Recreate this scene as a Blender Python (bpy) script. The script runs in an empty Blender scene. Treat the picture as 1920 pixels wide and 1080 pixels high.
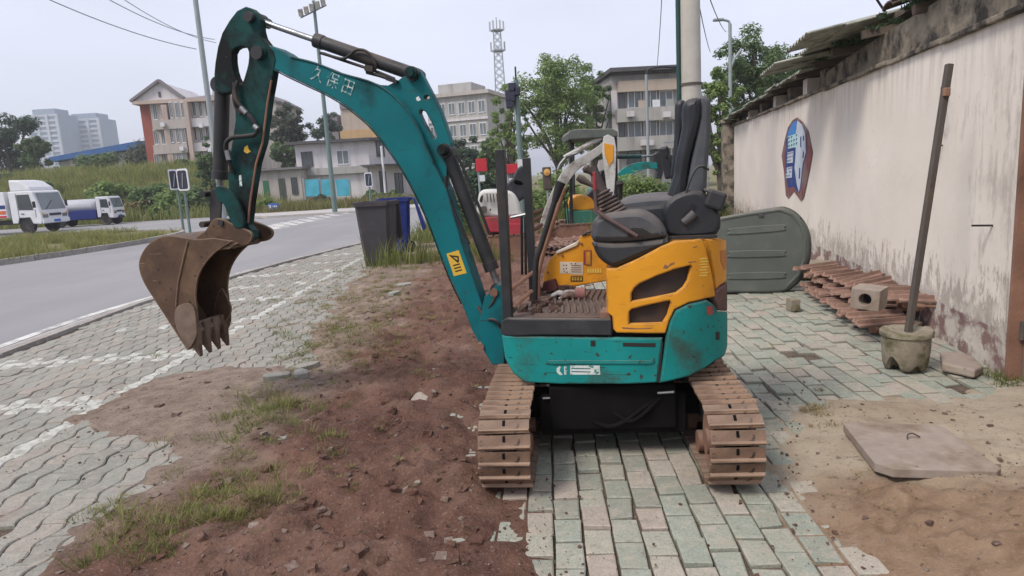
import bpy, bmesh, math, random
import numpy as np
from mathutils import Vector, Matrix

random.seed(7)
np.random.seed(7)
SC = bpy.context.scene
COL = SC.collection
rad = math.radians

# ---------------------------------------------------------------- camera
CAM_F, CAM_H, CAM_R = 1250.0, 1.37, rad(3.4)          # focal length in photo pixels, eye height, roll
CAM_P = math.atan(210.0 / CAM_F)                      # pitch below the horizon
_F = Vector((0, math.cos(CAM_P), -math.sin(CAM_P)))
_R0 = Vector((1, 0, 0))
_U0 = Vector((0, math.sin(CAM_P), math.cos(CAM_P)))
_R = _R0 * math.cos(CAM_R) - _U0 * math.sin(CAM_R)
_U = _U0 * math.cos(CAM_R) + _R0 * math.sin(CAM_R)
EYE = Vector((0, 0, CAM_H))
cam_data = bpy.data.cameras.new("camera")
cam_data.sensor_width = 36.0
cam_data.lens = 36.0 * CAM_F / 1920.0
cam_data.clip_start = 0.05
cam_data.clip_end = 6000.0
cam = bpy.data.objects.new("camera", cam_data)
COL.objects.link(cam)
_m = Matrix((( _R.x, _U.x, -_F.x, 0), (_R.y, _U.y, -_F.y, 0), (_R.z, _U.z, -_F.z, CAM_H), (0, 0, 0, 1)))
cam.matrix_world = _m
SC.camera = cam

# ---------------------------------------------------------------- sky, sun, exposure
SUN_EL, SUN_AZ = rad(52), rad(-128)                   # azimuth measured from +Y towards +X
world = bpy.data.worlds.new("World")
SC.world = world
world.use_nodes = True
wn, wl = world.node_tree.nodes, world.node_tree.links
for n in list(wn):
    wn.remove(n)
w_out = wn.new("ShaderNodeOutputWorld")
w_bg = wn.new("ShaderNodeBackground")
w_sky = wn.new("ShaderNodeTexSky")
w_sky.sky_type = "NISHITA"
w_sky.sun_disc = False
w_sky.sun_elevation = SUN_EL
w_sky.sun_rotation = SUN_AZ
w_sky.air_density = 1.0
w_sky.dust_density = 1.5
w_sky.ozone_density = 2.0
w_mix = wn.new("ShaderNodeMix")                       # thin even overcast over the clear sky
w_mix.data_type = "RGBA"
w_mix.inputs[0].default_value = 0.80
w_mix.inputs[7].default_value = (5.35, 5.4, 6.2, 1)
wl.new(w_sky.outputs[0], w_mix.inputs[6])
w_noise = wn.new("ShaderNodeTexNoise")                # faint uneven cloud veil
w_noise.inputs["Scale"].default_value = 1.6
w_noise.inputs["Detail"].default_value = 4
w_map = wn.new("ShaderNodeMapping")
w_map.inputs["Scale"].default_value = (1, 1, 3.5)
w_tc = wn.new("ShaderNodeTexCoord")
wl.new(w_tc.outputs["Generated"], w_map.inputs[0])
wl.new(w_map.outputs[0], w_noise.inputs["Vector"])
w_rng = wn.new("ShaderNodeMapRange")
w_rng.inputs[1].default_value = 0.3
w_rng.inputs[2].default_value = 0.7
w_rng.inputs[3].default_value = 0.87
w_rng.inputs[4].default_value = 1.07
wl.new(w_noise.outputs[0], w_rng.inputs[0])
w_mul = wn.new("ShaderNodeVectorMath")
w_mul.operation = "SCALE"
wl.new(w_mix.outputs[2], w_mul.inputs[0])
wl.new(w_rng.outputs[0], w_mul.inputs["Scale"])
wl.new(w_mul.outputs[0], w_bg.inputs[0])
w_bg.inputs[1].default_value = 0.094
wl.new(w_bg.outputs[0], w_out.inputs[0])

sun_data = bpy.data.lights.new("sun", "SUN")
sun_data.energy = 1.5
sun_data.angle = rad(18)
sun_data.color = (1.0, 0.93, 0.84)
sun = bpy.data.objects.new("sun", sun_data)
COL.objects.link(sun)
_sd = Vector((math.sin(SUN_AZ) * math.cos(SUN_EL), math.cos(SUN_AZ) * math.cos(SUN_EL), math.sin(SUN_EL)))
sun.rotation_euler = _sd.to_track_quat("Z", "Y").to_euler()

SC.view_settings.view_transform = "Standard"
SC.view_settings.look = "None"
SC.view_settings.exposure = 1.0
SC.view_settings.gamma = 1.0
SC.view_settings.use_curve_mapping = False
SC.render.engine = "CYCLES"
SC.cycles.use_denoising = True
SC.cycles.max_bounces = 6
SC.cycles.diffuse_bounces = 3
SC.cycles.transparent_max_bounces = 8


# ---------------------------------------------------------------- helpers: surveying
def ray(x, y):
    return _F + _R * ((x - 960) / CAM_F) - _U * ((y - 540) / CAM_F)


def on_z(x, y, z=0.0):
    d = ray(x, y)
    return EYE + d * ((z - EYE.z) / d.z)


def on_y(x, y, Y):
    d = ray(x, y)
    return EYE + d * (Y / d.y)


# ---------------------------------------------------------------- helpers: meshes
class MB:
    """collects faces, builds ONE mesh object"""

    def __init__(self):
        self.v, self.f, self.m = [], [], []
        self.mi = 0

    def add(self, vs, fs):
        o = len(self.v)
        self.v += [tuple(p) for p in vs]
        self.f += [tuple(i + o for i in q) for q in fs]
        self.m += [self.mi] * len(fs)
        return self

    def hexa(self, p):
        return self.add(p, [(0, 3, 2, 1), (4, 5, 6, 7), (0, 1, 5, 4), (1, 2, 6, 5), (2, 3, 7, 6), (3, 0, 4, 7)])

    def box(self, c, s, rot=None):
        hx, hy, hz = s[0] / 2, s[1] / 2, s[2] / 2
        ps = [Vector((x, y, z)) for z in (-hz, hz) for x, y in ((-hx, -hy), (hx, -hy), (hx, hy), (-hx, hy))]
        if rot is not None:
            ps = [rot @ p for p in ps]
        c = Vector(c)
        return self.hexa([p + c for p in ps])

    def span(self, a, b):
        a, b = Vector(a), Vector(b)
        return self.box((a + b) / 2, [abs(b[i] - a[i]) for i in range(3)])

    def bar(self, a, b, w, h, up=(0, 0, 1)):
        """rectangular bar from a to b, w across, h along the up side"""
        a, b = Vector(a), Vector(b)
        d = (b - a).normalized()
        up = Vector(up)
        s = d.cross(up)
        if s.length < 1e-4:
            s = d.cross(Vector((1, 0, 0)))
        s.normalize()
        u = s.cross(d)
        q = []
        for p in (a, b):
            q += [p - s * w / 2 - u * h / 2, p + s * w / 2 - u * h / 2, p + s * w / 2 + u * h / 2, p - s * w / 2 + u * h / 2]
        return self.hexa(q)

    def tube(self, path, r, n=10, cap=True):
        """round tube along a path; r a number or one per point"""
        path = [Vector(p) for p in path]
        rs = r if isinstance(r, (list, tuple)) else [r] * len(path)
        prev = None
        vs, fs = [], []
        for i, p in enumerate(path):
            t = (path[min(i + 1, len(path) - 1)] - path[max(i - 1, 0)]).normalized()
            if prev is None:
                s = t.cross(Vector((0, 0, 1)))
                if s.length < 1e-3:
                    s = t.cross(Vector((0, 1, 0)))
            else:
                s = prev - t * prev.dot(t)
            s.normalize()
            prev = s
            u = t.cross(s)
            for k in range(n):
                a = 2 * math.pi * k / n
                vs.append(p + (s * math.cos(a) + u * math.sin(a)) * rs[i])
        for i in range(len(path) - 1):
            for k in range(n):
                a, b = i * n + k, i * n + (k + 1) % n
                fs.append((a, a + n, b + n, b))
        if cap:
            fs.append(tuple(range(n)))
            fs.append(tuple(reversed(range((len(path) - 1) * n, len(path) * n))))
        return self.add(vs, fs)

    def cyl(self, a, b, r, n=14, r2=None):
        return self.tube([a, b], [r, r if r2 is None else r2], n)

    def lathe(self, prof, n=20, M=None, cap=True):
        """prof [(radius, z)] turned round z"""
        vs, fs = [], []
        for r, z in prof:
            for k in range(n):
                a = 2 * math.pi * k / n
                vs.append(Vector((r * math.cos(a), r * math.sin(a), z)))
        for i in range(len(prof) - 1):
            for k in range(n):
                a, b = i * n + k, i * n + (k + 1) % n
                fs.append((a, b, b + n, a + n))
        if cap:
            fs.append(tuple(reversed(range(n))))
            fs.append(tuple(range((len(prof) - 1) * n, len(prof) * n)))
        if M is not None:
            vs = [M @ p for p in vs]
        return self.add(vs, fs)

    def loft(self, rings, cap=True):
        n = len(rings[0])
        vs = [p for r_ in rings for p in r_]
        fs = []
        for i in range(len(rings) - 1):
            for k in range(n):
                a, b = i * n + k, i * n + (k + 1) % n
                fs.append((a, b, b + n, a + n))
        if cap:
            fs.append(tuple(reversed(range(n))))
            fs.append(tuple(range((len(rings) - 1) * n, len(rings) * n)))
        return self.add(vs, fs)

    def prism(self, pts, lo, hi, fn):
        """2-D outline pts, extruded from lo to hi; fn(a, b, t) gives the point"""
        n = len(pts)
        vs = [fn(a, b, lo) for a, b in pts] + [fn(a, b, hi) for a, b in pts]
        fs = [tuple(range(n)), tuple(reversed(range(n, 2 * n)))]
        fs += [(i, i + n, (i + 1) % n + n, (i + 1) % n) for i in range(n)]
        return self.add(vs, fs)

    def mesh(self, name, mats, smooth=False, fix=True):
        me = bpy.data.meshes.new(name)
        me.from_pydata([tuple(p) for p in self.v], [], self.f)
        mats = mats if isinstance(mats, (list, tuple)) else [mats]
        for m in mats:
            me.materials.append(m)
        if len(mats) > 1:
            me.polygons.foreach_set("material_index", self.m)
        if fix:
            bm = bmesh.new()
            bm.from_mesh(me)
            bmesh.ops.recalc_face_normals(bm, faces=bm.faces)
            bm.to_mesh(me)
            bm.free()
        if smooth:
            smooth_mesh(me, smooth if not isinstance(smooth, bool) else 40)
        me.update()
        return me

    def build(self, name, mats, parent=None, smooth=False, bevel=0.0, loc=None, fix=True, seg=2):
        ob = link(name, self.mesh(name, mats, smooth, fix), parent)
        if loc is not None:
            ob.location = loc
        if bevel:
            add_bevel(ob, bevel, seg)
        return ob


def smooth_mesh(me, ang=40):
    me.polygons.foreach_set("use_smooth", [True] * len(me.polygons))
    bm = bmesh.new()
    bm.from_mesh(me)
    for e in bm.edges:
        if len(e.link_faces) == 2:
            e.smooth = e.calc_face_angle(0) < rad(ang)
    bm.to_mesh(me)
    bm.free()


def add_bevel(ob, w, seg=2):
    b = ob.modifiers.new("edge", "BEVEL")
    b.width = w
    b.segments = seg
    b.limit_method = "ANGLE"
    b.angle_limit = rad(40)
    b.harden_normals = False


def link(name, data, parent=None):
    ob = bpy.data.objects.new(name, data)
    COL.objects.link(ob)
    if parent is not None:
        ob.parent = parent
    return ob


def tag(o, label=None, cat=None, group=None, kind=None):
    if label:
        o["label"] = label
    if cat:
        o["category"] = cat
    if group:
        o["group"] = group
    if kind:
        o["kind"] = kind
    return o


def thing(name, label, cat, loc=(0, 0, 0), rz=0.0, group=None):
    o = link(name, None)
    o.location = loc
    o.rotation_euler = (0, 0, rz)
    o.empty_display_size = 0.2
    return tag(o, label, cat, group)


def plate_mesh(name, outer, holes, half, bevel, mat):
    """flat plate with holes and softened edges: outline in (x, y) -> mesh in (x, -, z), half thick each way"""
    cu = bpy.data.curves.new(name, "CURVE")
    cu.dimensions = "2D"
    cu.fill_mode = "BOTH"
    for ring in [outer] + list(holes):
        sp = cu.splines.new("POLY")
        sp.points.add(len(ring) - 1)
        for i, (a, b) in enumerate(ring):
            sp.points[i].co = (a, b, 0, 1)
        sp.use_cyclic_u = True
    cu.extrude = max(half - bevel, 0.0005)
    cu.bevel_depth = bevel
    cu.offset = -bevel
    cu.bevel_resolution = 1
    ob = bpy.data.objects.new(name, cu)
    me = bpy.data.meshes.new_from_object(ob)
    bpy.data.objects.remove(ob)
    bpy.data.curves.remove(cu)
    n = len(me.vertices)
    co = np.empty(n * 3)
    me.vertices.foreach_get("co", co)
    co = co.reshape(-1, 3)
    co = np.stack([co[:, 0], -co[:, 2], co[:, 1]], 1)
    me.vertices.foreach_set("co", co.ravel())
    me.materials.clear()
    me.materials.append(mat)
    me.name = name
    me.polygons.foreach_set("use_smooth", [False] * len(me.polygons))
    me.update()
    return me


def text_mesh(name, body, size, mat, thick=0.0006):
    cu = bpy.data.curves.new(name, "FONT")
    cu.body = body
    cu.size = size
    cu.extrude = thick
    cu.align_x = "CENTER"
    cu.align_y = "CENTER"
    ob = bpy.data.objects.new(name, cu)
    COL.objects.link(ob)
    dg = bpy.context.evaluated_depsgraph_get()
    me = bpy.data.meshes.new_from_object(ob.evaluated_get(dg))
    bpy.data.objects.remove(ob)
    me.materials.clear()
    me.materials.append(mat)
    me.name = name
    return me


def smooth_path(pts, n=6):
    """Catmull-Rom through the points"""
    P = [Vector(p) for p in pts]
    P = [P[0] * 2 - P[1]] + P + [P[-1] * 2 - P[-2]]
    out = []
    for i in range(1, len(P) - 2):
        a, b, c, d = P[i - 1], P[i], P[i + 1], P[i + 2]
        for k in range(n):
            t = k / n
            out.append(0.5 * ((2 * b) + (c - a) * t + (2 * a - 5 * b + 4 * c - d) * t * t + (3 * b - a - 3 * c + d) * t ** 3))
    out.append(P[-2])
    return out


def smooth_ring(pts, n=4):
    """closed Catmull-Rom in 2-D"""
    m = len(pts)
    out = []
    for i in range(m):
        a, b, c, d = (Vector((*pts[(i + k) % m], 0)) for k in (-1, 0, 1, 2))
        for k in range(n):
            t = k / n
            q = 0.5 * ((2 * b) + (c - a) * t + (2 * a - 5 * b + 4 * c - d) * t * t + (3 * b - a - 3 * c + d) * t ** 3)
            out.append((q.x, q.y))
    return out


def smooth_open(pts, n=4):
    return [(p.x, p.y) for p in smooth_path([(a, b, 0) for a, b in pts], n)]


# value noise on a lattice, for heights and scatter
_lat = np.random.rand(256, 256)


def vnoise(x, y):
    x, y = np.asarray(x, float), np.asarray(y, float)
    xi, yi = np.floor(x).astype(int), np.floor(y).astype(int)
    fx, fy = x - xi, y - yi
    fx, fy = fx * fx * (3 - 2 * fx), fy * fy * (3 - 2 * fy)
    g = lambda a, b: _lat[a % 256, b % 256]
    return (g(xi, yi) * (1 - fx) + g(xi + 1, yi) * fx) * (1 - fy) + (g(xi, yi + 1) * (1 - fx) + g(xi + 1, yi + 1) * fx) * fy


def fbm(x, y, o=4):
    s, a, t = 0, 1, 0
    for k in range(o):
        s = s + a * vnoise(np.asarray(x) * 2 ** k + 17.3 * k, np.asarray(y) * 2 ** k + 5.1 * k)
        t += a
        a *= 0.5
    return s / t


def np_mesh(name, V, Fq, mats, mi=None):
    """fast mesh from numpy: V (n,3), Fq (m,k) all faces with k corners"""
    me = bpy.data.meshes.new(name)
    V = np.ascontiguousarray(V, np.float32)
    Fq = np.ascontiguousarray(Fq, np.int32)
    m, k = Fq.shape
    me.vertices.add(len(V))
    me.vertices.foreach_set("co", V.ravel())
    me.loops.add(m * k)
    me.loops.foreach_set("vertex_index", Fq.ravel())
    me.polygons.add(m)
    me.polygons.foreach_set("loop_start", np.arange(0, m * k, k, dtype=np.int32))
    me.polygons.foreach_set("loop_total", np.full(m, k, np.int32))
    for mt in mats if isinstance(mats, (list, tuple)) else [mats]:
        me.materials.append(mt)
    if mi is not None:
        me.polygons.foreach_set("material_index", np.ascontiguousarray(mi, np.int32))
    me.update(calc_edges=True)
    me.validate()
    return me


# ---------------------------------------------------------------- helpers: materials
class NT:
    def __init__(self, name):
        self.mat = bpy.data.materials.new(name)
        self.mat.use_nodes = True
        self.t = self.mat.node_tree
        self.t.nodes.clear()
        self.out = self.n("ShaderNodeOutputMaterial")
        self.b = self.n("ShaderNodeBsdfPrincipled")
        self.l(self.b.outputs[0], self.out.inputs[0])
        self.tc = self.n("ShaderNodeTexCoord")

    def n(self, kind):
        return self.t.nodes.new(kind)

    def l(self, a, b):
        self.t.links.new(a, b)

    def co(self, which="Object", scale=(1, 1, 1)):
        mp = self.n("ShaderNodeMapping")
        mp.inputs["Scale"].default_value = scale
        self.l(self.tc.outputs[which], mp.inputs[0])
        return mp.outputs[0]

    def pos(self, scale=(1, 1, 1)):
        g = self.n("ShaderNodeNewGeometry")
        mp = self.n("ShaderNodeMapping")
        mp.inputs["Scale"].default_value = scale
        self.l(g.outputs["Position"], mp.inputs[0])
        return mp.outputs[0]

    def noise(self, vec, scale, detail=4, rough=0.55, dist=0.0):
        k = self.n("ShaderNodeTexNoise")
        k.inputs["Scale"].default_value = scale
        k.inputs["Detail"].default_value = detail
        k.inputs["Roughness"].default_value = rough
        k.inputs["Distortion"].default_value = dist
        self.l(vec, k.inputs["Vector"])
        return k.outputs[0]

    def ramp(self, fac, stops, interp="LINEAR"):
        k = self.n("ShaderNodeValToRGB")
        k.color_ramp.interpolation = interp
        e = k.color_ramp.elements
        while len(e) < len(stops):
            e.new(0.5)
        for q, (p, c) in zip(e, stops):
            q.position = p
            q.color = (c, c, c, 1) if isinstance(c, (int, float)) else (*c, 1)
        self.l(fac, k.inputs[0])
        return k.outputs[0]

    def mix(self, fac, a, b, mode="MIX"):
        k = self.n("ShaderNodeMix")
        k.data_type = "RGBA"
        k.blend_type = mode
        for s, v in ((0, fac), (6, a), (7, b)):
            if isinstance(v, (int, float)):
                k.inputs[s].default_value = v if s == 0 else (v, v, v, 1)
            elif isinstance(v, tuple):
                k.inputs[s].default_value = (*v, 1)
            else:
                self.l(v, k.inputs[s])
        return k.outputs[2]

    def math(self, op, a, b=0.0):
        k = self.n("ShaderNodeMath")
        k.operation = op
        for s, v in ((0, a), (1, b)):
            if isinstance(v, (int, float)):
                k.inputs[s].default_value = v
            else:
                self.l(v, k.inputs[s])
        return k.outputs[0]

    def bump(self, h, strength=0.3, dist=0.01, normal=None):
        k = self.n("ShaderNodeBump")
        k.inputs["Strength"].default_value = strength
        k.inputs["Distance"].default_value = dist
        self.l(h, k.inputs["Height"])
        if normal is not None:
            self.l(normal, k.inputs["Normal"])
        self.l(k.outputs[0], self.b.inputs["Normal"])
        return k.outputs[0]

    def set(self, col=None, rough=None, metal=None, spec=None):
        for key, v in (("Base Color", col), ("Roughness", rough), ("Metallic", metal), ("Specular IOR Level", spec)):
            if v is None:
                continue
            i = self.b.inputs[key]
            if isinstance(v, tuple):
                i.default_value = (*v, 1)
            elif isinstance(v, (int, float)):
                i.default_value = v
            else:
                self.l(v, i)
        return self.mat

    def piece_random(self):
        """a number per piece, whether the piece is its own object or an island of a joined mesh"""
        g = self.n("ShaderNodeNewGeometry")
        o = self.n("ShaderNodeObjectInfo")
        return self.math("FRACT", self.math("ADD", g.outputs["Random Per Island"], o.outputs["Random"]))


def mul(c, k):
    return tuple(min(1.0, v * k) for v in c)


def paint(name, col, rough=0.55, metal=0.0, var=0.18, scale=6.0, bump=0.12, dirt=None, dirt_lo=0.5, dirt_hi=0.66, dscale=3.0, chip=None, chip_at=0.66, spec=0.4, stretch=(1, 1, 1), edge=None, scratch=None, dust=0.0):
    """general weathered surface: blotchy colour, patches of dirt, small chips, fine relief"""
    t = NT(name)
    v = t.co("Object", stretch)
    n1 = t.noise(v, scale, 5)
    c = t.ramp(n1, [(0.3, mul(col, 1 - var)), (0.7, mul(col, 1 + var))])
    r = t.ramp(n1, [(0.3, max(0.05, rough - 0.08)), (0.7, min(1, rough + 0.1))])
    if dirt is not None:
        m = t.ramp(t.noise(v, dscale, 7, 0.65), [(dirt_lo, 0.0), (dirt_hi, 1.0)])
        c = t.mix(m, c, dirt)
        r = t.mix(m, r, 0.9)
    if chip is not None:
        m = t.ramp(t.noise(v, 26.0, 5, 0.6), [(chip_at, 0.0), (chip_at + 0.03, 1.0)])
        c = t.mix(m, c, chip)
    if scratch is not None:
        ln = t.n("ShaderNodeTexNoise")
        ln.inputs["Scale"].default_value = 1.0
        ln.inputs["Detail"].default_value = 3
        mp = t.n("ShaderNodeMapping")
        mp.inputs["Scale"].default_value = (5, 40, 110)
        mp.inputs["Rotation"].default_value = (0.1, 0.25, 0.2)
        t.l(t.tc.outputs["Object"], mp.inputs[0])
        t.l(mp.outputs[0], ln.inputs["Vector"])
        m = t.math("MULTIPLY", t.ramp(ln.outputs[0], [(0.655, 0.0), (0.69, 1.0)]), t.ramp(t.noise(v, 3.1, 3), [(0.45, 0.0), (0.6, 1.0)]))
        c = t.mix(m, c, scratch)
    if edge is not None:
        bv = t.n("ShaderNodeBevel")
        bv.samples = 4
        bv.inputs["Radius"].default_value = 0.013
        g = t.n("ShaderNodeNewGeometry")
        dt = t.n("ShaderNodeVectorMath")
        dt.operation = "DOT_PRODUCT"
        t.l(bv.outputs[0], dt.inputs[0])
        t.l(g.outputs["Normal"], dt.inputs[1])
        k = t.math("ADD", t.math("SUBTRACT", 1.0, dt.outputs["Value"]), t.math("MULTIPLY", t.math("SUBTRACT", t.noise(v, 17, 5, 0.65), 0.5), 0.42))
        m = t.ramp(k, [(0.045, 0.0), (0.10, 1.0)])
        m = t.math("MULTIPLY", m, t.ramp(t.math("SUBTRACT", 1.0, dt.outputs["Value"]), [(0.004, 0.0), (0.02, 1.0)]))
        c = t.mix(m, c, edge)
        r = t.mix(m, r, 0.8)
    if dust:                                              # settled dust on what looks upwards
        g2 = t.n("ShaderNodeNewGeometry")
        sp = t.n("ShaderNodeSeparateXYZ")
        t.l(g2.outputs["Normal"], sp.inputs[0])
        m = t.math("MULTIPLY", t.ramp(sp.outputs[2], [(0.25, 0.0), (0.85, 1.0)]), t.ramp(t.noise(v, 7, 5, 0.65), [(0.3, 0.25), (0.65, 1.0)]))
        m = t.math("MULTIPLY", m, dust)
        c = t.mix(m, c, (0.30, 0.24, 0.19))
        r = t.mix(m, r, 0.95)
    t.set(c, r, metal, spec)
    if bump:
        t.bump(t.noise(v, scale * 9, 4), bump, 0.01)
    return t.mat

# ---------------------------------------------------------------- materials
MT = {}
GRIME = (0.035, 0.032, 0.026)
MUD = (0.16, 0.10, 0.07)
MT["teal"] = paint("teal_paint", (0.002, 0.125, 0.145), 0.5, spec=0.22, var=0.22, scale=2.5, bump=0.06, dirt=(0.008, 0.045, 0.05), dirt_lo=0.52, dirt_hi=0.72, dscale=4, chip=(0.05, 0.045, 0.035), chip_at=0.69, edge=(0.035, 0.03, 0.026), scratch=(0.03, 0.06, 0.06), dust=0.25)
MT["teal_body"] = paint("teal_body_paint", (0.006, 0.215, 0.205), 0.55, spec=0.25, var=0.2, scale=3, bump=0.08, dirt=(0.045, 0.07, 0.055), dirt_lo=0.53, dirt_hi=0.70, dscale=4, chip=(0.05, 0.035, 0.025), chip_at=0.645, edge=(0.045, 0.032, 0.024), scratch=(0.02, 0.045, 0.04), dust=0.3)
MT["teal_dirty"] = paint("teal_grimy_paint", (0.004, 0.075, 0.072), 0.6, spec=0.2, var=0.35, scale=4, bump=0.1, dirt=(0.012, 0.014, 0.015), dirt_lo=0.36, dirt_hi=0.56, dscale=4, chip=(0.07, 0.05, 0.03), chip_at=0.68, dust=0.25)
MT["yellow"] = paint("yellow_paint", (0.70, 0.30, 0.014), 0.5, var=0.13, scale=3, bump=0.05, dirt=(0.36, 0.17, 0.03), dirt_lo=0.54, dirt_hi=0.75, dscale=4, chip=(0.12, 0.055, 0.03), chip_at=0.68, edge=(0.16, 0.08, 0.035), scratch=(0.30, 0.11, 0.03), dust=0.25)
MT["black_metal"] = paint("black_metal", (0.022, 0.023, 0.026), 0.5, var=0.3, scale=7, bump=0.1, dirt=(0.07, 0.05, 0.04), dirt_lo=0.55, dirt_hi=0.75, dust=0.35)
MT["black_plastic"] = paint("black_plastic", (0.028, 0.03, 0.035), 0.6, var=0.2, scale=10, bump=0.1, dirt=(0.09, 0.08, 0.075), dirt_lo=0.58, dirt_hi=0.85, dust=0.4)
MT["seat_vinyl"] = paint("seat_vinyl", (0.02, 0.022, 0.028), 0.45, var=0.2, scale=12, bump=0.1, dirt=(0.07, 0.07, 0.075), dirt_lo=0.55, dirt_hi=0.85, dust=0.22)
MT["seat_shell"] = paint("seat_shell", (0.07, 0.075, 0.085), 0.55, var=0.2, scale=10, bump=0.1, dirt=(0.13, 0.12, 0.12), dirt_lo=0.55, dirt_hi=0.85, dust=0.3)
MT["console"] = paint("grey_console", (0.062, 0.064, 0.072), 0.55, var=0.15, scale=14, bump=0.1, dirt=(0.11, 0.10, 0.095), dirt_lo=0.5, dirt_hi=0.8, dscale=6, dust=0.35)
MT["rubber"] = paint("black_rubber", (0.018, 0.018, 0.02), 0.7, var=0.2, bump=0.1, dirt=(0.1, 0.075, 0.06), dirt_lo=0.55, dirt_hi=0.75, dust=0.3)
MT["bellows"] = paint("bellows_rubber", (0.06, 0.045, 0.045), 0.75, var=0.2, bump=0.1, dirt=(0.16, 0.11, 0.09), dirt_lo=0.5, dirt_hi=0.7, dust=0.4)
MT["red_paint"] = paint("red_paint", (0.30, 0.03, 0.04), 0.5, dirt=(0.12, 0.05, 0.05))
MT["steel_track"] = paint("worn_track_steel", (0.27, 0.17, 0.115), 0.62, metal=0.1, var=0.35, scale=9, bump=0.25, dirt=(0.36, 0.245, 0.165), dirt_lo=0.45, dirt_hi=0.7, dscale=7, chip=(0.05, 0.03, 0.022), chip_at=0.64, dust=0.5)
MT["track_plate"] = paint("track_plate_steel", (0.175, 0.105, 0.07), 0.7, metal=0.05, var=0.4, scale=9, bump=0.3, dirt=(0.25, 0.16, 0.105), dirt_lo=0.48, dirt_hi=0.7, dscale=6, chip=(0.045, 0.028, 0.02), chip_at=0.62, dust=0.55)
MT["rust"] = paint("rusty_steel", (0.26, 0.14, 0.095), 0.8, var=0.35, scale=6, bump=0.3, dirt=(0.10, 0.05, 0.035), dirt_lo=0.45, dirt_hi=0.7, dust=0.4)
MT["bucket"] = paint("bucket_steel", (0.092, 0.052, 0.032), 0.62, metal=0.1, var=0.35, scale=4, bump=0.2, dirt=(0.20, 0.125, 0.07), dirt_lo=0.5, dirt_hi=0.75, dscale=3, chip=(0.035, 0.026, 0.02), chip_at=0.63, edge=(0.27, 0.19, 0.13), scratch=(0.22, 0.15, 0.1), dust=0.15)
MT["teeth"] = paint("worn_tooth_steel", (0.20, 0.145, 0.11), 0.55, metal=0.35, var=0.3, scale=9, bump=0.25, dirt=(0.10, 0.06, 0.04), dirt_lo=0.5, dirt_hi=0.7)
MT["dark_void"] = paint("dark_grease", (0.010, 0.009, 0.009), 0.95, var=0.3, spec=0.05)  # near black without sheen, stands for the deep shade under the body
MT["chrome"] = paint("cylinder_rod", (0.32, 0.33, 0.34), 0.28, metal=0.9, var=0.15, bump=0.02, dirt=(0.06, 0.06, 0.06), dirt_lo=0.45, dirt_hi=0.7)
MT["floor_mat"] = paint("muddy_floor_mat", (0.11, 0.08, 0.068), 0.85, var=0.3, scale=12, bump=0.3, dirt=(0.17, 0.12, 0.095), dirt_lo=0.45, dirt_hi=0.7)
MT["glove"] = paint("dirty_glove_cloth", (0.42, 0.40, 0.39), 0.95, var=0.25, scale=30, bump=0.3, dirt=(0.16, 0.10, 0.08), dirt_lo=0.5, dirt_hi=0.65, dscale=12)
MT["white_paint"] = paint("old_white_paint", (0.62, 0.62, 0.58), 0.6, var=0.1, dirt=(0.25, 0.22, 0.17), dirt_lo=0.56, dirt_hi=0.75)
MT["white_decal"] = paint("worn_white_decal", (0.60, 0.64, 0.62), 0.6, var=0.15, scale=30, bump=0, dirt=(0.03, 0.17, 0.17), dirt_lo=0.52, dirt_hi=0.6, dscale=38)
MT["faded_decal"] = paint("faded_white_lettering", (0.50, 0.56, 0.55), 0.6, var=0.15, scale=30, bump=0, dirt=(0.02, 0.15, 0.16), dirt_lo=0.44, dirt_hi=0.56, dscale=30)
MT["sticker_yellow"] = paint("yellow_sticker", (0.68, 0.42, 0.05), 0.45, var=0.1, bump=0, dirt=(0.25, 0.15, 0.04), dirt_lo=0.55, dirt_hi=0.8)
MT["sticker_white"] = paint("white_sticker", (0.62, 0.55, 0.45), 0.5, var=0.1, bump=0, dirt=(0.35, 0.25, 0.15), dirt_lo=0.5, dirt_hi=0.8)  # label white, also the painted highlight on the far plate's flange
MT["sticker_red"] = paint("red_sticker", (0.42, 0.05, 0.05), 0.5, var=0.2, bump=0, dirt=(0.06, 0.12, 0.11), dirt_lo=0.52, dirt_hi=0.6, dscale=20)
MT["ink"] = paint("black_print", (0.02, 0.018, 0.016), 0.6, var=0.1, bump=0)  # black of print, also painted shade in holes, slots and gaps
MT["ink_faded"] = paint("faded_print", (0.75, 0.52, 0.10), 0.6, var=0.1, bump=0)
MT["mesh_dark"] = None


def grille_mat():
    t = NT("dark_grille_mesh")
    v = t.co("Object", (150, 150, 150))
    w = t.n("ShaderNodeTexChecker")
    w.inputs["Scale"].default_value = 1.0
    t.l(v, w.inputs["Vector"])
    w.inputs["Color1"].default_value = (0.05, 0.035, 0.03, 1)
    w.inputs["Color2"].default_value = (0.012, 0.01, 0.01, 1)
    n = t.noise(t.co(), 9, 4)
    c = t.mix(t.ramp(n, [(0.45, 0.0), (0.7, 0.7)]), w.outputs[0], (0.10, 0.055, 0.035))
    return t.set(c, 0.8)


MT["mesh_dark"] = grille_mat()


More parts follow.
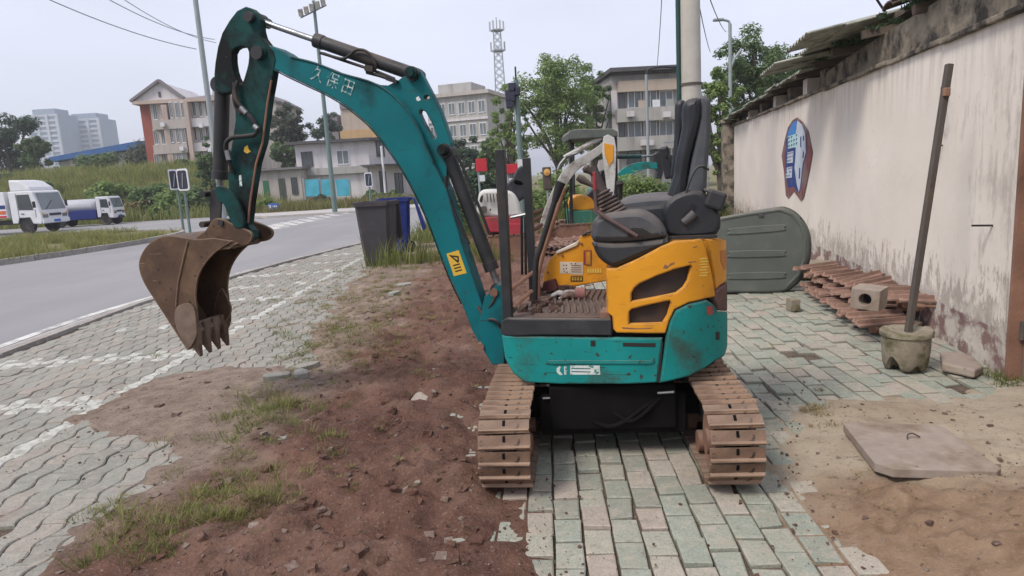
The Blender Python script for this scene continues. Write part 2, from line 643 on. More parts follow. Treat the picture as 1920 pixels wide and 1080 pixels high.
def soil_mat(name, c_dark, c_mid, c_light, bump=0.9):
    t = NT(name)
    v = t.pos()
    big = t.noise(v, 1.1, 5, 0.6)
    mid = t.noise(v, 9, 6, 0.65)
    fine = t.noise(v, 60, 5, 0.7)
    c = t.ramp(big, [(0.30, c_dark), (0.5, c_mid), (0.70, c_light)])
    c = t.mix(t.ramp(mid, [(0.38, 0.0), (0.62, 0.75)]), c, mul(c_mid, 0.62))
    c = t.mix(t.ramp(fine, [(0.55, 0.0), (0.68, 0.85)]), c, mul(c_light, 1.35))
    c = t.mix(t.ramp(t.noise(v, 34, 4, 0.6), [(0.30, 0.8), (0.42, 0.0)]), c, mul(c_dark, 0.45))
    t.set(c, 0.95, spec=0.15)
    h = t.math("ADD", t.math("MULTIPLY", mid, 1.0), t.math("MULTIPLY", fine, 0.5))
    t.bump(h, bump, 0.03)
    return t.mat


MT["soil"] = soil_mat("reddish_soil", (0.075, 0.043, 0.038), (0.14, 0.088, 0.073), (0.21, 0.15, 0.118))


def strip_soil():
    """freshly churned dark red soil beside the machine, dusty trodden ground towards the parking bays"""
    t = NT("churned_soil")
    v = t.pos()
    sep = t.n("ShaderNodeSeparateXYZ")
    t.l(v, sep.inputs[0])
    big, mid, fine = t.noise(v, 1.3, 5, 0.6), t.noise(v, 9, 6, 0.65), t.noise(v, 70, 5, 0.7)
    dark = t.ramp(big, [(0.3, (0.10, 0.050, 0.038)), (0.5, (0.185, 0.099, 0.072)), (0.72, (0.26, 0.165, 0.125))])
    dust = t.ramp(big, [(0.3, (0.25, 0.185, 0.145)), (0.7, (0.36, 0.285, 0.225))])
    near = t.math("MULTIPLY", t.ramp(t.math("MULTIPLY", sep.outputs[1], 0.1), [(0.24, 1.0), (0.36, 0.0)]), 0.55)
    edge = t.math("ADD", t.math("ADD", sep.outputs[0], near), t.math("MULTIPLY", t.math("SUBTRACT", t.noise(v, 1.7, 5, 0.6), 0.5), 1.5))
    m = t.ramp(t.math("ADD", t.math("MULTIPLY", edge, 0.5), 1.0), [(0.24, 1.0), (0.46, 0.0)])
    c = t.mix(m, dark, dust)
    c = t.mix(t.ramp(mid, [(0.36, 0.0), (0.62, 0.7)]), c, t.mix(0.55, c, (0.045, 0.028, 0.022)))
    c = t.mix(t.ramp(fine, [(0.54, 0.0), (0.70, 0.55)]), c, (0.33, 0.255, 0.205))
    c = t.mix(t.ramp(t.noise(v, 34, 4, 0.6), [(0.30, 0.8), (0.42, 0.0)]), c, (0.04, 0.024, 0.02))
    t.set(c, 0.95, spec=0.15)
    t.bump(t.math("ADD", mid, t.math("MULTIPLY", fine, 0.6)), 0.9, 0.03)
    return t.mat


MT["strip_soil"] = strip_soil()


def sand_mat():
    """smooth grey-tan ground round the slab, loose brown soil in the heap"""
    t = NT("tan_ground")
    v = t.pos()
    sep = t.n("ShaderNodeSeparateXYZ")
    t.l(v, sep.inputs[0])
    big, mid, fine = t.noise(v, 1.6, 5, 0.6), t.noise(v, 9, 6, 0.65), t.noise(v, 75, 5, 0.7)
    tan = t.ramp(big, [(0.3, (0.29, 0.23, 0.165)), (0.5, (0.36, 0.295, 0.22)), (0.7, (0.40, 0.34, 0.265))])
    brown = t.ramp(mid, [(0.3, (0.17, 0.108, 0.07)), (0.7, (0.31, 0.215, 0.145))])
    k = t.math("ADD", t.math("MULTIPLY", sep.outputs[1], 0.3), t.math("MULTIPLY", t.math("SUBTRACT", t.noise(v, 2.2, 5, 0.6), 0.5), 0.5))
    loose = t.ramp(k, [(0.70, 1.0), (0.84, 0.0)])
    c = t.mix(loose, tan, brown)
    c = t.mix(t.ramp(mid, [(0.5, 0.0), (0.7, 0.45)]), c, t.mix(0.5, c, (0.16, 0.115, 0.07)))
    c = t.mix(t.math("MULTIPLY", t.ramp(fine, [(0.56, 0.0), (0.7, 0.5)]), 0.7), c, (0.45, 0.37, 0.28))
    c = t.mix(t.ramp(t.noise(v, 30, 4, 0.6), [(0.30, 0.7), (0.40, 0.0)]), c, (0.13, 0.085, 0.055))
    t.set(c, 0.95, spec=0.15)
    t.bump(t.math("ADD", mid, t.math("MULTIPLY", fine, 0.5)), 0.7, 0.025)
    return t.mat


MT["sand"] = sand_mat()
MT["joint"] = soil_mat("joint_dirt", (0.10, 0.078, 0.06), (0.15, 0.118, 0.092), (0.20, 0.16, 0.125))


def paver_mat(name, stops, gritty=0.35, moss=(0.14, 0.17, 0.13), earth=(0.21, 0.15, 0.12), earth_at=0.60):
    """concrete paver: a colour per piece, blotches across pieces, grit"""
    t = NT(name)
    v = t.pos()
    c = t.ramp(t.piece_random(), stops)
    big = t.noise(v, 1.6, 5, 0.6)
    c = t.mix(t.ramp(big, [(0.45, 0.0), (0.7, 0.45)]), c, moss)
    c = t.mix(t.ramp(t.noise(v, 2.3, 6, 0.65), [(earth_at, 0.0), (earth_at + 0.14, 0.85)]), c, earth)
    fine = t.noise(v, 120, 4, 0.7)
    c = t.mix(t.ramp(fine, [(0.35, 0.45), (0.6, 0.0)]), c, mul(stops[0][1], 0.45))
    c = t.mix(t.ramp(t.noise(v, 16, 6, 0.7), [(0.50, 0.0), (0.70, 0.6)]), c, mul(stops[-1][1], 1.25))
    c = t.mix(t.ramp(t.noise(v, 6.5, 6, 0.7), [(0.50, 0.0), (0.66, 0.7)]), c, t.mix(0.5, c, earth))
    c = t.mix(t.ramp(t.noise(v, 28, 5, 0.7), [(0.30, 0.55), (0.44, 0.0)]), c, mul(stops[0][1], 0.5))
    t.set(c, 0.88, spec=0.25)
    t.bump(t.math("ADD", fine, t.noise(v, 24, 4)), gritty, 0.006)
    return t.mat


MT["brick"] = paver_mat("green_grey_pavers", [(0.0, (0.28, 0.28, 0.235)), (0.25, (0.31, 0.34, 0.285)), (0.5, (0.345, 0.365, 0.31)), (0.72, (0.385, 0.37, 0.30)), (0.86, (0.43, 0.385, 0.325)), (1.0, (0.395, 0.33, 0.28))], moss=(0.245, 0.30, 0.24), earth=(0.34, 0.285, 0.21), earth_at=0.62)
MT["wave"] = paver_mat("grey_wave_pavers", [(0.0, (0.255, 0.245, 0.215)), (0.4, (0.30, 0.30, 0.26)), (0.7, (0.33, 0.32, 0.28)), (1.0, (0.36, 0.31, 0.265))], moss=(0.25, 0.26, 0.235), earth=(0.28, 0.22, 0.185), earth_at=0.56)
MT["wave_white"] = paint("worn_white_marking", (0.50, 0.50, 0.45), 0.8, var=0.14, scale=8, bump=0.2, dirt=(0.31, 0.30, 0.265), dirt_lo=0.43, dirt_hi=0.58, dscale=11)
MT["kerb"] = paver_mat("concrete_kerb", [(0.0, (0.30, 0.28, 0.26)), (1.0, (0.42, 0.40, 0.37))], moss=(0.25, 0.23, 0.2), earth=(0.27, 0.2, 0.17), earth_at=0.58)
MT["concrete"] = paint("old_concrete", (0.33, 0.275, 0.235), 0.9, var=0.2, scale=5, bump=0.35, dirt=(0.20, 0.15, 0.11), dirt_lo=0.44, dirt_hi=0.68, dscale=4, chip=(0.17, 0.13, 0.10), chip_at=0.68, spec=0.2)
MT["mossy_concrete"] = paint("mossy_concrete", (0.27, 0.235, 0.18), 0.95, var=0.2, scale=8, bump=0.5, dirt=(0.11, 0.10, 0.05), dirt_lo=0.46, dirt_hi=0.62, dscale=7, spec=0.15)
MT["dark_concrete"] = paint("dark_mouldy_concrete", (0.25, 0.215, 0.17), 0.95, var=0.25, scale=6, bump=0.5, dirt=(0.05, 0.045, 0.04), dirt_lo=0.46, dirt_hi=0.62, dscale=4, spec=0.15)


def asphalt():
    t = NT("asphalt")
    v = t.pos()
    big = t.noise(v, 0.22, 5, 0.6)
    c = t.ramp(big, [(0.3, (0.265, 0.26, 0.265)), (0.7, (0.325, 0.315, 0.315))])
    fine = t.noise(v, 90, 3, 0.7)
    c = t.mix(t.ramp(fine, [(0.35, 0.3), (0.6, 0.0)]), c, (0.09, 0.09, 0.095))
    lane = t.noise(t.pos((0.6, 0.05, 1)), 1.5, 3)
    c = t.mix(t.ramp(lane, [(0.45, 0.0), (0.65, 0.35)]), c, (0.21, 0.21, 0.215))
    t.set(c, 0.85, spec=0.3)
    t.bump(fine, 0.3, 0.006)
    return t.mat


MT["asphalt"] = asphalt()
MT["road_paint"] = paint("worn_road_paint", (0.58, 0.57, 0.54), 0.8, var=0.12, scale=3, bump=0.1, dirt=(0.28, 0.27, 0.27), dirt_lo=0.45, dirt_hi=0.6, dscale=4)
MT["gutter"] = paint("gutter_concrete", (0.44, 0.42, 0.40), 0.9, var=0.12, scale=2, bump=0.15, dirt=(0.30, 0.26, 0.24), dirt_lo=0.5, dirt_hi=0.7, dscale=2)
MT["earth"] = soil_mat("verge_earth", (0.13, 0.13, 0.06), (0.20, 0.185, 0.09), (0.29, 0.25, 0.15))


def plaster_mat():
    t = NT("stained_plaster")
    v = t.co()
    sep = t.n("ShaderNodeSeparateXYZ")
    t.l(t.tc.outputs["Object"], sep.inputs[0])
    x, z = sep.outputs[0], sep.outputs[2]
    n1 = t.noise(v, 1.3, 5)
    c = t.ramp(n1, [(0.3, (0.70, 0.63, 0.555)), (0.7, (0.775, 0.715, 0.645))])
    # vertical run marks
    run = t.noise(t.co("Object", (5.0, 1, 0.5)), 2.2, 5, 0.6)
    hi = t.ramp(z, [(0.62, 0.0), (1.0, 1.0)])           # object z is 0..2.2; scaled below
    zz = t.math("DIVIDE", z, 2.2)
    top = t.ramp(zz, [(0.72, 0.0), (1.0, 1.0)])
    m_top = t.math("MULTIPLY", top, t.ramp(run, [(0.44, 0.0), (0.62, 1.0)]))
    c = t.mix(t.math("MULTIPLY", m_top, 0.45), c, (0.33, 0.285, 0.25))
    # damp, flaking foot of the wall
    foot = t.ramp(zz, [(0.05, 1.0), (0.36, 0.0)])
    flake = t.noise(t.co("Object", (2.2, 1, 0.8)), 5.5, 7, 0.7)
    k = t.math("ADD", t.math("MULTIPLY", foot, 0.34), flake)
    m_foot = t.ramp(k, [(0.66, 0.0), (0.74, 1.0)])
    c = t.mix(t.math("MULTIPLY", m_foot, 0.65), c, (0.30, 0.255, 0.215))
    m_light = t.ramp(t.math("ADD", t.math("MULTIPLY", foot, 0.3), t.noise(v, 11, 6, 0.7)), [(0.70, 0.0), (0.76, 1.0)])
    c = t.mix(t.math("MULTIPLY", m_light, 0.7), c, (0.60, 0.56, 0.50))
    # more flaking toward the near door end (object x is metres along the wall from the door)
    near = t.ramp(t.math("DIVIDE", x, 6.0), [(0.0, 1.0), (0.22, 0.0)])
    k2 = t.math("ADD", t.math("MULTIPLY", near, 0.22), t.noise(t.co("Object", (2.4, 1, 0.7)), 3.3, 7, 0.7))
    m_near = t.ramp(k2, [(0.66, 0.0), (0.80, 1.0)])
    c = t.mix(t.math("MULTIPLY", m_near, 0.6), c, (0.36, 0.32, 0.285))
    # pink skirting paint, half peeled
    skirt = t.ramp(t.math("ADD", zz, t.math("MULTIPLY", t.math("SUBTRACT", t.noise(t.co("Object", (1, 1, 1)), 7, 5), 0.5), 0.05)), [(0.118, 1.0), (0.124, 0.0)])
    peel = t.ramp(t.noise(v, 4.2, 6, 0.65), [(0.46, 1.0), (0.55, 0.0)])
    c = t.mix(t.math("MULTIPLY", skirt, peel), c, (0.23, 0.145, 0.135))
    spots = t.ramp(t.noise(v, 30, 4, 0.6), [(0.66, 0.0), (0.72, 0.7)])
    c = t.mix(t.math("MULTIPLY", spots, t.ramp(n1, [(0.4, 0.2), (0.65, 1.0)])), c, (0.33, 0.28, 0.24))
    t.set(c, 0.92, spec=0.2)
    hgt = t.math("ADD", t.math("MULTIPLY", m_foot, -0.6), t.math("MULTIPLY", t.noise(v, 14, 5), 0.5))
    t.bump(hgt, 0.5, 0.012)
    return t.mat


MT["plaster"] = plaster_mat()
MT["old_wood"] = paint("weathered_wood", (0.115, 0.09, 0.07), 0.9, var=0.25, scale=5, bump=0.3, stretch=(1, 1, 6))
MT["roof_sheet"] = paint("weathered_roof_sheet", (0.30, 0.30, 0.25), 0.85, var=0.25, scale=4, bump=0.15, dirt=(0.07, 0.075, 0.05), dirt_lo=0.45, dirt_hi=0.65)
MT["roof_tile"] = paint("old_roof_tile", (0.12, 0.085, 0.07), 0.9, var=0.3, scale=8, bump=0.3, dirt=(0.05, 0.055, 0.03), dirt_lo=0.45, dirt_hi=0.65)
MT["door_metal"] = paint("brown_metal_door", (0.21, 0.165, 0.14), 0.6, var=0.12, scale=3, bump=0.05, dirt=(0.13, 0.09, 0.07), dirt_lo=0.52, dirt_hi=0.75)
MT["grey_green_plastic"] = paint("grey_green_plastic", (0.105, 0.118, 0.105), 0.62, var=0.12, scale=4, bump=0.06, dirt=(0.16, 0.165, 0.145), dirt_lo=0.55, dirt_hi=0.85, dscale=4, dust=0.4)
MT["bin_dark"] = paint("dark_bin_plastic", (0.047, 0.042, 0.05), 0.6, var=0.12, scale=5, bump=0.05, dirt=(0.09, 0.08, 0.08), dirt_lo=0.52, dirt_hi=0.8, dust=0.3)
MT["bin_blue"] = paint("blue_bin_plastic", (0.012, 0.028, 0.17), 0.5, var=0.2, scale=5, bump=0.05, dirt=(0.05, 0.07, 0.2), dirt_lo=0.55, dirt_hi=0.8)
MT["galv"] = paint("galvanised_pole", (0.30, 0.33, 0.34), 0.6, metal=0.2, var=0.1, scale=2, bump=0.03)
MT["pole_green"] = paint("grey_green_pole", (0.13, 0.19, 0.18), 0.6, var=0.12, scale=2, bump=0.03)
MT["pole_concrete"] = paint("pole_concrete", (0.45, 0.43, 0.38), 0.9, var=0.08, scale=4, bump=0.1, dirt=(0.36, 0.33, 0.29), dirt_lo=0.5, dirt_hi=0.75)
MT["rust_pole"] = paint("rusty_square_tube", (0.085, 0.07, 0.06), 0.75, var=0.25, scale=8, bump=0.15, dirt=(0.14, 0.095, 0.07), dirt_lo=0.5, dirt_hi=0.7)
MT["wire"] = paint("cable_black", (0.03, 0.03, 0.035), 0.7, var=0.1, bump=0)
MT["wire_grey"] = paint("cable_grey", (0.22, 0.23, 0.25), 0.7, var=0.1, bump=0)
MT["truck_white"] = paint("truck_white", (0.66, 0.67, 0.70), 0.4, var=0.05, bump=0, dirt=(0.42, 0.40, 0.38), dirt_lo=0.55, dirt_hi=0.9, dust=0.2)
MT["truck_blue"] = paint("truck_blue", (0.02, 0.035, 0.17), 0.45, var=0.1, bump=0)
MT["tank_grey"] = paint("tank_grey", (0.42, 0.43, 0.46), 0.5, var=0.08, bump=0)
MT["tyre"] = paint("tyre", (0.025, 0.025, 0.026), 0.85, var=0.2, dirt=(0.15, 0.12, 0.09), dirt_lo=0.5, dirt_hi=0.7, dust=0.4)
MT["sign_blue"] = paint("sign_blue", (0.03, 0.13, 0.50), 0.5, var=0.05, bump=0)
MT["sign_back"] = paint("sign_back_dark", (0.03, 0.03, 0.055), 0.5, var=0.1, bump=0)
MT["sign_red"] = paint("banner_red", (0.48, 0.025, 0.04), 0.7, var=0.15, bump=0)
MT["orange"] = paint("orange_plastic", (0.55, 0.13, 0.04), 0.6, var=0.15, bump=0)
MT["amber"] = paint("amber_light", (0.75, 0.42, 0.12), 0.4, var=0.1, bump=0)
MT["cyan_board"] = paint("cyan_hoarding", (0.08, 0.40, 0.55), 0.6, var=0.1, scale=1.2, bump=0, dirt=(0.05, 0.33, 0.40), dirt_lo=0.45, dirt_hi=0.6, dscale=0.8)


def glass_mat(name, col, rough=0.12):
    t = NT(name)
    n = t.noise(t.co("Object", (1, 1, 1)), 0.6, 2)
    t.set(t.ramp(n, [(0.3, mul(col, 0.7)), (0.7, mul(col, 1.3))]), rough, 0.0, 0.6)
    return t.mat


MT["glass"] = glass_mat("window_glass", (0.055, 0.065, 0.07))
MT["glass_light"] = glass_mat("pale_window_glass", (0.14, 0.16, 0.17))


def facade(name, col, dirt, var=0.08, scale=0.5):
    t = NT(name)
    v = t.co()
    c = t.ramp(t.noise(v, scale, 5), [(0.3, mul(col, 1 - var)), (0.7, mul(col, 1 + var))])
    run = t.noise(t.co("Object", (1.2, 1.2, 0.16)), 1.4, 5, 0.6)
    c = t.mix(t.ramp(run, [(0.5, 0.0), (0.72, 0.75)]), c, dirt)
    t.set(c, 0.9, spec=0.2)
    return t.mat


MT["f_white"] = facade("house_white", (0.60, 0.57, 0.58), (0.40, 0.37, 0.37))
MT["f_cream"] = facade("apartment_cream", (0.47, 0.42, 0.37), (0.30, 0.265, 0.235))
MT["f_pink"] = facade("apartment_pink", (0.46, 0.37, 0.32), (0.33, 0.24, 0.21))
MT["f_red"] = facade("apartment_red", (0.30, 0.095, 0.07), (0.2, 0.07, 0.06))
MT["f_grey"] = facade("apartment_grey", (0.40, 0.39, 0.37), (0.22, 0.2, 0.19))
MT["f_dark"] = facade("dark_eaves", (0.10, 0.095, 0.10), (0.06, 0.06, 0.06))
MT["f_beige"] = facade("beige_render", (0.46, 0.38, 0.31), (0.36, 0.29, 0.23))
MT["f_orange"] = facade("ochre_render", (0.50, 0.33, 0.16), (0.4, 0.27, 0.15))
MT["f_stain"] = facade("stained_apartment", (0.36, 0.34, 0.33), (0.16, 0.15, 0.14), var=0.15)
MT["f_slate"] = facade("slate_roof", (0.22, 0.20, 0.21), (0.14, 0.13, 0.14))
MT["f_shed"] = facade("shed_render", (0.44, 0.40, 0.37), (0.3, 0.27, 0.24))
MT["f_blue"] = facade("blue_roof", (0.045, 0.12, 0.30), (0.04, 0.09, 0.2))
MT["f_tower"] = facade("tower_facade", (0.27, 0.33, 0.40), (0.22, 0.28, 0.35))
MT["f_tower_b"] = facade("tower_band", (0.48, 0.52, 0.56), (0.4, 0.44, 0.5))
MT["f_sage"] = facade("sage_wall", (0.30, 0.32, 0.29), (0.2, 0.22, 0.18))
MT["green_door"] = paint("green_door", (0.03, 0.15, 0.08), 0.6, var=0.1, bump=0)
MT["dark_door"] = paint("dark_door", (0.06, 0.075, 0.06), 0.6, var=0.1, bump=0)


def leaf_mat(name, lo, mid, hi, trans=0.42):
    t = NT(name)
    c = t.ramp(t.piece_random(), [(0.0, lo), (0.5, mid), (1.0, hi)])
    big = t.noise(t.co(), 0.9, 3)
    c = t.mix(t.ramp(big, [(0.35, 0.5), (0.65, 0.0)]), c, lo)
    t.set(c, 0.65, spec=0.25)
    tr = t.n("ShaderNodeBsdfTranslucent")
    t.l(c, tr.inputs[0])
    mx = t.n("ShaderNodeMixShader")
    mx.inputs[0].default_value = trans
    t.l(t.b.outputs[0], mx.inputs[1])
    t.l(tr.outputs[0], mx.inputs[2])
    t.l(mx.outputs[0], t.out.inputs[0])
    return t.mat


MT["leaf_mid"] = leaf_mat("leaves_mid", (0.09, 0.145, 0.06), (0.15, 0.22, 0.085), (0.22, 0.29, 0.125))
MT["leaf_bright"] = leaf_mat("leaves_bright", (0.14, 0.21, 0.06), (0.23, 0.32, 0.10), (0.33, 0.41, 0.16))
MT["leaf_dark"] = leaf_mat("leaves_dark", (0.045, 0.08, 0.045), (0.075, 0.12, 0.06), (0.12, 0.17, 0.085))
MT["leaf_grey"] = leaf_mat("leaves_greyish", (0.07, 0.085, 0.055), (0.11, 0.13, 0.085), (0.17, 0.19, 0.125))
MT["grass"] = leaf_mat("grass_blades", (0.10, 0.13, 0.03), (0.18, 0.215, 0.055), (0.32, 0.30, 0.12), 0.35)
MT["grass_dry"] = leaf_mat("dry_grass_blades", (0.16, 0.135, 0.055), (0.27, 0.225, 0.095), (0.40, 0.33, 0.17), 0.3)
MT["grass_bank"] = leaf_mat("bank_grass_blades", (0.17, 0.215, 0.055), (0.28, 0.32, 0.095), (0.40, 0.40, 0.16), 0.45)
MT["bark"] = paint("bark", (0.085, 0.07, 0.055), 0.95, var=0.3, scale=8, bump=0.5, stretch=(1, 1, 0.3))
MT["stone"] = paver_mat("loose_stones", [(0.0, (0.10, 0.06, 0.048)), (0.6, (0.15, 0.10, 0.08)), (0.9, (0.21, 0.16, 0.13)), (1.0, (0.33, 0.28, 0.23))], moss=(0.2, 0.14, 0.12))

# ================================================================ THE SETTING: ground, road, paving
def in_poly(px, py, poly):
    px, py = np.asarray(px, float), np.asarray(py, float)
    r = np.zeros(px.shape, bool)
    n = len(poly)
    for i in range(n):
        (x1, y1), (x2, y2) = poly[i], poly[(i + 1) % n]
        c = (y1 > py) != (y2 > py)
        xi = (x2 - x1) * (py - y1) / ((y2 - y1) if abs(y2 - y1) > 1e-9 else 1e-9) + x1
        r ^= c & (px < xi)
    return r


def sdf(px, py, poly):
    """signed distance to a polygon, positive inside"""
    px, py = np.asarray(px, float), np.asarray(py, float)
    best = np.full(px.shape, 1e9)
    n = len(poly)
    for i in range(n):
        (x1, y1), (x2, y2) = poly[i], poly[(i + 1) % n]
        dx, dy = x2 - x1, y2 - y1
        t = np.clip(((px - x1) * dx + (py - y1) * dy) / (dx * dx + dy * dy), 0, 1)
        best = np.minimum(best, np.hypot(px - x1 - t * dx, py - y1 - t * dy))
    return np.where(in_poly(px, py, poly), best, -best)


def sheet(name, poly, z, mat, kind="structure", thick=None):
    b = MB()
    if thick is None:
        b.add([(x, y, z) for x, y in poly], [tuple(range(len(poly)))])
    else:
        b.prism(poly, z - thick, z, lambda p, q, t: (p, q, t))
    o = b.build(name, mat)
    if thick is None:
        if o.data.polygons[0].normal.z < 0:
            o.data.flip_normals()
    return tag(o, kind=kind)


ROAD_Z = -0.10
sheet("ground", [(-2550, -380), (2550, -380), (2550, 3450), (-2550, 3450)], -0.16, MT["earth"])
KERB = [(-4.72, -2.0), (-4.76, 2.0), (-4.83, 6.1), (-4.92, 8.0), (-4.87, 9.1), (-4.62, 10.9), (-4.19, 13.2), (-3.62, 15.4), (-2.7, 18.2), (-1.3, 21.0), (0.8, 23.2)]
KERBS = smooth_open(KERB, 5)
sheet("road", [(a - 0.05, b) for a, b in KERBS] + [(2.0, 30.0), (1.0, 36.0), (-5.5, 36.2), (-9.0, 36.0), (-13.2, 36.0), (-18.3, 43.5), (-26, 42), (-70, 46), (-70, -2)], ROAD_Z, MT["asphalt"])


def offset_line(line, d):
    out = []
    for i, (x, y) in enumerate(line):
        (x0, y0), (x1, y1) = line[max(i - 1, 0)], line[min(i + 1, len(line) - 1)]
        l = math.hypot(x1 - x0, y1 - y0)
        out.append((x - (y1 - y0) / l * d, y + (x1 - x0) / l * d))
    return out


def strip(name, line, d0, d1, z, mat, parent=None):
    a, c = offset_line(line, d0), offset_line(line, d1)
    b = MB()
    n = len(line)
    b.add([(x, y, z) for x, y in a] + [(x, y, z) for x, y in c], [(i, i + 1, n + i + 1, n + i) for i in range(n - 1)])
    o = b.build(name, mat, parent)
    if o.data.polygons[0].normal.z < 0:
        o.data.flip_normals()
    return o


tag(strip("gutter", KERBS, 0.06, 0.50, ROAD_Z + 0.006, MT["gutter"]), kind="structure")
tag(strip("road_edge_line", KERBS, 0.53, 0.66, ROAD_Z + 0.005, MT["road_paint"]), kind="structure")


def stones_along(owner, line, w, z0, z1, ln, mat, gap=0.012, far=30.0):
    """separate kerb stones laid end to end along a line, as parts of owner"""
    pts = [Vector((x, y, 0)) for x, y in line]
    tot = [0.0]
    for i in range(1, len(pts)):
        tot.append(tot[-1] + (pts[i] - pts[i - 1]).length)

    def at(s):
        for i in range(1, len(pts)):
            if s <= tot[i]:
                return pts[i - 1].lerp(pts[i], (s - tot[i - 1]) / (tot[i] - tot[i - 1]))
        return pts[-1]
    s = 0.0
    b = MB()
    b.box((0, 0, 0), (1, 1, 1))
    me = b.mesh("kerb_stone", mat)
    while s + ln < tot[-1]:
        a, c = at(s), at(s + ln - gap)
        o = link("kerb_stone", me, owner)
        m = (a + c) / 2
        o.location = (m.x + random.uniform(-0.006, 0.006), m.y, (z0 + z1) / 2 + random.uniform(-0.006, 0.006))
        o.rotation_euler = (random.uniform(-0.01, 0.01), 0, math.atan2(c.y - a.y, c.x - a.x) + random.uniform(-0.006, 0.006))
        o.scale = ((c - a).length, w, z1 - z0)
        s += ln


kerb = tag(link("kerb", None), kind="structure")
stones_along(kerb, KERBS, 0.13, -0.15, 0.022, 0.62, MT["kerb"])

# ---- the soil strip and the yard behind the machine: one uneven sheet
SOIL = [(-1.75, 1.2), (-1.82, 2.3), (-1.86, 2.78), (-1.76, 3.09), (-1.86, 3.5), (-2.6, 3.8), (-2.86, 4.05), (-2.92, 4.75), (-2.32, 5.14), (-1.95, 5.0), (-1.6, 5.05), (-1.8, 5.6), (-1.95, 6.6), (-2.15, 8.1), (-2.35, 11.2), (-2.2, 13.5), (-1.6, 17), (-0.6, 20), (1.5, 23), (7.5, 24), (6.0, 16.8), (4.6, 11.2), (1.6, 10.2), (0.9, 8.0), (0.35, 6.2), (-0.1, 4.6), (-0.16, 3.6), (-0.14, 2.9), (-0.10, 2.45), (0.0, 2.1), (0.05, 1.2)]
SAND = [(1.42, 1.2), (1.37, 2.0), (1.24, 2.2), (1.22, 2.5), (1.30, 2.75), (1.48, 3.35), (1.78, 3.62), (2.35, 3.56), (2.9, 3.62), (3.6, 3.5), (3.6, 1.2)]


def soil_h(x, y):
    d = sdf(x, y, SOIL)
    n = fbm(np.asarray(x) * 1.7 + 3, np.asarray(y) * 1.7, 4) - 0.5
    f = fbm(np.asarray(x) * 11, np.asarray(y) * 11, 3) - 0.5
    g = fbm(np.asarray(x) * 6 + 31, np.asarray(y) * 6 + 7, 3) - 0.5
    d = d + n * 0.42 + g * 0.26
    base = np.clip(d * 0.14, -0.09, 0.045)
    e = fbm(np.asarray(x) * 4.5 + 2, np.asarray(y) * 4.5 + 8, 3) - 0.5
    wild = np.clip((np.asarray(x) + 1.75) * 1.6, 0.25, 1)
    h = base + f * 0.10 * wild * np.clip(d * 4 + 0.4, 0, 1) + e * 0.11 * wild * np.clip(d * 3, 0, 1) + n * 0.05 * np.clip(d * 3, 0, 1)
    # cleat marks left by tracks
    cx = np.exp(-((np.asarray(x) + 1.12 + 0.05 * (np.asarray(y) - 5)) / 0.16) ** 2) * np.clip((np.asarray(y) - 3.6) * 2, 0, 1) * np.clip((9.5 - np.asarray(y)), 0, 1)
    h = h + cx * (0.016 * np.sin(np.asarray(y) * 2 * math.pi / 0.105 + 2 * n) - 0.012)
    # thin flat patch over the parking bay
    flat = np.clip((-1.95 - np.asarray(x)) * 2.5, 0, 1) * np.clip((5.6 - np.asarray(y)) * 2, 0, 1)
    h = np.where(h > 0, h * (1 - 0.6 * flat), h)
    # the machine stands on firm ground
    return h


def sand_h(x, y):
    d = sdf(x, y, SAND)
    n = fbm(np.asarray(x) * 2 + 9, np.asarray(y) * 2 + 4, 4) - 0.5
    f = fbm(np.asarray(x) * 13, np.asarray(y) * 13, 3) - 0.5
    g = fbm(np.asarray(x) * 7 + 3, np.asarray(y) * 7 + 17, 3) - 0.5
    d = d + n * 0.34 + g * 0.2
    h = np.clip(d * 0.14, -0.09, 0.06) + f * 0.07 * np.clip(d * 3 + 0.4, 0, 1) * np.clip((3.0 - np.asarray(y)) * 1.5 + 0.3, 0.25, 1) + n * 0.04 * np.clip(d * 2, 0, 1)
    # heap near the camera
    m = np.exp(-(((np.asarray(x) - 2.0) / 0.55) ** 2 + ((np.asarray(y) - 1.95) / 0.42) ** 2))
    return h + m * 0.13


def field(name, x0, x1, dx, y0, y1, gy, fn, mat):
    ys = [y0]
    while ys[-1] < y1:
        ys.append(ys[-1] + max(gy * ys[-1], 0.015))
    xs = np.arange(x0, x1, dx)
    X, Y = np.meshgrid(xs, np.array(ys))
    Z = fn(X, Y)
    nx, ny = len(xs), len(ys)
    V = np.stack([X, Y, Z], -1).reshape(-1, 3)
    i = np.arange(nx * (ny - 1)).reshape(ny - 1, nx)[:, :-1].ravel()
    Fq = np.stack([i, i + 1, i + nx + 1, i + nx], 1)
    keep = (Z.ravel()[Fq] > -0.05).any(1)
    Fq = Fq[keep]
    used = np.unique(Fq)
    remap = np.zeros(len(V), int)
    remap[used] = np.arange(len(used))
    me = np_mesh(name, V[used], remap[Fq], mat)
    me.polygons.foreach_set("use_smooth", [True] * len(me.polygons))
    return tag(link(name, me), kind="structure")


field("dirt_strip", -3.4, 7.4, 0.028, 1.5, 23.5, 0.0085, soil_h, MT["strip_soil"])
field("sandy_ground", 0.9, 3.55, 0.022, 1.5, 3.95, 0.006, sand_h, MT["sand"])

# ---- paving beds (what shows in the joints)
WALL_A, WALL_T = Vector((2.93, 3.83, 0)), rad(12)      # foot of the wall at the door, heading
WALL_D = Vector((math.sin(WALL_T), math.cos(WALL_T), 0))
WALL_N = Vector((-math.cos(WALL_T), math.sin(WALL_T), 0))  # out of the wall, towards the machine


def wall_x(y):
    return WALL_A.x + (y - WALL_A.y) * math.tan(WALL_T)


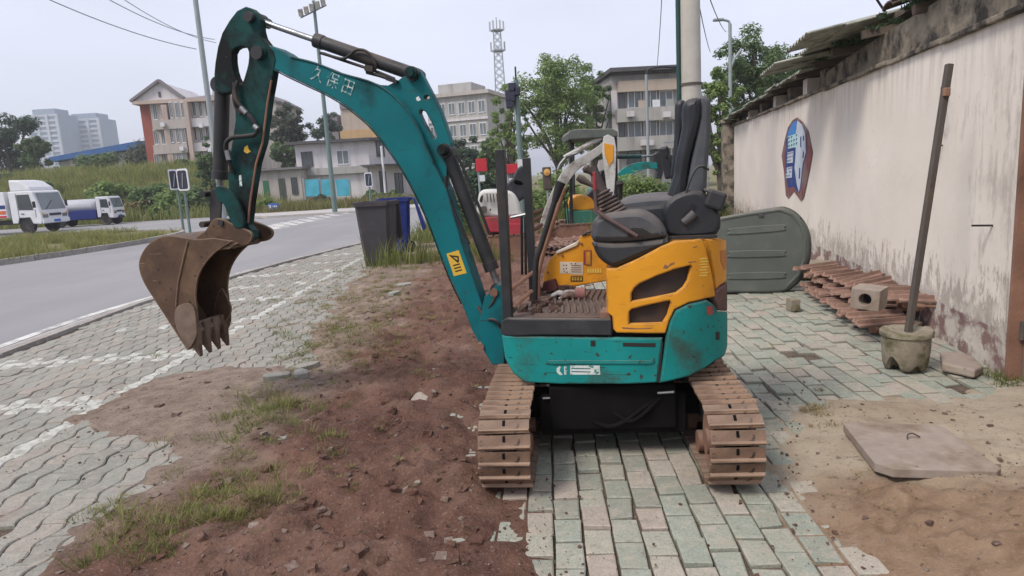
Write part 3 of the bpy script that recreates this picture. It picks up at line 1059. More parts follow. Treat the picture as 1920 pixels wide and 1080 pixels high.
pavement = sheet("pavement", [(-0.6, 1.0), (3.4, 1.0), (wall_x(3.6) + 0.1, 3.6), (wall_x(24) + 0.1, 24), (0.3, 24), (-0.6, 9)], -0.022, MT["joint"])
parking = sheet("parking_strip", [(a + 0.06, b) for a, b in KERBS if b > 0.5] + [(-1.3, 21), (-1.3, 0.6)], -0.020, MT["joint"])


def in_frame(x, y, z=0.0, pad=30):
    d = Vector((x, y, z)) - EYE
    w = d.dot(_F)
    if w <= 0.1:
        return False
    px, py = 960 + CAM_F * d.dot(_R) / w, 540 - CAM_F * d.dot(_U) / w
    return -pad < px < 1920 + pad and -pad < py < 1080 + pad


def lay(owner, name, pieces, mesh_of, mats, near_n=298, rest="paving_beyond"):
    """pieces: (x, y, z, rotz, tiltx, tilty, scale, variant, material). The nearest become objects, the others one joined part."""
    pieces = sorted(pieces, key=lambda p: p[0] ** 2 + p[1] ** 2)
    meshes = {}
    for i, p in enumerate(pieces[:near_n]):
        key = (p[7], p[8])
        if key not in meshes:
            meshes[key] = mesh_of(p[7]).mesh(name, mats[p[8]])
        o = link(name, meshes[key], owner)
        o.location = p[:3]
        o.rotation_euler = (p[4], p[5], p[3])
        o.scale = (p[6], p[6], 1)
    groups = {}
    for p in pieces[near_n:]:
        groups.setdefault(p[7], []).append(p)
    b = MB()
    for var, ps in groups.items():
        src = mesh_of(var)
        for p in ps:
            b.mi = p[8]
            c, s = math.cos(p[3]) * p[6], math.sin(p[3]) * p[6]
            b.add([(p[0] + x * c - y * s, p[1] + x * s + y * c, p[2] + z + y * p[4] - x * p[5]) for x, y, z in src.v], src.f)
    o = b.build(rest, mats, owner, fix=False)
    tag(o, kind="stuff")


def block(w, l, ch=0.006, dep=0.05, var=0):
    rs = random.Random(var + 11)
    q = block_shape(w, l, ch, dep)
    # knocked corners and slightly skewed sides
    j = [(rs.gauss(0, 0.0025), rs.gauss(0, 0.0035), rs.random() ** 6 * 0.012) for _ in range(4)]
    v = []
    for i, (x, y, z) in enumerate(q.v):
        dx, dy, k = j[i % 4]
        v.append((x + dx - math.copysign(k, x), y + dy - math.copysign(k, y), z - (0.004 * rs.random() if i >= 8 else 0)))
    q.v = v
    return q


def block_shape(w, l, ch=0.006, dep=0.05):
    b = MB()
    x, y = w / 2, l / 2
    b.add([(-x, -y, -dep), (x, -y, -dep), (x, y, -dep), (-x, y, -dep), (-x, -y, -ch), (x, -y, -ch), (x, y, -ch), (-x, y, -ch),
           (-x + ch, -y + ch, 0), (x - ch, -y + ch, 0), (x - ch, y - ch, 0), (-x + ch, y - ch, 0)],
          [(0, 1, 5, 4), (1, 2, 6, 5), (2, 3, 7, 6), (3, 0, 4, 7), (4, 5, 9, 8), (5, 6, 10, 9), (6, 7, 11, 10), (7, 4, 8, 11), (8, 9, 10, 11)])
    return b


# green-grey bricks, laid in columns running away from the camera
BW, BL, BH = 0.112, 0.172, rad(3.4)
pieces = []
cH, sH = math.cos(BH), math.sin(BH)
missing = [(2.0, 4.57), (2.07, 4.60), (2.62, 3.75)]
for i in range(-8, 34):
    for j in range(-1, 60):
        a = i * BW + 0.02
        c = (j + (0.5 if i % 2 else 0.0) + 0.05 * math.sin(i * 1.7)) * BL + 1.55
        x, y = a * cH + c * sH, -a * sH + c * cH
        if y > 11.0 or y < 1.7 or x > wall_x(y) + 0.04:
            continue
        if not in_frame(x, y):
            continue
        if any(math.hypot(x - p, y - q) < 0.075 for p, q in missing):
            continue
        pieces.append((x, y, random.gauss(-0.003, 0.004) - 0.007 * (random.random() < 0.12), -BH + random.gauss(0, 0.012), random.gauss(0, 0.009), random.gauss(0, 0.009), 1 - abs(random.gauss(0, 0.006)), random.randrange(9), 0))
X, Y = np.array([p[0] for p in pieces]), np.array([p[1] for p in pieces])
pieces = [p for p, h in zip(pieces, np.maximum(soil_h(X, Y), sand_h(X, Y))) if h <= 0.035]
lay(pavement, "brick", pieces, lambda v: block(BW - 0.008, BL - 0.008, 0.005, 0.05, v), [MT["brick"]])


def wave_block(sign, W=0.1125, L=0.225, A=0.017, ch=0.005, dep=0.05, g=0.0055):
    n = 8
    right = [(W / 2 - g + sign * A * math.sin(2 * math.pi * k / n), -L / 2 + g / 2 + (L - g) * k / n) for k in range(n + 1)]
    left = [(-W / 2 + g * 0 + sign * A * math.sin(2 * math.pi * k / n), -L / 2 + g / 2 + (L - g) * k / n) for k in range(n, -1, -1)]
    ring = right + left
    m = len(ring)
    cx = lambda q, k: (q[0] - math.copysign(k, q[0]), q[1] * (1 - k / (L / 2)))
    b = MB()
    vs = [(x, y, -dep) for x, y in ring] + [(x, y, -ch) for x, y in ring] + [(*cx(q, ch), 0) for q in ring]
    fs = [(k, (k + 1) % m, m + (k + 1) % m, m + k) for k in range(m)] + [(m + k, m + (k + 1) % m, 2 * m + (k + 1) % m, 2 * m + k) for k in range(m)]
    tri = 2 * m
    half = n + 1
    fs += [(tri + k, tri + k + 1, tri + m - 2 - k, tri + m - 1 - k) for k in range(n)]
    return b.add(vs, fs)


LINES_Y = [4.45, 5.70, 7.0, 8.45, 9.65, 10.9, 12.2, 13.5]
pieces = []


def kerb_x(y):
    for (xa, ya), (xb, yb) in zip(KERBS, KERBS[1:]):
        if ya <= y <= yb:
            return xa + (xb - xa) * (y - ya) / (yb - ya)
    return KERBS[-1][0]


for i in range(0, 36):
    for j in range(0, 86):
        x = -5.2 + i * 0.1125
        y = 1.7 + (j + (0.5 if i % 2 else 0.0)) * 0.225
        if x < kerb_x(y) + 0.13 or not in_frame(x, y) or y > 19:
            continue
        white = 0
        for k, ly in enumerate(LINES_Y):
            yy = ly + 0.10 * (x + 3.9) * (0.2 if k < 3 else 1.0)
            if abs(y - yy) < 0.085 and x < -2.80:
                white = 1
        if abs(x + 2.86) < 0.062 and y > 3.3:
            white = 1
        if white and random.random() < 0.16:
            white = 0
        dz = random.gauss(-0.001, 0.0025)
        pieces.append((x, y, dz, random.gauss(0, 0.008), random.gauss(0, 0.006), random.gauss(0, 0.008), 1 - abs(random.gauss(0, 0.004)), 1 if i % 2 else -1, white))
X, Y = np.array([p[0] for p in pieces]), np.array([p[1] for p in pieces])
pieces = [p for p, h in zip(pieces, soil_h(X, Y)) if h <= 0.03]
lay(parking, "paver", pieces, wave_block, [MT["wave"], MT["wave_white"]])

# ---- zebra crossing on the far road
zebra = tag(link("road_markings", None), kind="structure")
for k in range(11):
    a = on_z(486 + k * 16.5, 437 - k * 3.6, ROAD_Z)
    b = MB()
    dx, dy = -0.42, 0.9
    l = 3.4
    nrm = Vector((dx, dy, 0)).normalized()
    s = Vector((nrm.y, -nrm.x, 0)) * 0.2
    p = Vector((a.x, a.y, ROAD_Z + 0.005))
    b.add([p - s, p + s, p + s + nrm * l, p - s + nrm * l], [(0, 1, 2, 3)])
    b.build("stripe", MT["road_paint"], zebra)
# ---- planted median on the left
MED = [(-15, 8), (-13.6, 13), (-12.9, 16.8), (-12.35, 18.7), (-11.95, 21.6), (-12.1, 24.6), (-13.2, 26.8), (-15.5, 28.2), (-21, 28.6), (-40, 28), (-40, 8)]
sheet("median_strip", MED, 0.0, MT["earth"], thick=0.14)
mk = tag(link("median_kerb", None), kind="structure")
stones_along(mk, smooth_open(MED[1:9], 4), 0.16, -0.12, 0.045, 0.8, MT["kerb"])
sheet("far_pavement", [(1.5, 36.4), (-5.5, 36.4), (-13.0, 36.3), (-16.5, 41), (-15, 43), (2, 42)], 0.0, MT["gutter"], thick=0.12)


# grassy bank behind the trucks, rising to the left
def bank_h(x, y):
    x, y = np.asarray(x), np.asarray(y)
    k = np.clip((-17.5 - x) / 9.0, 0, 1)
    r = np.clip((y - 47 + 0.12 * (x + 40)) / 14.0, 0, 1)
    r = r * r * (3 - 2 * r)
    return -0.12 + k * r * 3.7 + (fbm(x * 0.3, y * 0.3, 4) - 0.5) * 0.9 * r


ys = np.arange(42, 100, 0.7)
xs = np.arange(-110, -8, 0.8)
X, Y = np.meshgrid(xs, ys)
nx = len(xs)
i = np.arange(nx * (len(ys) - 1)).reshape(len(ys) - 1, nx)[:, :-1].ravel()
me = np_mesh("grass_bank", np.stack([X, Y, bank_h(X, Y)], -1).reshape(-1, 3), np.stack([i, i + 1, i + nx + 1, i + nx], 1), MT["earth"])
me.polygons.foreach_set("use_smooth", [True] * len(me.polygons))
tag(link("hill", me), kind="structure")


# ---------------------------------------------------------------- grass and loose stones
def blades(spots, hmin, hmax, per, spread, wid=0.006, lean=0.5):
    """spots (x, y, z, size): bent two-segment blades round each spot"""
    S = np.array(spots, float)
    n = len(S) * per
    idx = np.repeat(np.arange(len(S)), per)
    sz = S[idx, 3]
    ang = np.random.rand(n) * 2 * math.pi
    rr = np.sqrt(np.random.rand(n)) * spread * sz
    bx, by = S[idx, 0] + np.cos(ang) * rr, S[idx, 1] + np.sin(ang) * rr
    bz = S[idx, 2] - 0.01
    h = (hmin + (hmax - hmin) * np.random.rand(n)) * sz
    la = ang + np.random.randn(n) * 0.8
    ln = h * lean * (0.3 + np.random.rand(n))
    w = wid * (0.6 + 0.8 * np.random.rand(n))
    px, py = -np.sin(la + np.random.randn(n) * 0.7), np.cos(la)
    P0 = np.stack([bx - px * w, by - py * w, bz], 1)
    P1 = np.stack([bx + px * w, by + py * w, bz], 1)
    mx, my = bx + np.cos(la) * ln * 0.35, by + np.sin(la) * ln * 0.35
    P2 = np.stack([mx + px * w * 0.75, my + py * w * 0.75, bz + h * 0.6], 1)
    P3 = np.stack([mx - px * w * 0.75, my - py * w * 0.75, bz + h * 0.6], 1)
    P4 = np.stack([bx + np.cos(la) * ln, by + np.sin(la) * ln, bz + h], 1)
    V = np.concatenate([P0, P1, P2, P3, P4], 0)
    i = np.arange(n)
    T = np.concatenate([np.stack([i, i + n, i + 2 * n], 1), np.stack([i, i + 2 * n, i + 3 * n], 1), np.stack([i + 3 * n, i + 2 * n, i + 4 * n], 1)], 0)
    return V, T


def grass(name, spots, hmin, hmax, per, spread, mat, wid=0.006, lean=0.5, label=None, cat=None):
    V, T = blades(spots, hmin, hmax, per, spread, wid, lean)
    o = link(name, np_mesh(name, V, T, mat))
    return tag(o, label, cat, kind="stuff")


def spot_px(x, y, n, sx, sy, size=1.0):
    """n tufts scattered about the ground seen at photo pixel (x, y)"""
    P = [on_z(x + random.gauss(0, sx), min(1140, y + random.gauss(0, sy))) for _ in range(n)]
    X, Y = np.array([p.x for p in P]), np.array([p.y for p in P])
    Z = np.maximum(0.0, np.maximum(soil_h(X, Y), sand_h(X, Y)))
    return [(a, c, z, size * random.uniform(0.5, 1.2)) for a, c, z in zip(X, Y, Z)]


green = []
for x, y, n, sx, sy, s in [(600, 640, 26, 45, 14, 1.0), (640, 610, 16, 40, 14, 0.9), (500, 785, 22, 35, 13, 1.0), (540, 775, 10, 30, 10, 1.0), (470, 805, 9, 22, 8, 0.9),
                           (395, 835, 9, 25, 8, 0.8), (450, 945, 16, 45, 15, 1.0), (380, 975, 16, 40, 14, 1.0), (490, 925, 8, 25, 10, 1.0), (235, 985, 14, 35, 18, 0.9), (300, 990, 10, 40, 16, 0.8),
                           (210, 1055, 10, 40, 14, 0.9), (270, 1060, 8, 40, 12, 0.8), (615, 855, 6, 18, 14, 0.7), (505, 567, 8, 9, 3, 0.8), (420, 900, 6, 20, 6, 0.7),
                           (740, 500, 30, 35, 9, 1.6), (790, 490, 26, 30, 10, 1.7), (720, 545, 14, 30, 8, 1.0), (680, 560, 12, 35, 9, 0.9), (560, 660, 10, 30, 6, 0.7),
                           (830, 480, 20, 30, 12, 1.7), (770, 475, 16, 25, 6, 1.5), (1880, 705, 10, 20, 5, 0.8), (1905, 715, 8, 20, 6, 0.8), (285, 668, 4, 12, 2, 0.5), (710, 560, 30, 45, 22, 0.8), (660, 620, 34, 50, 26, 0.8), (590, 690, 22, 45, 22, 0.7), (520, 800, 22, 50, 24, 0.8), (430, 900, 12, 70, 26, 0.7), (330, 960, 12, 80, 24, 0.7), (700, 690, 14, 50, 40, 0.5), (560, 900, 12, 80, 50, 0.5)]:
    green += spot_px(x, y, int(n * 0.7), sx * 1.25, sy * 1.35, s)
tag(grass("grass_tufts", green, 0.012, 0.075, 55, 0.075, MT["grass"], 0.0015, 1.1), "low green tufts growing along the reddish soil strip", "grass")
dry = []
for x, y, n, sx, sy, s in [(690, 590, 150, 70, 45, 0.7), (740, 640, 60, 50, 50, 0.6), (600, 560, 40, 50, 20, 0.7), (700, 600, 70, 70, 50, 0.7), (620, 630, 40, 60, 25, 0.8), (690, 550, 40, 50, 18, 0.8), (520, 765, 16, 35, 12, 1.0), (450, 950, 26, 90, 30, 0.6), (250, 1000, 24, 60, 30, 0.7),
                           (1530, 775, 16, 18, 14, 0.5), (1600, 935, 8, 40, 40, 0.35), (810, 500, 40, 50, 18, 1.0), (760, 700, 24, 60, 50, 0.4), (700, 860, 20, 120, 60, 0.35), (1560, 512, 20, 22, 6, 1.0)]:
    dry += spot_px(x, y, n, sx, sy, s)
tag(grass("dry_grass", dry, 0.02, 0.07, 50, 0.06, MT["grass_dry"], 0.0014, 1.2), "straw coloured dry grass scattered over the soil strip", "grass")

# weeds in the yard behind the machine and by the bins
yard = []
for _ in range(900):
    x, y = random.uniform(-2.2, 6.0), random.uniform(10.5, 24)
    if 0.1 < x < 3.6 and y < 15.5 and random.random() < 0.75:
        continue
    if x > wall_x(y) - 0.2:
        continue
    d = float(fbm(np.array(x * 0.5), np.array(y * 0.5), 3))
    if d < 0.45:
        continue
    yard.append((x, y, 0.02, random.uniform(0.6, 1.5)))
tag(grass("yard_weeds", yard, 0.10, 0.42, 55, 0.22, MT["grass"], 0.006, 0.6), "tall weeds filling the yard behind the parked machines", "weeds")
med = []
for _ in range(3600):
    x, y = random.uniform(-30, -11.5), random.uniform(12, 28.5)
    if not in_poly(np.array(x), np.array(y), MED) or not in_frame(x, y):
        continue
    if float(fbm(np.array(x * 0.6), np.array(y * 0.6), 3)) < 0.44:
        continue
    med.append((x, y, 0.0, random.uniform(0.5, 1.3)))
tag(grass("median_grass", med, 0.08, 0.30, 36, 0.22, [MT["grass_dry"], MT["grass_bank"]], 0.008, 0.7), "rough grass on the median between the roads", "grass")
mm = bpy.data.objects["median_grass"].data
mm.polygons.foreach_set("material_index", (np.random.rand(len(mm.polygons)) < 0.6).astype(np.int32))
bank = []
for _ in range(5200):
    x, y = random.uniform(-75, -17), random.uniform(42.5, 64)
    p = Vector((x, y, float(bank_h(x, y))))
    if not in_frame(p.x, p.y, p.z):
        continue
    bank.append((x, y, p.z, random.uniform(0.5, 1.4)))
tag(grass("bank_grass", bank, 0.3, 1.0, 18, 0.7, [MT["grass_bank"], MT["grass_dry"]], 0.025, 0.5), "tall unmown grass covering the bank behind the trucks", "grass")
mm = bpy.data.objects["bank_grass"].data
mm.polygons.foreach_set("material_index", (np.random.rand(len(mm.polygons)) < 0.25).astype(np.int32))
verge = []
for _ in range(700):
    x, y = random.uniform(-15, 1), random.uniform(41.5, 47)
    verge.append((x, y, -0.1, random.uniform(0.5, 1.3)))
tag(grass("verge_flowers", verge, 0.2, 0.75, 30, 0.5, [MT["grass"], MT["grass_dry"]], 0.02, 0.5), "low flowering plants on the verge before the white house", "plants")
mm = bpy.data.objects["verge_flowers"].data
mm.polygons.foreach_set("material_index", (np.random.rand(len(mm.polygons)) < 0.5).astype(np.int32))


def stones(name, spots, label):
    """rough eight-cornered stones, one joined heap of loose bits"""
    b = MB()
    for x, y, z, s in spots:
        a = random.uniform(0, 6.28)
        R = Matrix.Rotation(a, 3, "Z") @ Matrix.Rotation(random.uniform(-0.5, 0.5), 3, "X")
        q = [Vector((sx * random.uniform(0.55, 1.0), sy * random.uniform(0.45, 0.85), sz * random.uniform(0.3, 0.6))) * s for sz in (-1, 1) for sx, sy in ((-1, -1), (1, -1), (1, 1), (-1, 1))]
        b.hexa([R @ p + Vector((x, y, z + s * 0.15)) for p in q])
    o = b.build(name, MT["stone"], fix=False)
    return tag(o, label, "stones", kind="stuff")


sp = []
X = np.random.uniform(-2.9, 0.3, 12000)
Y = 1.9 + 8.5 * np.random.rand(12000) ** 2
for x, y, h in zip(X, Y, soil_h(X, Y)):
    if h < 0.012 or len(sp) >= 3000 or not in_frame(x, y):
        continue
    k = random.random()
    sp.append((x, y, h - 0.004, 0.0025 + 0.026 * k ** 22 + 0.004 * random.random()))
clods = []
X = np.random.uniform(-1.7, 0.0, 1500)
Y = 1.9 + 7.0 * np.random.rand(1500) ** 1.7
for x, y, h in zip(X, Y, soil_h(X, Y)):
    if h > 0.015 and len(clods) < 750 and in_frame(x, y):
        clods.append((x, y, h - 0.006, 0.008 + 0.026 * random.random() ** 5))
o = stones("soil_clods", clods, "dark red clods of soil beside the near track")
o.data.materials[0] = MT["strip_soil"]
stones("soil_pebbles", sp, "small stones lying in the reddish soil strip")
sp = []
X, Y = np.random.uniform(1.2, 3.2, 1500), np.random.uniform(1.6, 3.7, 1500)
for x, y, h in zip(X, Y, sand_h(X, Y)):
    if h < 0.012 or len(sp) >= 600:
        continue
    sp.append((x, y, h, 0.003 + 0.012 * random.random() ** 5))
stones("sand_pebbles", sp, "small grit lying on the sandy ground")

# crumbs of soil carried onto the paving
sp = []
X = np.random.uniform(-3.4, 1.9, 26000)
Y = 1.9 + 6.5 * np.random.rand(26000) ** 1.6
D = np.maximum(sdf(X, Y, SOIL), sdf(X, Y, SAND))
for x, y, d, h in zip(X, Y, D, np.maximum(soil_h(X, Y), sand_h(X, Y))):
    if h > 0.005 or len(sp) > 3000 or random.random() > 0.6 * math.exp(min(0, d) / 0.20) + 0.003 or not in_frame(x, y):
        continue
    sp.append((x, y, 0.0, 0.002 + 0.007 * random.random() ** 4))
o = stones("soil_crumbs", sp, "crumbs of soil scattered over the edges of the paving")
o.data.materials[0] = MT["strip_soil"]

# broken paver pieces at the edge of the soil, each its own thing
for k, (px, py, s, rz) in enumerate([(520, 720, 0.11, 0.3), (575, 690, 0.12, 0.9), (755, 540, 0.13, 0.2), (740, 560, 0.10, 1.1), (565, 716, 0.08, 2.0)]):
    p = on_z(px, py)
    b = MB()
    pts = [(-0.9, -0.5), (0.2, -0.62), (0.95, -0.3), (0.8, 0.45), (-0.1, 0.6), (-0.85, 0.35)]
    b.prism([(x * s * random.uniform(0.85, 1.1), y * s * random.uniform(0.85, 1.1)) for x, y in pts], 0, 0.045, lambda a, c, t: (a, c, t))
    o = b.build("broken_paver", MT["wave"], bevel=0.006)
    hh = float(soil_h(np.array(p.x), np.array(p.y)))
    o.location = (p.x, p.y, max(0.0, hh) - 0.012)
    o.rotation_euler = (random.uniform(-0.06, 0.06), random.uniform(-0.06, 0.06), rz)
    tag(o, ["broken pale paver at the left edge of the soil", "larger loose paver beside the grass tuft on the soil", "pale paver fragment lying farther back toward the bins", "paver fragment next to the pale one toward the bins", "smallest paver chip beside the loose pavers"][k], "paver", "loose broken pavers on the soil strip")

# ================================================================ THE EXCAVATOR
EX_C, EX_A = Vector((0.49, 3.48, 0.0)), rad(14)          # swing centre on the ground; the boom points left and a little away
EXR = Matrix.Rotation(EX_A, 3, "Z")
ex = thing("mini_excavator", "teal and yellow mini excavator with raised boom standing on the brick pavement", "excavator", EX_C)
_el = EXR @ (EYE - EX_C)


def EL(x, y, v):
    """photo pixel -> point of the machine's own frame (u to the rear, v away from the viewer, z up) in its plane v"""
    d = EXR @ ray(x, y)
    return _el + d * ((v - _el.y) / d.y)


def E2(pts, v):
    return [(p.x, p.z) for p in (EL(x, y, v) for x, y in pts)]


def up(o):
    o.rotation_euler = (0, 0, -EX_A)
    return o


def xplate(name, px, holes, v0, v1, mat, bevel=0.006, parent=None):
    """plate of the machine traced on its near side v0, reaching back to v1"""
    me = plate_mesh(name, E2(px, v0), [E2(h, v0) for h in holes], abs(v1 - v0) / 2, bevel, mat)
    o = link(name, me, parent or ex)
    for vt in me.vertices:
        vt.co.y += (v0 + v1) / 2
    if parent is None:
        up(o)
    return o


def xbuild(b, name, mat, parent=None, **k):
    o = b.build(name, mat, parent or ex, **k)
    if parent is None:
        up(o)
    return o


# ---- body outline seen from above: front corner, straight near side, rounded tail
U_F, U_0, U_R, V_N = EL(944, 640, -0.40).x, 0.16, 0.60, -0.47
plan = [(U_F, 0.45), (U_F, 0.1), (U_F, V_N + 0.10)]
plan += [(U_F + 0.10 - 0.10 * math.cos(a), V_N + 0.10 - 0.10 * math.sin(a)) for a in [rad(k) for k in range(10, 91, 10)]]
plan += [(U_F + 0.3, V_N), (0.0, V_N), (U_0, V_N)]
for k in range(1, 37):
    a = rad(-90 + k * 5)
    c, s = math.cos(a), math.sin(a)
    e = 2 / 2.7
    plan.append((U_0 + (U_R - U_0) * abs(c) ** e, V_N * -1 * math.copysign(abs(s) ** e, s)))
plan = [Vector((a, c)) for a, c in plan]
plan_s = [0.0]
for a, c in zip(plan, plan[1:]):
    plan_s.append(plan_s[-1] + (c - a).length)


def plan_at(s):
    s = min(max(s, 0.0), plan_s[-1] - 1e-6)
    for i in range(1, len(plan)):
        if s <= plan_s[i]:
            k = (s - plan_s[i - 1]) / max(plan_s[i] - plan_s[i - 1], 1e-9)
            t = (plan[i] - plan[i - 1]).normalized()
            return plan[i - 1].lerp(plan[i], k), Vector((t.y, -t.x))
    return plan[-1], Vector((1, 0))


def body_px(x, y):
    """photo pixel -> (distance round the body, z) on the body's skin"""
    d = EXR @ ray(x, y)
    best, near = None, None
    for i in range(len(plan) - 1):
        a, b_ = plan[i], plan[i + 1]
        e = b_ - a
        den = d.x * e.y - d.y * e.x
        if abs(den) > 1e-9:
            w = a - Vector((_el.x, _el.y))
            t = (w.x * e.y - w.y * e.x) / den
            q = (w.x * d.y - w.y * d.x) / den
            if t > 0 and -1e-6 <= q <= 1 + 1e-6 and (best is None or t < best[0]):
                best = (t, plan_s[i] + q * e.length)
        # closest approach, for pixels just past the silhouette
        w = a - Vector((_el.x, _el.y))
        t2 = max(1e-3, (w.x * d.x + w.y * d.y) / (d.x ** 2 + d.y ** 2))
        dist = math.hypot(_el.x + d.x * t2 - a.x, _el.y + d.y * t2 - a.y)
        if near is None or dist < near[0]:
            near = (dist, t2, plan_s[i])
    if best is not None:
        return best[1], _el.z + d.z * best[0]
    return near[2], _el.z + d.z * near[1]


def wrap(name, px, holes, thick, bevel, mat, lift=0.0, parent=None):
    """panel that follows the body's skin; lift moves it out of the skin"""
    me = plate_mesh(name, [body_px(*p) for p in px], [[body_px(*p) for p in h] for h in holes], thick / 2, bevel, mat)
    bm = bmesh.new()
    bm.from_mesh(me)
    s0, s1 = min(v.co.x for v in bm.verts), max(v.co.x for v in bm.verts)
    k = math.floor(s0 / 0.045) * 0.045
    while k < s1:
        if k > s0 + 1e-4:
            bmesh.ops.bisect_plane(bm, geom=bm.verts[:] + bm.edges[:] + bm.faces[:], plane_co=(k, 0, 0), plane_no=(1, 0, 0), dist=1e-5)
        k += 0.045
    for v in bm.verts:
        p, n = plan_at(v.co.x)
        off = lift - thick / 2 - v.co.y
        v.co = (p.x + n.x * off, p.y + n.y * off, v.co.z)
    bmesh.ops.recalc_face_normals(bm, faces=bm.faces)
    bm.to_mesh(me)
    bm.free()
    smooth_mesh(me, 30)
    o = link(name, me, parent or ex)
    if parent is None:
        up(o)
    return o


# ---- crawler tracks
TR_A = rad(5.7)
SH_W, SH_P, TR_R, TR_L = 0.222, 0.066, 0.160, 0.60         # shoe width, pitch, end radius, half distance of the wheels
TRK_Z = 0.018
shoe_b = MB()
shoe_b.box((0, 0, 0.006), (SH_W, SH_P * 0.93, 0.010))
shoe_b.mi = 2
for yy in (-0.022,):
    shoe_b.add([(-SH_W / 2, yy - 0.007, 0.010), (SH_W / 2, yy - 0.007, 0.010), (SH_W / 2, yy + 0.009, 0.010), (-SH_W / 2, yy + 0.009, 0.010),
                (-SH_W / 2 + 0.003, yy - 0.003, 0.024), (SH_W / 2 - 0.003, yy - 0.003, 0.024), (SH_W / 2 - 0.003, yy + 0.004, 0.024), (-SH_W / 2 + 0.003, yy + 0.004, 0.024)],
               [(0, 1, 5, 4), (1, 2, 6, 5), (2, 3, 7, 6), (3, 0, 4, 7), (4, 5, 6, 7)])
shoe_b.mi = 1
shoe_b.box((0.0, 0.014, 0.0115), (0.012, 0.026, 0.003))      # slot and bolt heads
shoe_me = shoe_b.mesh("track_shoe", [MT["track_plate"], MT["dark_void"], MT["steel_track"]])
TR_N, TR_B = -0.715, 0.60                                    # near and far wheel
TR_S = TR_B - TR_N
per = 2 * TR_S + 2 * math.pi * TR_R
n_shoes = int(round(per / SH_P))


def track_at(s):
    """point and outward angle on the loop, in (y, z) with the wheel axles at z = TR_R"""
    s %= per
    if s < TR_S:
        return TR_N + s, 2 * TR_R, 0.0
    s -= TR_S
    if s < math.pi * TR_R:
        a = s / TR_R
        return TR_B + TR_R * math.sin(a), TR_R + TR_R * math.cos(a), -a
    s -= math.pi * TR_R
    if s < TR_S:
        return TR_B - s, 0.0, -math.pi
    a = (s - TR_S) / TR_R
    return TR_N - TR_R * math.sin(a), TR_R - TR_R * math.cos(a), -math.pi - a


for side, lab in ((-1, "rust brown steel crawler track at the soil edge"), (1, "rust brown steel crawler track on the bricks")):
    xo = side * 0.48
    root = MB()
    # dark inner chain
    ring = []
    for k in range(64):
        y, z, a = track_at(per * k / 64)
        ring.append((y, z, a))
    r0 = [Vector((xo - 0.045, y - math.sin(a) * -0.004, z + 0.03)) for y, z, a in ring]
    for k in range(64):
        (y0, z0, a0), (y1, z1, a1) = ring[k], ring[(k + 1) % 64]
        f = lambda x, y, z, a, d: (xo + x, y + math.sin(-a) * d, z + math.cos(a) * d + 0.03)
        root.hexa([f(-0.05, y0, z0, a0, -0.05), f(0.05, y0, z0, a0, -0.05), f(0.05, y1, z1, a1, -0.05), f(-0.05, y1, z1, a1, -0.05),
                   f(-0.05, y0, z0, a0, -0.002), f(0.05, y0, z0, a0, -0.002), f(0.05, y1, z1, a1, -0.002), f(-0.05, y1, z1, a1, -0.002)])
    tr = root.build("crawler_track", MT["dark_void"], ex, fix=False)
    tr.rotation_euler = (0, 0, -TR_A)
    tr["label"] = lab
    for k in range(n_shoes):
        y, z, a = track_at(per * (k + 0.3) / n_shoes)
        o = link("track_shoe", shoe_me, tr)
        sag = 0
        o.location = (xo + random.gauss(0, 0.0025), y, z + 0.03 + sag)
        o.rotation_euler = (a + random.gauss(0, 0.03), random.gauss(0, 0.006), random.gauss(0, 0.006))
        o.scale = (1 + random.gauss(0, 0.006), 1, random.uniform(0.8, 1.1))
    for yy, rr in ((TR_N, TR_R - 0.012), (TR_B, TR_R - 0.012)):
        b = MB()
        for sx in (-1, 1):
            M = Matrix.Translation((xo + sx * 0.062, yy, TR_R + 0.03)) @ Matrix.Rotation(rad(90), 4, "Y")
            b.lathe([(0.03, -0.012), (rr - 0.05, -0.012), (rr - 0.03, -0.022), (rr - 0.005, -0.022), (rr - 0.005, 0.022), (rr - 0.03, 0.022), (rr - 0.05, 0.012), (0.03, 0.012)], 28, M)
        M = Matrix.Translation((xo, yy, TR_R + 0.03)) @ Matrix.Rotation(rad(90), 4, "Y")
        b.lathe([(0.055, -0.1), (0.055, 0.1)], 16, M)
        b.build("idler_wheel", MT["rust"], tr, smooth=True)
    for yy in (-0.46, -0.18, 0.09, 0.36):
        b = MB()
        M = Matrix.Translation((xo, yy, 0.085)) @ Matrix.Rotation(rad(90), 4, "Y")
        b.lathe([(0.05, -0.09), (0.05, -0.05), (0.03, -0.04), (0.03, 0.04), (0.05, 0.05), (0.05, 0.09)], 16, M)
        b.build("track_roller", MT["rust"], tr, smooth=True)
    b = MB()
    b.box((xo, -0.06, 0.20), (0.10, 1.15, 0.13))
    b.build("track_frame", MT["black_metal"], tr, bevel=0.015)

b = MB()
b.box((0, -0.02, 0.25), (0.60, 0.84, 0.22))
b.box((0, -0.36, 0.21), (0.70, 0.12, 0.20))  # nearer box, added to carry the dark shade between the tracks
b.box((0, -0.24, 0.22), (0.92, 0.14, 0.12))
b.box((0, 0.24, 0.22), (0.92, 0.10, 0.10))
b.lathe([(0.30, 0.34), (0.30, 0.43)], 32)
o = b.build("undercarriage", MT["dark_void"], ex, bevel=0.01)
o.rotation_euler = (0, 0, -TR_A)
b = MB()
b.prism([(0.86, 0.04), (0.90, 0.035), (0.915, 0.16), (0.96, 0.30), (0.93, 0.31), (0.885, 0.17)], -0.58, 0.58, lambda y, z, t: (t, y, z))
for sx in (-0.3, 0.3):
    b.bar((sx, 0.30, 0.2), (sx, 0.9, 0.15), 0.06, 0.08)
o = b.build("dozer_blade", MT["rust"], ex, bevel=0.006)  # blade out of view, added to block light under the machine
o.rotation_euler = (0, 0, -TR_A)

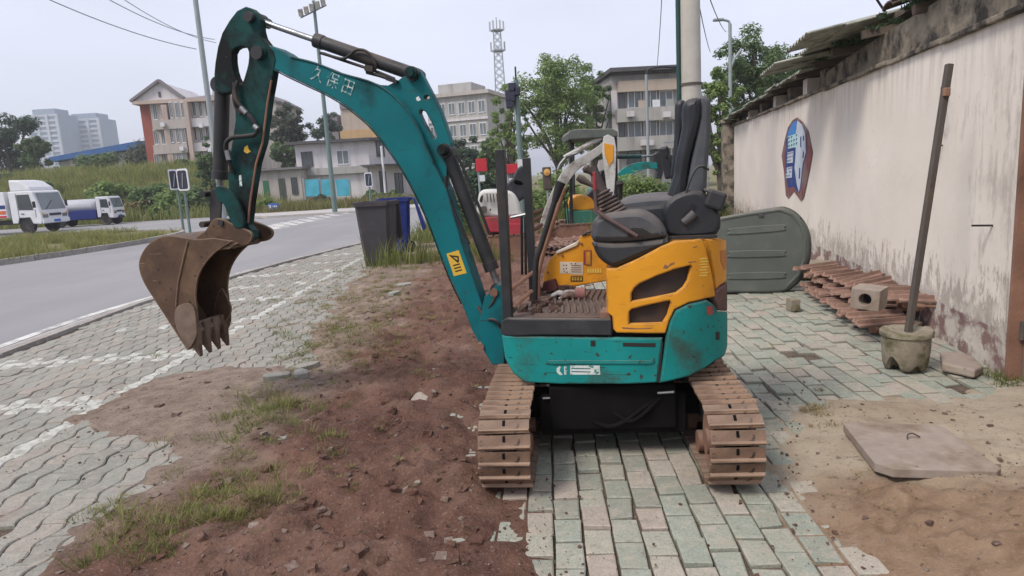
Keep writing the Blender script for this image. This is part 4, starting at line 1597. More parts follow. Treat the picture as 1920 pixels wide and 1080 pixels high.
for a, c in (((1018, 747), (1037, 746)), ((1233, 737), (1264, 735))):
    b = MB()
    b.tube([EL(*a, -0.47), EL(*c, -0.47)], 0.006, 8)
    xbuild(b, "grease_pipe", MT["chrome"], smooth=True)  # bright bits added as highlights on the dark undercarriage
for k, (a, m, c) in enumerate((((1030, 735), (1090, 775), (1150, 742)), ((1120, 738), (1180, 790), (1240, 745)), ((1050, 740), (1140, 800), (1230, 748)))):
    b = MB()
    b.tube(smooth_path([EL(*a, -0.40), EL(*m, -0.43 - 0.01 * k), EL(*c, -0.40)], 5), 0.011, 8)
    xbuild(b, "travel_hose", MT["dark_void"], smooth=True)
# ---- body core, so that no light falls through
Z_BOT = 0.40
core = MB()
core.prism([(p.x * 0.94, p.y * 0.94) for p in plan], Z_BOT + 0.015, 0.62, lambda a, c, t: (a, c, t))
core.prism([(p.x * 0.93, p.y * 0.93) for p in plan if p.x > 0.0], 0.60, 0.84, lambda a, c, t: (a, c, t))
xbuild(core, "main_frame", MT["dark_void"])

LOWER = [(941, 627), (960, 629), (1008, 630), (1242, 633), (1232, 716), (1180, 719), (1050, 719), (985, 716), (965, 700), (950, 670)]
lp = wrap("lower_panel", LOWER, [], 0.03, 0.008, MT["teal_body"], 0.012)
lp["label"] = "scratched teal side panel with a worn white decal"
o = wrap("panel_groove", [(1027, 674), (1220, 674), (1226, 669), (1227, 677), (1221, 681), (1027, 681)], [], 0.008, 0.003, MT["teal_body"], 0.018, lp)
o = wrap("latch_slot", [(1168, 641), (1229, 642), (1229, 649), (1168, 648)], [], 0.006, 0.001, MT["ink"], 0.014, lp)
o = wrap("latch_hole", [(1108, 637), (1117, 637), (1117, 648), (1108, 648)], [], 0.006, 0.001, MT["ink"], 0.014, lp)
b_ = wrap("worn_decal", [(1070, 684), (1125, 684), (1126, 701), (1070, 701)], [], 0.003, 0.0005, MT["white_decal"], 0.0135, lp)
for pp in ([(1044, 690), (1050, 685), (1052, 687), (1050, 694), (1056, 701), (1051, 702), (1045, 697)], [(1058, 686), (1064, 685), (1064, 701), (1059, 701)]):
    wrap("worn_decal", pp, [], 0.003, 0.0005, MT["white_decal"], 0.0135, lp)
for yy in (688, 694):
    wrap("decal_line", [(1072, yy), (1108, yy + 1), (1108, yy + 2.6), (1072, yy + 2)], [], 0.003, 0.0005, MT["teal_body"], 0.0145, lp)

REAR = [(1249, 628), (1256, 600), (1266, 581), (1290, 569), (1322, 561), (1334, 570), (1341, 583), (1364, 584), (1372, 584), (1372, 648), (1352, 668), (1336, 676), (1288, 705), (1236, 717)]
rp = wrap("rear_panel", REAR, [], 0.035, 0.010, MT["teal_body"], 0.016)
wrap("sticker", [(1320, 574), (1329, 573), (1332, 583), (1329, 591), (1322, 588)], [], 0.003, 0.0005, MT["sticker_red"], 0.0175, rp)
wrap("lock_hole", [(1336, 622), (1343, 621), (1343, 636), (1337, 637)], [], 0.003, 0.0005, MT["ink"], 0.0175, rp)
wrap("seam", [(1240, 640), (1243, 640), (1236, 716), (1232, 716)], [], 0.003, 0.0005, MT["ink"], 0.010)
wrap("rear_bumper", [(1337, 545), (1345, 538), (1372, 528), (1372, 583), (1343, 582), (1336, 562)], [], 0.04, 0.010, paint("rear_bumper_rubber", (0.13, 0.075, 0.065), 0.8, var=0.3, dirt=(0.06, 0.045, 0.04)), 0.016)

VENT_A = [(1184, 564), (1184, 549), (1190, 539), (1200, 531), (1230, 517), (1262, 505), (1292, 497), (1295, 500), (1289, 525), (1281, 538), (1268, 548)]
VENT_B = [(1180, 606), (1180, 584), (1184, 579), (1220, 570), (1254, 563), (1257, 567), (1251, 590), (1242, 604)]
YEL = [(1136, 503), (1156, 503), (1198, 484), (1240, 462), (1262, 453), (1312, 448), (1318, 455), (1326, 490), (1334, 530), (1337, 556), (1320, 559), (1288, 567), (1264, 579), (1254, 600), (1247, 624), (1156, 623), (1150, 616), (1148, 592), (1138, 585)]
yp = wrap("engine_cover", YEL, [VENT_A, VENT_B], 0.03, 0.007, MT["yellow"], 0.014)
yp["label"] = "scuffed yellow side cover with two dark vents"
wrap("vent_mesh", [(1178, 512), (1300, 492), (1296, 560), (1250, 612), (1176, 612)], [], 0.006, 0.001, MT["mesh_dark"], -0.018, yp)
for pp in ([(1242, 502), (1246, 495), (1251, 498), (1256, 493), (1263, 491), (1262, 494), (1254, 498), (1250, 503)], [(1288, 490), (1302, 489), (1302, 490.5), (1288, 492)], [(1296, 463), (1304, 460), (1304, 461.5), (1297, 465)], [(1166, 612), (1196, 614), (1222, 613), (1222, 615), (1190, 616), (1168, 615)]):
    wrap("paint_scrape", pp, [], 0.002, 0.0004, MT["rust"], 0.0148, yp)
for k in range(7):
    x0, y0 = 1308 + (k % 2) * 2, 484 + k * 5.2
    wrap("faded_lettering", [(x0, y0), (x0 + 13, y0 - 1), (x0 + 13, y0 + 1.6), (x0, y0 + 2.4)], [], 0.002, 0.0004, MT["ink_faded"], 0.0148, yp)
rc = wrap("rear_cover", [(1321, 449), (1346, 446), (1360, 452), (1372, 490), (1372, 526), (1346, 535), (1338, 543), (1334, 500), (1326, 470)], [], 0.03, 0.008, MT["yellow"], 0.012)
wrap("rear_cover_wear", [(1345, 470), (1356, 468), (1360, 500), (1352, 506), (1346, 490)], [], 0.002, 0.0004, paint("worn_yellow", (0.45, 0.17, 0.03), 0.6, dirt=(0.3, 0.12, 0.04)), 0.0135, rc)
# sloping top of the cover, under the seat and console
top = MB()
edge = [body_px(x, y) for x, y in [(1137, 506), (1156, 504), (1198, 485), (1240, 463), (1262, 454), (1312, 449), (1346, 447), (1360, 453)]]
pts = []
for s, z in edge:
    p, n = plan_at(s)
    pts.append((p.x - n.x * 0.01, p.y - n.y * 0.01, z - 0.004))
n = len(pts)
top.add(pts + [(a, -c, z) for a, c, z in pts], [(i, i + 1, n + i + 1, n + i) for i in range(n - 1)])
top.add([pts[0], (pts[0][0], -pts[0][1], pts[0][2]), (pts[0][0], -pts[0][1], 0.6), (pts[0][0], pts[0][1], 0.6)], [(0, 1, 2, 3)])
xbuild(top, "cover_top", MT["yellow"])

# ---- floor, mat, step edge
zf = EL(1060, 600, -0.45).z
u1 = EL(1140, 600, -0.45).x
fl = MB()
fl.span((U_F + 0.02, -0.44, 0.60), (u1 + 0.02, 0.44, zf - 0.012))
xbuild(fl, "floor_plate", MT["floor_mat"])
fm = MB()
fm.span((U_F + 0.14, -0.42, zf - 0.012), (u1, 0.36, zf - 0.004))
fmo = xbuild(fm, "floor_mat", MT["floor_mat"])
for k in range(11):
    b = MB()
    ua = U_F + 0.17 + k * (u1 - U_F - 0.20) / 10
    path = smooth_path([(ua + 0.05, -0.30, zf), (ua + 0.02, -0.12, zf), (ua - 0.015, 0.05, zf), (ua - 0.02, 0.32, zf)], 4)
    b.tube(path, 0.0085, 6)
    b.build("mat_rib", MT["floor_mat"], fmo)
for k in range(4):
    b = MB()
    b.bar((U_F + 0.15, -0.40 + k * 0.026, zf), (u1 - 0.01, -0.40 + k * 0.026, zf), 0.012, 0.010)
    b.build("mat_rib", MT["floor_mat"], fmo)
wrap("step_edge", [(946, 600), (954, 595), (1145, 597), (1147, 600), (1147, 628), (1010, 627), (944, 624)], [], 0.03, 0.007, MT["black_plastic"], 0.016)
b = MB()
b.span((u1 - 0.035, V_N + 0.01, zf - 0.01), (u1 + 0.015, V_N + 0.12, zf + 0.04))
xbuild(b, "step_bracket", MT["rust"], bevel=0.006)
for k in range(26):                                       # clods of mud on the floor
    b = MB()
    a = random.uniform(U_F + 0.05, U_F + 0.24)
    s = random.uniform(0.012, 0.035)
    q = [Vector((x * random.uniform(0.6, 1.2), y * random.uniform(0.5, 1.1), z * random.uniform(0.3, 0.8))) * s for z in (-1, 1) for x, y in ((-1, -1), (1, -1), (1, 1), (-1, 1))]
    c = Vector((a, random.uniform(-0.28, 0.38), zf + s * 0.3))
    b.hexa([p + c for p in q])
    xbuild(b, "mud_clod", MT["soil"])
# glove left on the floor: palm, four fingers, thumb
gl = thing("work_glove", "dirty pale work glove lying on the excavator floor", "glove", EX_C)
g = MB()
gc = EL(1068, 546, 0.10)
gc.z = zf + 0.012
g.loft([[gc + Vector((dx * 0.045 * k, dy * 0.035 * k, h)) for dx, dy in ((-1, -0.6), (-0.5, -1), (0.5, -1), (1, -0.6), (1, 0.6), (0.5, 1), (-0.5, 1), (-1, 0.6))] for k, h in ((0.9, -0.004), (1.0, 0.01), (0.8, 0.028), (0.4, 0.034))])
for k in range(4):
    a = gc + Vector((-0.03, -0.026 + k * 0.018, 0.012))
    g.tube([a, a + Vector((-0.035, -0.004 + 0.003 * k, 0.008)), a + Vector((-0.065 - 0.006 * (k in (1, 2)), -0.006 + 0.004 * k, -0.006))], [0.0095, 0.0095, 0.0065], 8)
g.tube([gc + Vector((0.0, -0.035, 0.01)), gc + Vector((-0.03, -0.06, 0.008)), gc + Vector((-0.05, -0.066, -0.002))], [0.011, 0.0105, 0.007], 8)
o = g.build("fabric", MT["glove"], gl, smooth=True)
o.rotation_euler = (0, 0, -EX_A)
b = MB()
b.tube([gc + Vector((0.03, 0, 0.012)), gc + Vector((0.085, 0.004, 0.012))], [0.032, 0.036], 10)
o = b.build("cuff", paint("glove_cuff", (0.30, 0.14, 0.13), 0.95, dirt=(0.15, 0.08, 0.07)), gl, smooth=True)
o.rotation_euler = (0, 0, -EX_A)

# ---- far side plate
FARP = [(1017, 529), (1021, 509), (1027, 493), (1033, 483), (1046, 472), (1064, 465), (1080, 458), (1089, 442), (1108, 439), (1140, 437), (1140, 527), (1101, 533), (1049, 542), (1020, 545)]
fp = xplate("far_side_plate", FARP, [], 0.34, 0.44, MT["yellow"], 0.008)
xplate("plate_flange", [(1042, 473), (1078, 456), (1084, 450), (1086, 453), (1081, 461), (1044, 476)], [], 0.33, 0.44, MT["sticker_white"], 0.002, fp)  # edge highlight of the flange, painted as a pale strip
xplate("white_label", [(1050, 491), (1093, 492), (1093, 515), (1070, 515), (1070, 513), (1050, 513)], [], 0.338, 0.342, MT["sticker_white"], 0.0005, fp)
for k in range(4):
    xplate("label_print", [(1071, 497 + k * 4), (1090, 497.4 + k * 4), (1090, 498.6 + k * 4), (1071, 498.2 + k * 4)], [], 0.3365, 0.339, MT["rust"], 0.0003, fp)
for cx, cy in ((1057, 497), (1062, 497), (1057, 504), (1062, 503), (1058, 509), (1063, 510), (1071, 494), (1079, 494)):
    xplate("label_print", [(cx - 1.6, cy + 1.3), (cx, cy - 1.5), (cx + 1.6, cy + 1.3)], [], 0.3365, 0.339, MT["ink"], 0.0003, fp)
xplate("black_label", [(1070, 518), (1093, 518), (1093, 528), (1070, 528)], [], 0.338, 0.342, MT["ink"], 0.0005, fp)
for k in range(4):
    xplate("label_print", [(1072 + k * 5.2, 520), (1075.4 + k * 5.2, 520), (1075.4 + k * 5.2, 526), (1072 + k * 5.2, 526)], [[(1073 + k * 5.2, 521.5), (1074.4 + k * 5.2, 521.5), (1074.4 + k * 5.2, 523.5), (1073 + k * 5.2, 523.5)]], 0.3365, 0.339, MT["sticker_yellow"], 0.0002, fp)
xplate("control_slot", [(1094, 471), (1097, 469), (1109, 469), (1109, 498), (1094, 496)], [], 0.337, 0.341, MT["red_paint"], 0.0005, fp)
xplate("slot_plate", [(1097.5, 471), (1108, 471), (1108, 497), (1097.5, 496)], [], 0.334, 0.338, MT["yellow"], 0.0005, fp)
for k in range(6):
    xplate("faded_lettering", [(1101 + k * 4.6, 505), (1104 + k * 4.6, 503), (1105 + k * 4.6, 511), (1102 + k * 4.6, 513)], [], 0.3365, 0.339, MT["ink_faded"], 0.0002, fp)
for cx, cy in ((1090, 457), (1054, 479), (1027, 511)):
    xplate("bolt", [(cx + 2.3 * math.cos(k * 1.047), cy + 2.6 * math.sin(k * 1.047)) for k in range(6)], [], 0.332, 0.34, MT["rust"], 0.001, fp)
xplate("foot_guard", [(1016, 545), (1019, 529), (1040, 524), (1046, 541), (1040, 545)], [], 0.30, 0.345, paint("maroon_metal", (0.08, 0.025, 0.022), 0.6), 0.002, fp)
xplate("yellow_catch", [(1090, 441), (1093, 443), (1101, 439), (1108, 438), (1107, 433), (1100, 435)], [], 0.33, 0.37, MT["black_plastic"], 0.002, fp)


# ---- posts and levers
def xbar(name, a, b_, w, h, mat, bev=0.004):
    m = MB()
    m.bar(a, b_, w, h, up=(1, 0, 0))
    return xbuild(m, name, mat, bevel=bev)


xbar("guard_post", EL(938, 280, -0.36), EL(953, 598, -0.36), 0.045, 0.045, MT["black_metal"])
xbar("guard_post", EL(987, 296, 0.22), EL(1001, 560, 0.22), 0.042, 0.042, MT["black_metal"])
b = MB()
b.tube(smooth_path([EL(1003, 562, -0.02), EL(1004, 520, -0.02), EL(1006, 487, -0.02), EL(1016, 455, -0.02), EL(1046, 358, -0.02)], 4), 0.0155, 10)
tl = xbuild(b, "travel_lever", MT["black_metal"], smooth=True)
b = MB()
b.tube([EL(1040, 378, -0.02), EL(1048, 352, -0.02), EL(1052, 341, -0.02)], [0.017, 0.024, 0.028], 12)
b.build("lever_grip", MT["rubber"], tl, smooth=True)
b = MB()
b.tube(smooth_path([EL(1010, 556, 0.16), EL(1012, 500, 0.16), EL(1050, 378, 0.16), EL(1059, 352, 0.16)], 4), 0.012, 8)
xbuild(b, "travel_lever", MT["rust"], smooth=True)
for dx in (0, 7):
    b = MB()
    b.tube([EL(978 + dx, 406, 0.30), EL(979 + dx, 515, 0.30)], 0.008, 8)
    xbuild(b, "pedal_rod", MT["black_metal"], smooth=True)
b = MB()
b.tube([EL(958, 408, 0.24), EL(985, 402, 0.24), EL(996, 398, 0.24)], 0.010, 8)
xbuild(b, "cross_clamp", MT["chrome"], smooth=True)
b = MB()
b.bar(EL(955, 545, 0.05), EL(1000, 510, 0.05), 0.03, 0.02)
xbuild(b, "pedal_linkage", MT["rust"], bevel=0.004)
b = MB()
b.bar(EL(964, 575, -0.1), EL(998, 545, -0.1), 0.03, 0.02)
xbuild(b, "pedal_linkage", MT["rust"], bevel=0.004)

# ---- left console with joystick
CON_U = [(1111, 452), (1109, 430), (1112, 414), (1124, 404), (1150, 398), (1190, 395), (1208, 398), (1228, 409), (1242, 424), (1250, 442), (1238, 447), (1200, 452), (1150, 455)]
CON_L = [(1111, 453), (1150, 456), (1200, 453), (1240, 448), (1252, 444), (1252, 455), (1246, 464), (1220, 474), (1190, 486), (1160, 499), (1146, 501), (1128, 490), (1118, 478), (1112, 464)]
cu = xplate("control_console", smooth_ring(CON_U, 3), [], -0.455, -0.27, MT["console"], 0.028)
smooth_mesh(cu.data, 60)
cl = xplate("console_base", smooth_ring(CON_L, 3), [], -0.450, -0.27, MT["black_plastic"], 0.022)
smooth_mesh(cl.data, 60)
xplate("recess", [(1178, 431), (1186, 427), (1205, 428), (1222, 438), (1200, 444), (1176, 446)], [], -0.4565, -0.45, MT["ink"], 0.001, cu)  # flat black plate, stands for the shade in the recess
vJ = -0.36
ja, jb = EL(1152, 402, vJ), EL(1126, 350, vJ)
ax = (jb - ja)
prof = []
for k in range(7):
    r0 = 0.062 - 0.0045 * k
    prof += [(r0 - 0.011, k * 0.0175), (r0, k * 0.0175 + 0.005), (r0, k * 0.0175 + 0.0105), (r0 - 0.011, k * 0.0175 + 0.0155)]
q = ax.to_track_quat("Z", "Y").to_matrix().to_4x4()
b = MB()
b.lathe([(0.066, -0.04), (0.064, -0.004)] + prof + [(0.024, 0.135), (0.0, 0.14)], 22, Matrix.Translation(ja) @ q)
xbuild(b, "lever_boot", MT["bellows"], smooth=35)
b = MB()
b.tube([EL(1133, 372, vJ), EL(1124, 345, vJ), EL(1117, 325, vJ), EL(1113, 312, vJ)], [0.026, 0.022, 0.018, 0.016], 12)
b.tube([EL(1117, 330, vJ), EL(1108, 322, vJ), EL(1099, 316, vJ), EL(1095, 313, vJ)], [0.012, 0.014, 0.022, 0.014], 12)
xbuild(b, "joystick", MT["bellows"], smooth=True)
b = MB()
b.tube([EL(1116, 350, vJ - 0.04), EL(1104, 344, vJ - 0.04), EL(1092, 337, vJ - 0.04), EL(1083, 332, vJ - 0.04)], [0.010, 0.012, 0.019, 0.015], 12)
xbuild(b, "joystick", MT["bellows"], smooth=True)
b = MB()
b.bar(EL(1114.5, 322, -0.46), EL(1115, 357, -0.46), 0.030, 0.014)
ll = xbuild(b, "lock_lever", MT["red_paint"], bevel=0.003)
b = MB()
b.bar(EL(1115, 357, -0.46), EL(1118, 398, -0.46), 0.026, 0.012)
b.tube(smooth_path([EL(1118, 394, -0.465), EL(1130, 404, -0.465), EL(1160, 422, -0.468), EL(1195, 443, -0.465)], 4), 0.0085, 8)
b.build("lever_shaft", paint("brown_metal", (0.085, 0.05, 0.055), 0.6, dirt=(0.14, 0.09, 0.08)), ll)
# far joystick
b = MB()
b.tube([EL(1164, 382, 0.3), EL(1163, 352, 0.3), EL(1162, 345, 0.3), EL(1161, 339, 0.3)], [0.010, 0.012, 0.024, 0.016], 12)
xbuild(b, "joystick", MT["rubber"], smooth=True)

# ---- seat
st = xplate("seat_base", smooth_ring([(1252, 443), (1244, 412), (1243, 390), (1264, 367), (1302, 356), (1326, 366), (1346, 394), (1352, 414), (1344, 440), (1300, 446)], 2), [], -0.31, 0.22, MT["seat_vinyl"], 0.02)
smooth_mesh(st.data, 50)
sc = xplate("seat_cushion", smooth_ring([(1160, 384), (1166, 375), (1203, 369), (1250, 366), (1268, 372), (1268, 412), (1220, 415), (1170, 410)], 3), [], -0.27, 0.20, MT["seat_shell"], 0.025)
smooth_mesh(sc.data, 50)
xplate("cushion_side", smooth_ring([(1170, 392), (1210, 386), (1250, 384), (1262, 400), (1262, 432), (1200, 432), (1172, 420)], 3), [], -0.28, 0.20, MT["seat_vinyl"], 0.02)
bk = xplate("backrest", smooth_ring([(1279, 205), (1284, 190), (1298, 183), (1314, 184), (1316, 212), (1306, 255), (1296, 290), (1288, 340), (1284, 382), (1250, 388), (1252, 362), (1263, 330), (1266, 300), (1274, 262), (1280, 232)], 2), [], -0.26, 0.10, MT["seat_vinyl"], 0.03)
smooth_mesh(bk.data, 50)
fb = xplate("backrest_bolster", smooth_ring([(1265, 200), (1270, 190), (1284, 188), (1285, 230), (1276, 280), (1268, 320), (1262, 340), (1257, 330), (1262, 285), (1265, 240)], 2), [], 0.08, 0.22, MT["seat_vinyl"], 0.02, None)
smooth_mesh(fb.data, 50)
sh = xplate("seat_shell", smooth_ring([(1312, 184), (1322, 179), (1331, 186), (1333, 200), (1332, 257), (1327, 310), (1325, 352), (1318, 372), (1284, 384), (1290, 330), (1300, 280), (1312, 222)], 2), [], -0.245, 0.20, MT["seat_shell"], 0.02)
smooth_mesh(sh.data, 50)
b = MB()
b.bar(EL(1300, 330, 0.24), EL(1245, 290, 0.24), 0.05, 0.045)
b.bar(EL(1244, 275, 0.24), EL(1256, 335, 0.24), 0.05, 0.05)
xbuild(b, "armrest", MT["seat_vinyl"], bevel=0.012)
b = MB()
b.tube(smooth_path([EL(1283, 382, -0.30), EL(1290, 350, -0.30), EL(1304, 318, -0.29), EL(1318, 312, -0.27), EL(1328, 318, -0.2)], 4), 0.006, 6)
xbuild(b, "seat_belt", MT["black_plastic"], smooth=True)
b = MB()
b.box(EL(1341, 374, -0.28), (0.085, 0.10, 0.085), Matrix.Rotation(0.35, 3, "Y"))
xbuild(b, "belt_reel", MT["black_plastic"], bevel=0.014)
b = MB()
b.box(EL(1334, 361, -0.28), (0.075, 0.08, 0.012), Matrix.Rotation(0.45, 3, "Y"))
xbuild(b, "reel_cover", MT["console"], bevel=0.004)
b = MB()
b.tube([EL(1282, 418, -0.315), EL(1303, 400, -0.315)], [0.018, 0.022], 12)
xbuild(b, "recline_knob", MT["console"], smooth=True)
b = MB()
for k in range(7):
    b.bar(EL(1280 + k * 3, 400 - k * 3.4 + 2, -0.313), EL(1287 + k * 3, 405 - k * 3.4 + 2, -0.313), 0.006, 0.006)
xbuild(b, "suspension_folds", MT["rubber"])
b = MB()
b.bar(EL(1252, 446, -0.33), EL(1345, 443, -0.33), 0.02, 0.014)
xbuild(b, "seat_rail", MT["black_metal"])

# ---- boom swing bracket
SW = [(908, 556), (922, 545), (931, 533), (942, 536), (946, 560), (944, 600), (946, 684), (922, 684), (906, 655), (895, 625), (899, 600)]
for v0, v1 in ((-0.12, -0.085), (0.085, 0.12)):
    xplate("swing_bracket", SW, [], v0, v1, MT["teal"], 0.005)
b = MB()
b.cyl(EL(934, 600, 0), Vector((U_F + 0.03, 0, EL(934, 600, 0).z)), 0.09)
b.span((EL(932, 560, 0).x, -0.1, 0.40), (U_F + 0.06, 0.1, 0.62))
xbuild(b, "swing_post", MT["teal_dirty"])
for px_, py_ in ((937, 541), (912, 640)):
    b = MB()
    b.cyl(EL(px_, py_, 0) + Vector((0, -0.13, 0)), EL(px_, py_, 0) + Vector((0, 0.13, 0)), 0.022, 16)
    xbuild(b, "pin", MT["rust"], smooth=True)

# ---- boom
BOOM = [(500, 84), (513, 87), (530, 96), (550, 108), (593, 118), (640, 136), (680, 147), (712, 158), (727, 160), (747, 150), (762, 138), (768, 130), (779, 127), (788, 134), (800, 157), (811, 178), (823, 202), (831, 222), (840, 248), (846, 268), (845, 290), (838, 312), (838, 340), (848, 394), (868, 464), (894, 541), (908, 584), (922, 625), (936, 660), (938, 682), (922, 684), (905, 655), (885, 620), (865, 568), (841, 517), (820, 462), (798, 405), (773, 353), (753, 317), (733, 287), (713, 260), (690, 233), (663, 210), (640, 193), (610, 176), (580, 162), (540, 143), (512, 128), (498, 118), (492, 100)]
SLOT = [(786, 212), (787, 207), (792, 206), (798, 210), (808, 228), (816, 246), (819, 256), (816, 260), (811, 259), (803, 246), (793, 228)]
HOLE = [(800 + 5.5 * math.cos(k * 0.7854), 183 + 4.6 * math.sin(k * 0.7854)) for k in range(8)]
RIBL = [(545, 107), (593, 119), (640, 138), (690, 152), (722, 168), (748, 190), (770, 216), (786, 245), (798, 275), (812, 305)]
BOX = BOOM[:3] + smooth_open(RIBL, 3) + [(826, 332), (838, 356)] + BOOM[23:]
boom = xplate("boom", BOX, [], -0.062, 0.062, MT["teal"], 0.006)
GUS = [(684, 154), (712, 159)] + BOOM[8:23] + [(840, 356), (826, 340), (806, 312), (792, 280), (780, 250), (764, 222), (744, 197), (718, 176)]
xplate("boom_gusset", GUS, [SLOT, HOLE], -0.026, 0.026, MT["teal"], 0.004, boom)
# raised box section under the gusset
RIB = smooth_open(RIBL, 3)
b = MB()
b.tube([EL(x, y, -0.064) for x, y in RIB], 0.0055, 8)
b.build("weld_seam", MT["teal"], boom, smooth=True)
b = MB()
low = smooth_open([(513, 130), (540, 144.5), (580, 163.5), (610, 177.5), (640, 195), (663, 212), (690, 235), (713, 262), (733, 289), (753, 319), (773, 355), (798, 407), (820, 464), (841, 519), (865, 570)], 3)
b.tube([EL(x, y, -0.063) for x, y in low], 0.004, 6)
b.build("edge_weld", MT["teal_dirty"], boom, smooth=True)
a_, c_ = EL(578, 134, -0.0635), EL(664, 170, -0.0635)
ang = math.atan2(c_.z - a_.z, c_.x - a_.x)
for k, ch in enumerate("\u4e45\u4fdd\u7530"):
    t = text_mesh("boom_lettering", ch, 0.090, MT["faded_decal"])
    o = link("boom_lettering", t, boom)
    p = a_.lerp(c_, 0.2 + 0.33 * k)
    o.location = p
    o.rotation_euler = Matrix(((math.cos(ang), 0, math.sin(ang)), (0, 1, 0), (-math.sin(ang), 0, math.cos(ang)))).to_4x4().to_euler() if False else (rad(90), -ang, 0)
    o.scale = (0.85, 1, 1)
stk = xplate("warning_sticker", [(837, 476), (860, 469), (875, 512), (851, 518)], [], -0.0637, -0.06, MT["sticker_yellow"], 0.0004, boom)
xplate("warning_print", [(841, 478), (860, 480), (861, 491), (858, 493)], [[(849, 482), (857, 483), (858, 488)]], -0.0642, -0.062, MT["ink"], 0.0002, boom)
for k in range(3):
    xplate("warning_print", [(849 + k * 2.0, 497 + k * 5.5), (862 + k * 2.0, 493.5 + k * 5.5), (863 + k * 2.0, 496 + k * 5.5), (850 + k * 2.0, 499.5 + k * 5.5)], [], -0.0642, -0.062, MT["ink"], 0.0002, boom)
xplate("small_decal", [(780, 183), (785, 180), (787, 184), (790, 187), (784, 190), (781, 188)], [], -0.0277, -0.02, MT["white_decal"], 0.0003, boom)
for px_, py_, r_ in ((779, 139, 0.03), (503, 102, 0.035), (838, 282, 0.03)):
    b = MB()
    b.cyl(EL(px_, py_, 0) + Vector((0, -0.088, 0)), EL(px_, py_, 0) + Vector((0, 0.088, 0)), r_ * 0.75, 18)
    b.cyl(EL(px_, py_, 0) + Vector((0, -0.078, 0)), EL(px_, py_, 0) + Vector((0, 0.078, 0)), r_, 18)
    b.build("pin", MT["teal_dirty"], boom, smooth=True)


def cylinder(name, px, r_b, r_r, v, split, mat, gland=True):
    """hydraulic cylinder: barrel from the first to the split fraction, then the rod; px two photo points"""
    a, c = EL(*px[0], v), EL(*px[1], v)
    m = a.lerp(c, split)
    d = (c - a).normalized()
    b = MB()
    b.tube([a, a + d * 0.02, m - d * 0.05, m - d * 0.049, m], [r_b, r_b, r_b, r_b * 1.1, r_b * 1.1], 20)
    o = xbuild(b, name, mat, smooth=True)
    b = MB()
    b.cyl(m - d * 0.02, c, r_r, 14)
    b.build("piston_rod", MT["chrome"], o, smooth=True)
    for p in (a, c):
        b = MB()
        b.cyl(p + Vector((0, -0.05, 0)), p + Vector((0, 0.05, 0)), r_b * 1.05, 16)
        b.build("cylinder_eye", MT["black_metal"], o, smooth=True)
    return o


ac = cylinder("arm_cylinder", ((778, 140), (484, 38)), 0.036, 0.017, 0.0, 0.625, MT["black_metal"])
b = MB()
b.tube(smooth_path([EL(600, 99, -0.045), EL(640, 110, -0.045), EL(655, 104, -0.05), EL(668, 94, -0.05), EL(684, 95, -0.05), EL(697, 106, -0.05), EL(705, 125, -0.045), EL(698, 133, -0.03)], 5), 0.008, 8)
b.tube(smooth_path([EL(606, 100, -0.03), EL(640, 112, -0.03), EL(700, 132, -0.03), EL(740, 148, -0.03)], 4), 0.008, 8)
b.bar(EL(685, 127, -0.05), EL(700, 130, -0.05), 0.02, 0.03)
b.bar(EL(725, 147, -0.04), EL(745, 154, -0.04), 0.02, 0.02)
b.tube([EL(686, 126, -0.04), EL(688, 136, -0.04), EL(712, 142, -0.04), EL(742, 152, -0.04)], 0.009, 8)
b.build("hydraulic_hose", MT["rubber"], ac, smooth=True)
bc = cylinder("boom_cylinder", ((838, 283), (936, 541)), 0.037, 0.018, 0.0, 0.865, MT["black_metal"])
b = MB()
b.tube(smooth_path([EL(856, 290, -0.02), EL(866, 310, -0.02), EL(900, 392, -0.02), EL(918, 440, -0.02)], 4), 0.0085, 8)
b.tube(smooth_path([EL(836, 330, -0.05), EL(838, 362, -0.05), EL(862, 420, -0.05), EL(880, 458, -0.05)], 4), 0.009, 8)
b.build("hydraulic_hose", MT["rubber"], bc, smooth=True)
b = MB()
b.tube(smooth_path([EL(906, 590, -0.10), EL(922, 570, -0.12), EL(932, 548, -0.12), EL(934, 538, -0.1)], 4), 0.007, 8)
b.tube(smooth_path([EL(940, 615, -0.13), EL(928, 600, -0.14), EL(910, 598, -0.1), EL(896, 575, -0.07)], 4), 0.009, 8)
xbuild(b, "hydraulic_hose", MT["rubber"], smooth=True)

# ---- arm
ARM = [(460, 12), (470, 15), (480, 24), (487, 36), (488, 56), (492, 70), (501, 82), (513, 96), (517, 112), (513, 130), (508, 160), (503, 187), (493, 267), (481, 306), (470, 378), (465, 422), (472, 432), (474, 446), (466, 455), (452, 452), (440, 440), (432, 420), (430, 380), (427, 330), (431, 290), (437, 255), (441, 225), (440, 195), (434, 172), (420, 176), (408, 174), (402, 165), (401, 140), (403, 118), (408, 88), (416, 62), (430, 38), (444, 20)]
AHOLE = smooth_ring([(434, 100), (444, 88), (460, 88), (466, 98), (465, 118), (460, 138), (453, 157), (445, 152), (437, 132)], 2)
arm = xplate("arm", ARM, [AHOLE], -0.066, -0.006, MT["teal_dirty"], 0.006)
b = MB()
b.tube([EL(x, y, -0.073) for x, y in [(509, 150), (502, 190), (492, 268), (480, 307), (469, 379), (465, 418)]], 0.006, 8)
b.build("edge_weld", MT["rust"], arm, smooth=True)
b = MB()
b.tube(smooth_path([EL(440, 155, -0.09), EL(443, 185, -0.10), EL(456, 205, -0.10), EL(470, 220, -0.10), EL(481, 238, -0.095), EL(478, 252, -0.095), EL(455, 256, -0.10), EL(436, 258, -0.105), EL(424, 268, -0.105), EL(424, 285, -0.10), EL(432, 308, -0.09), EL(436, 325, -0.08)], 5), 0.0125, 10)
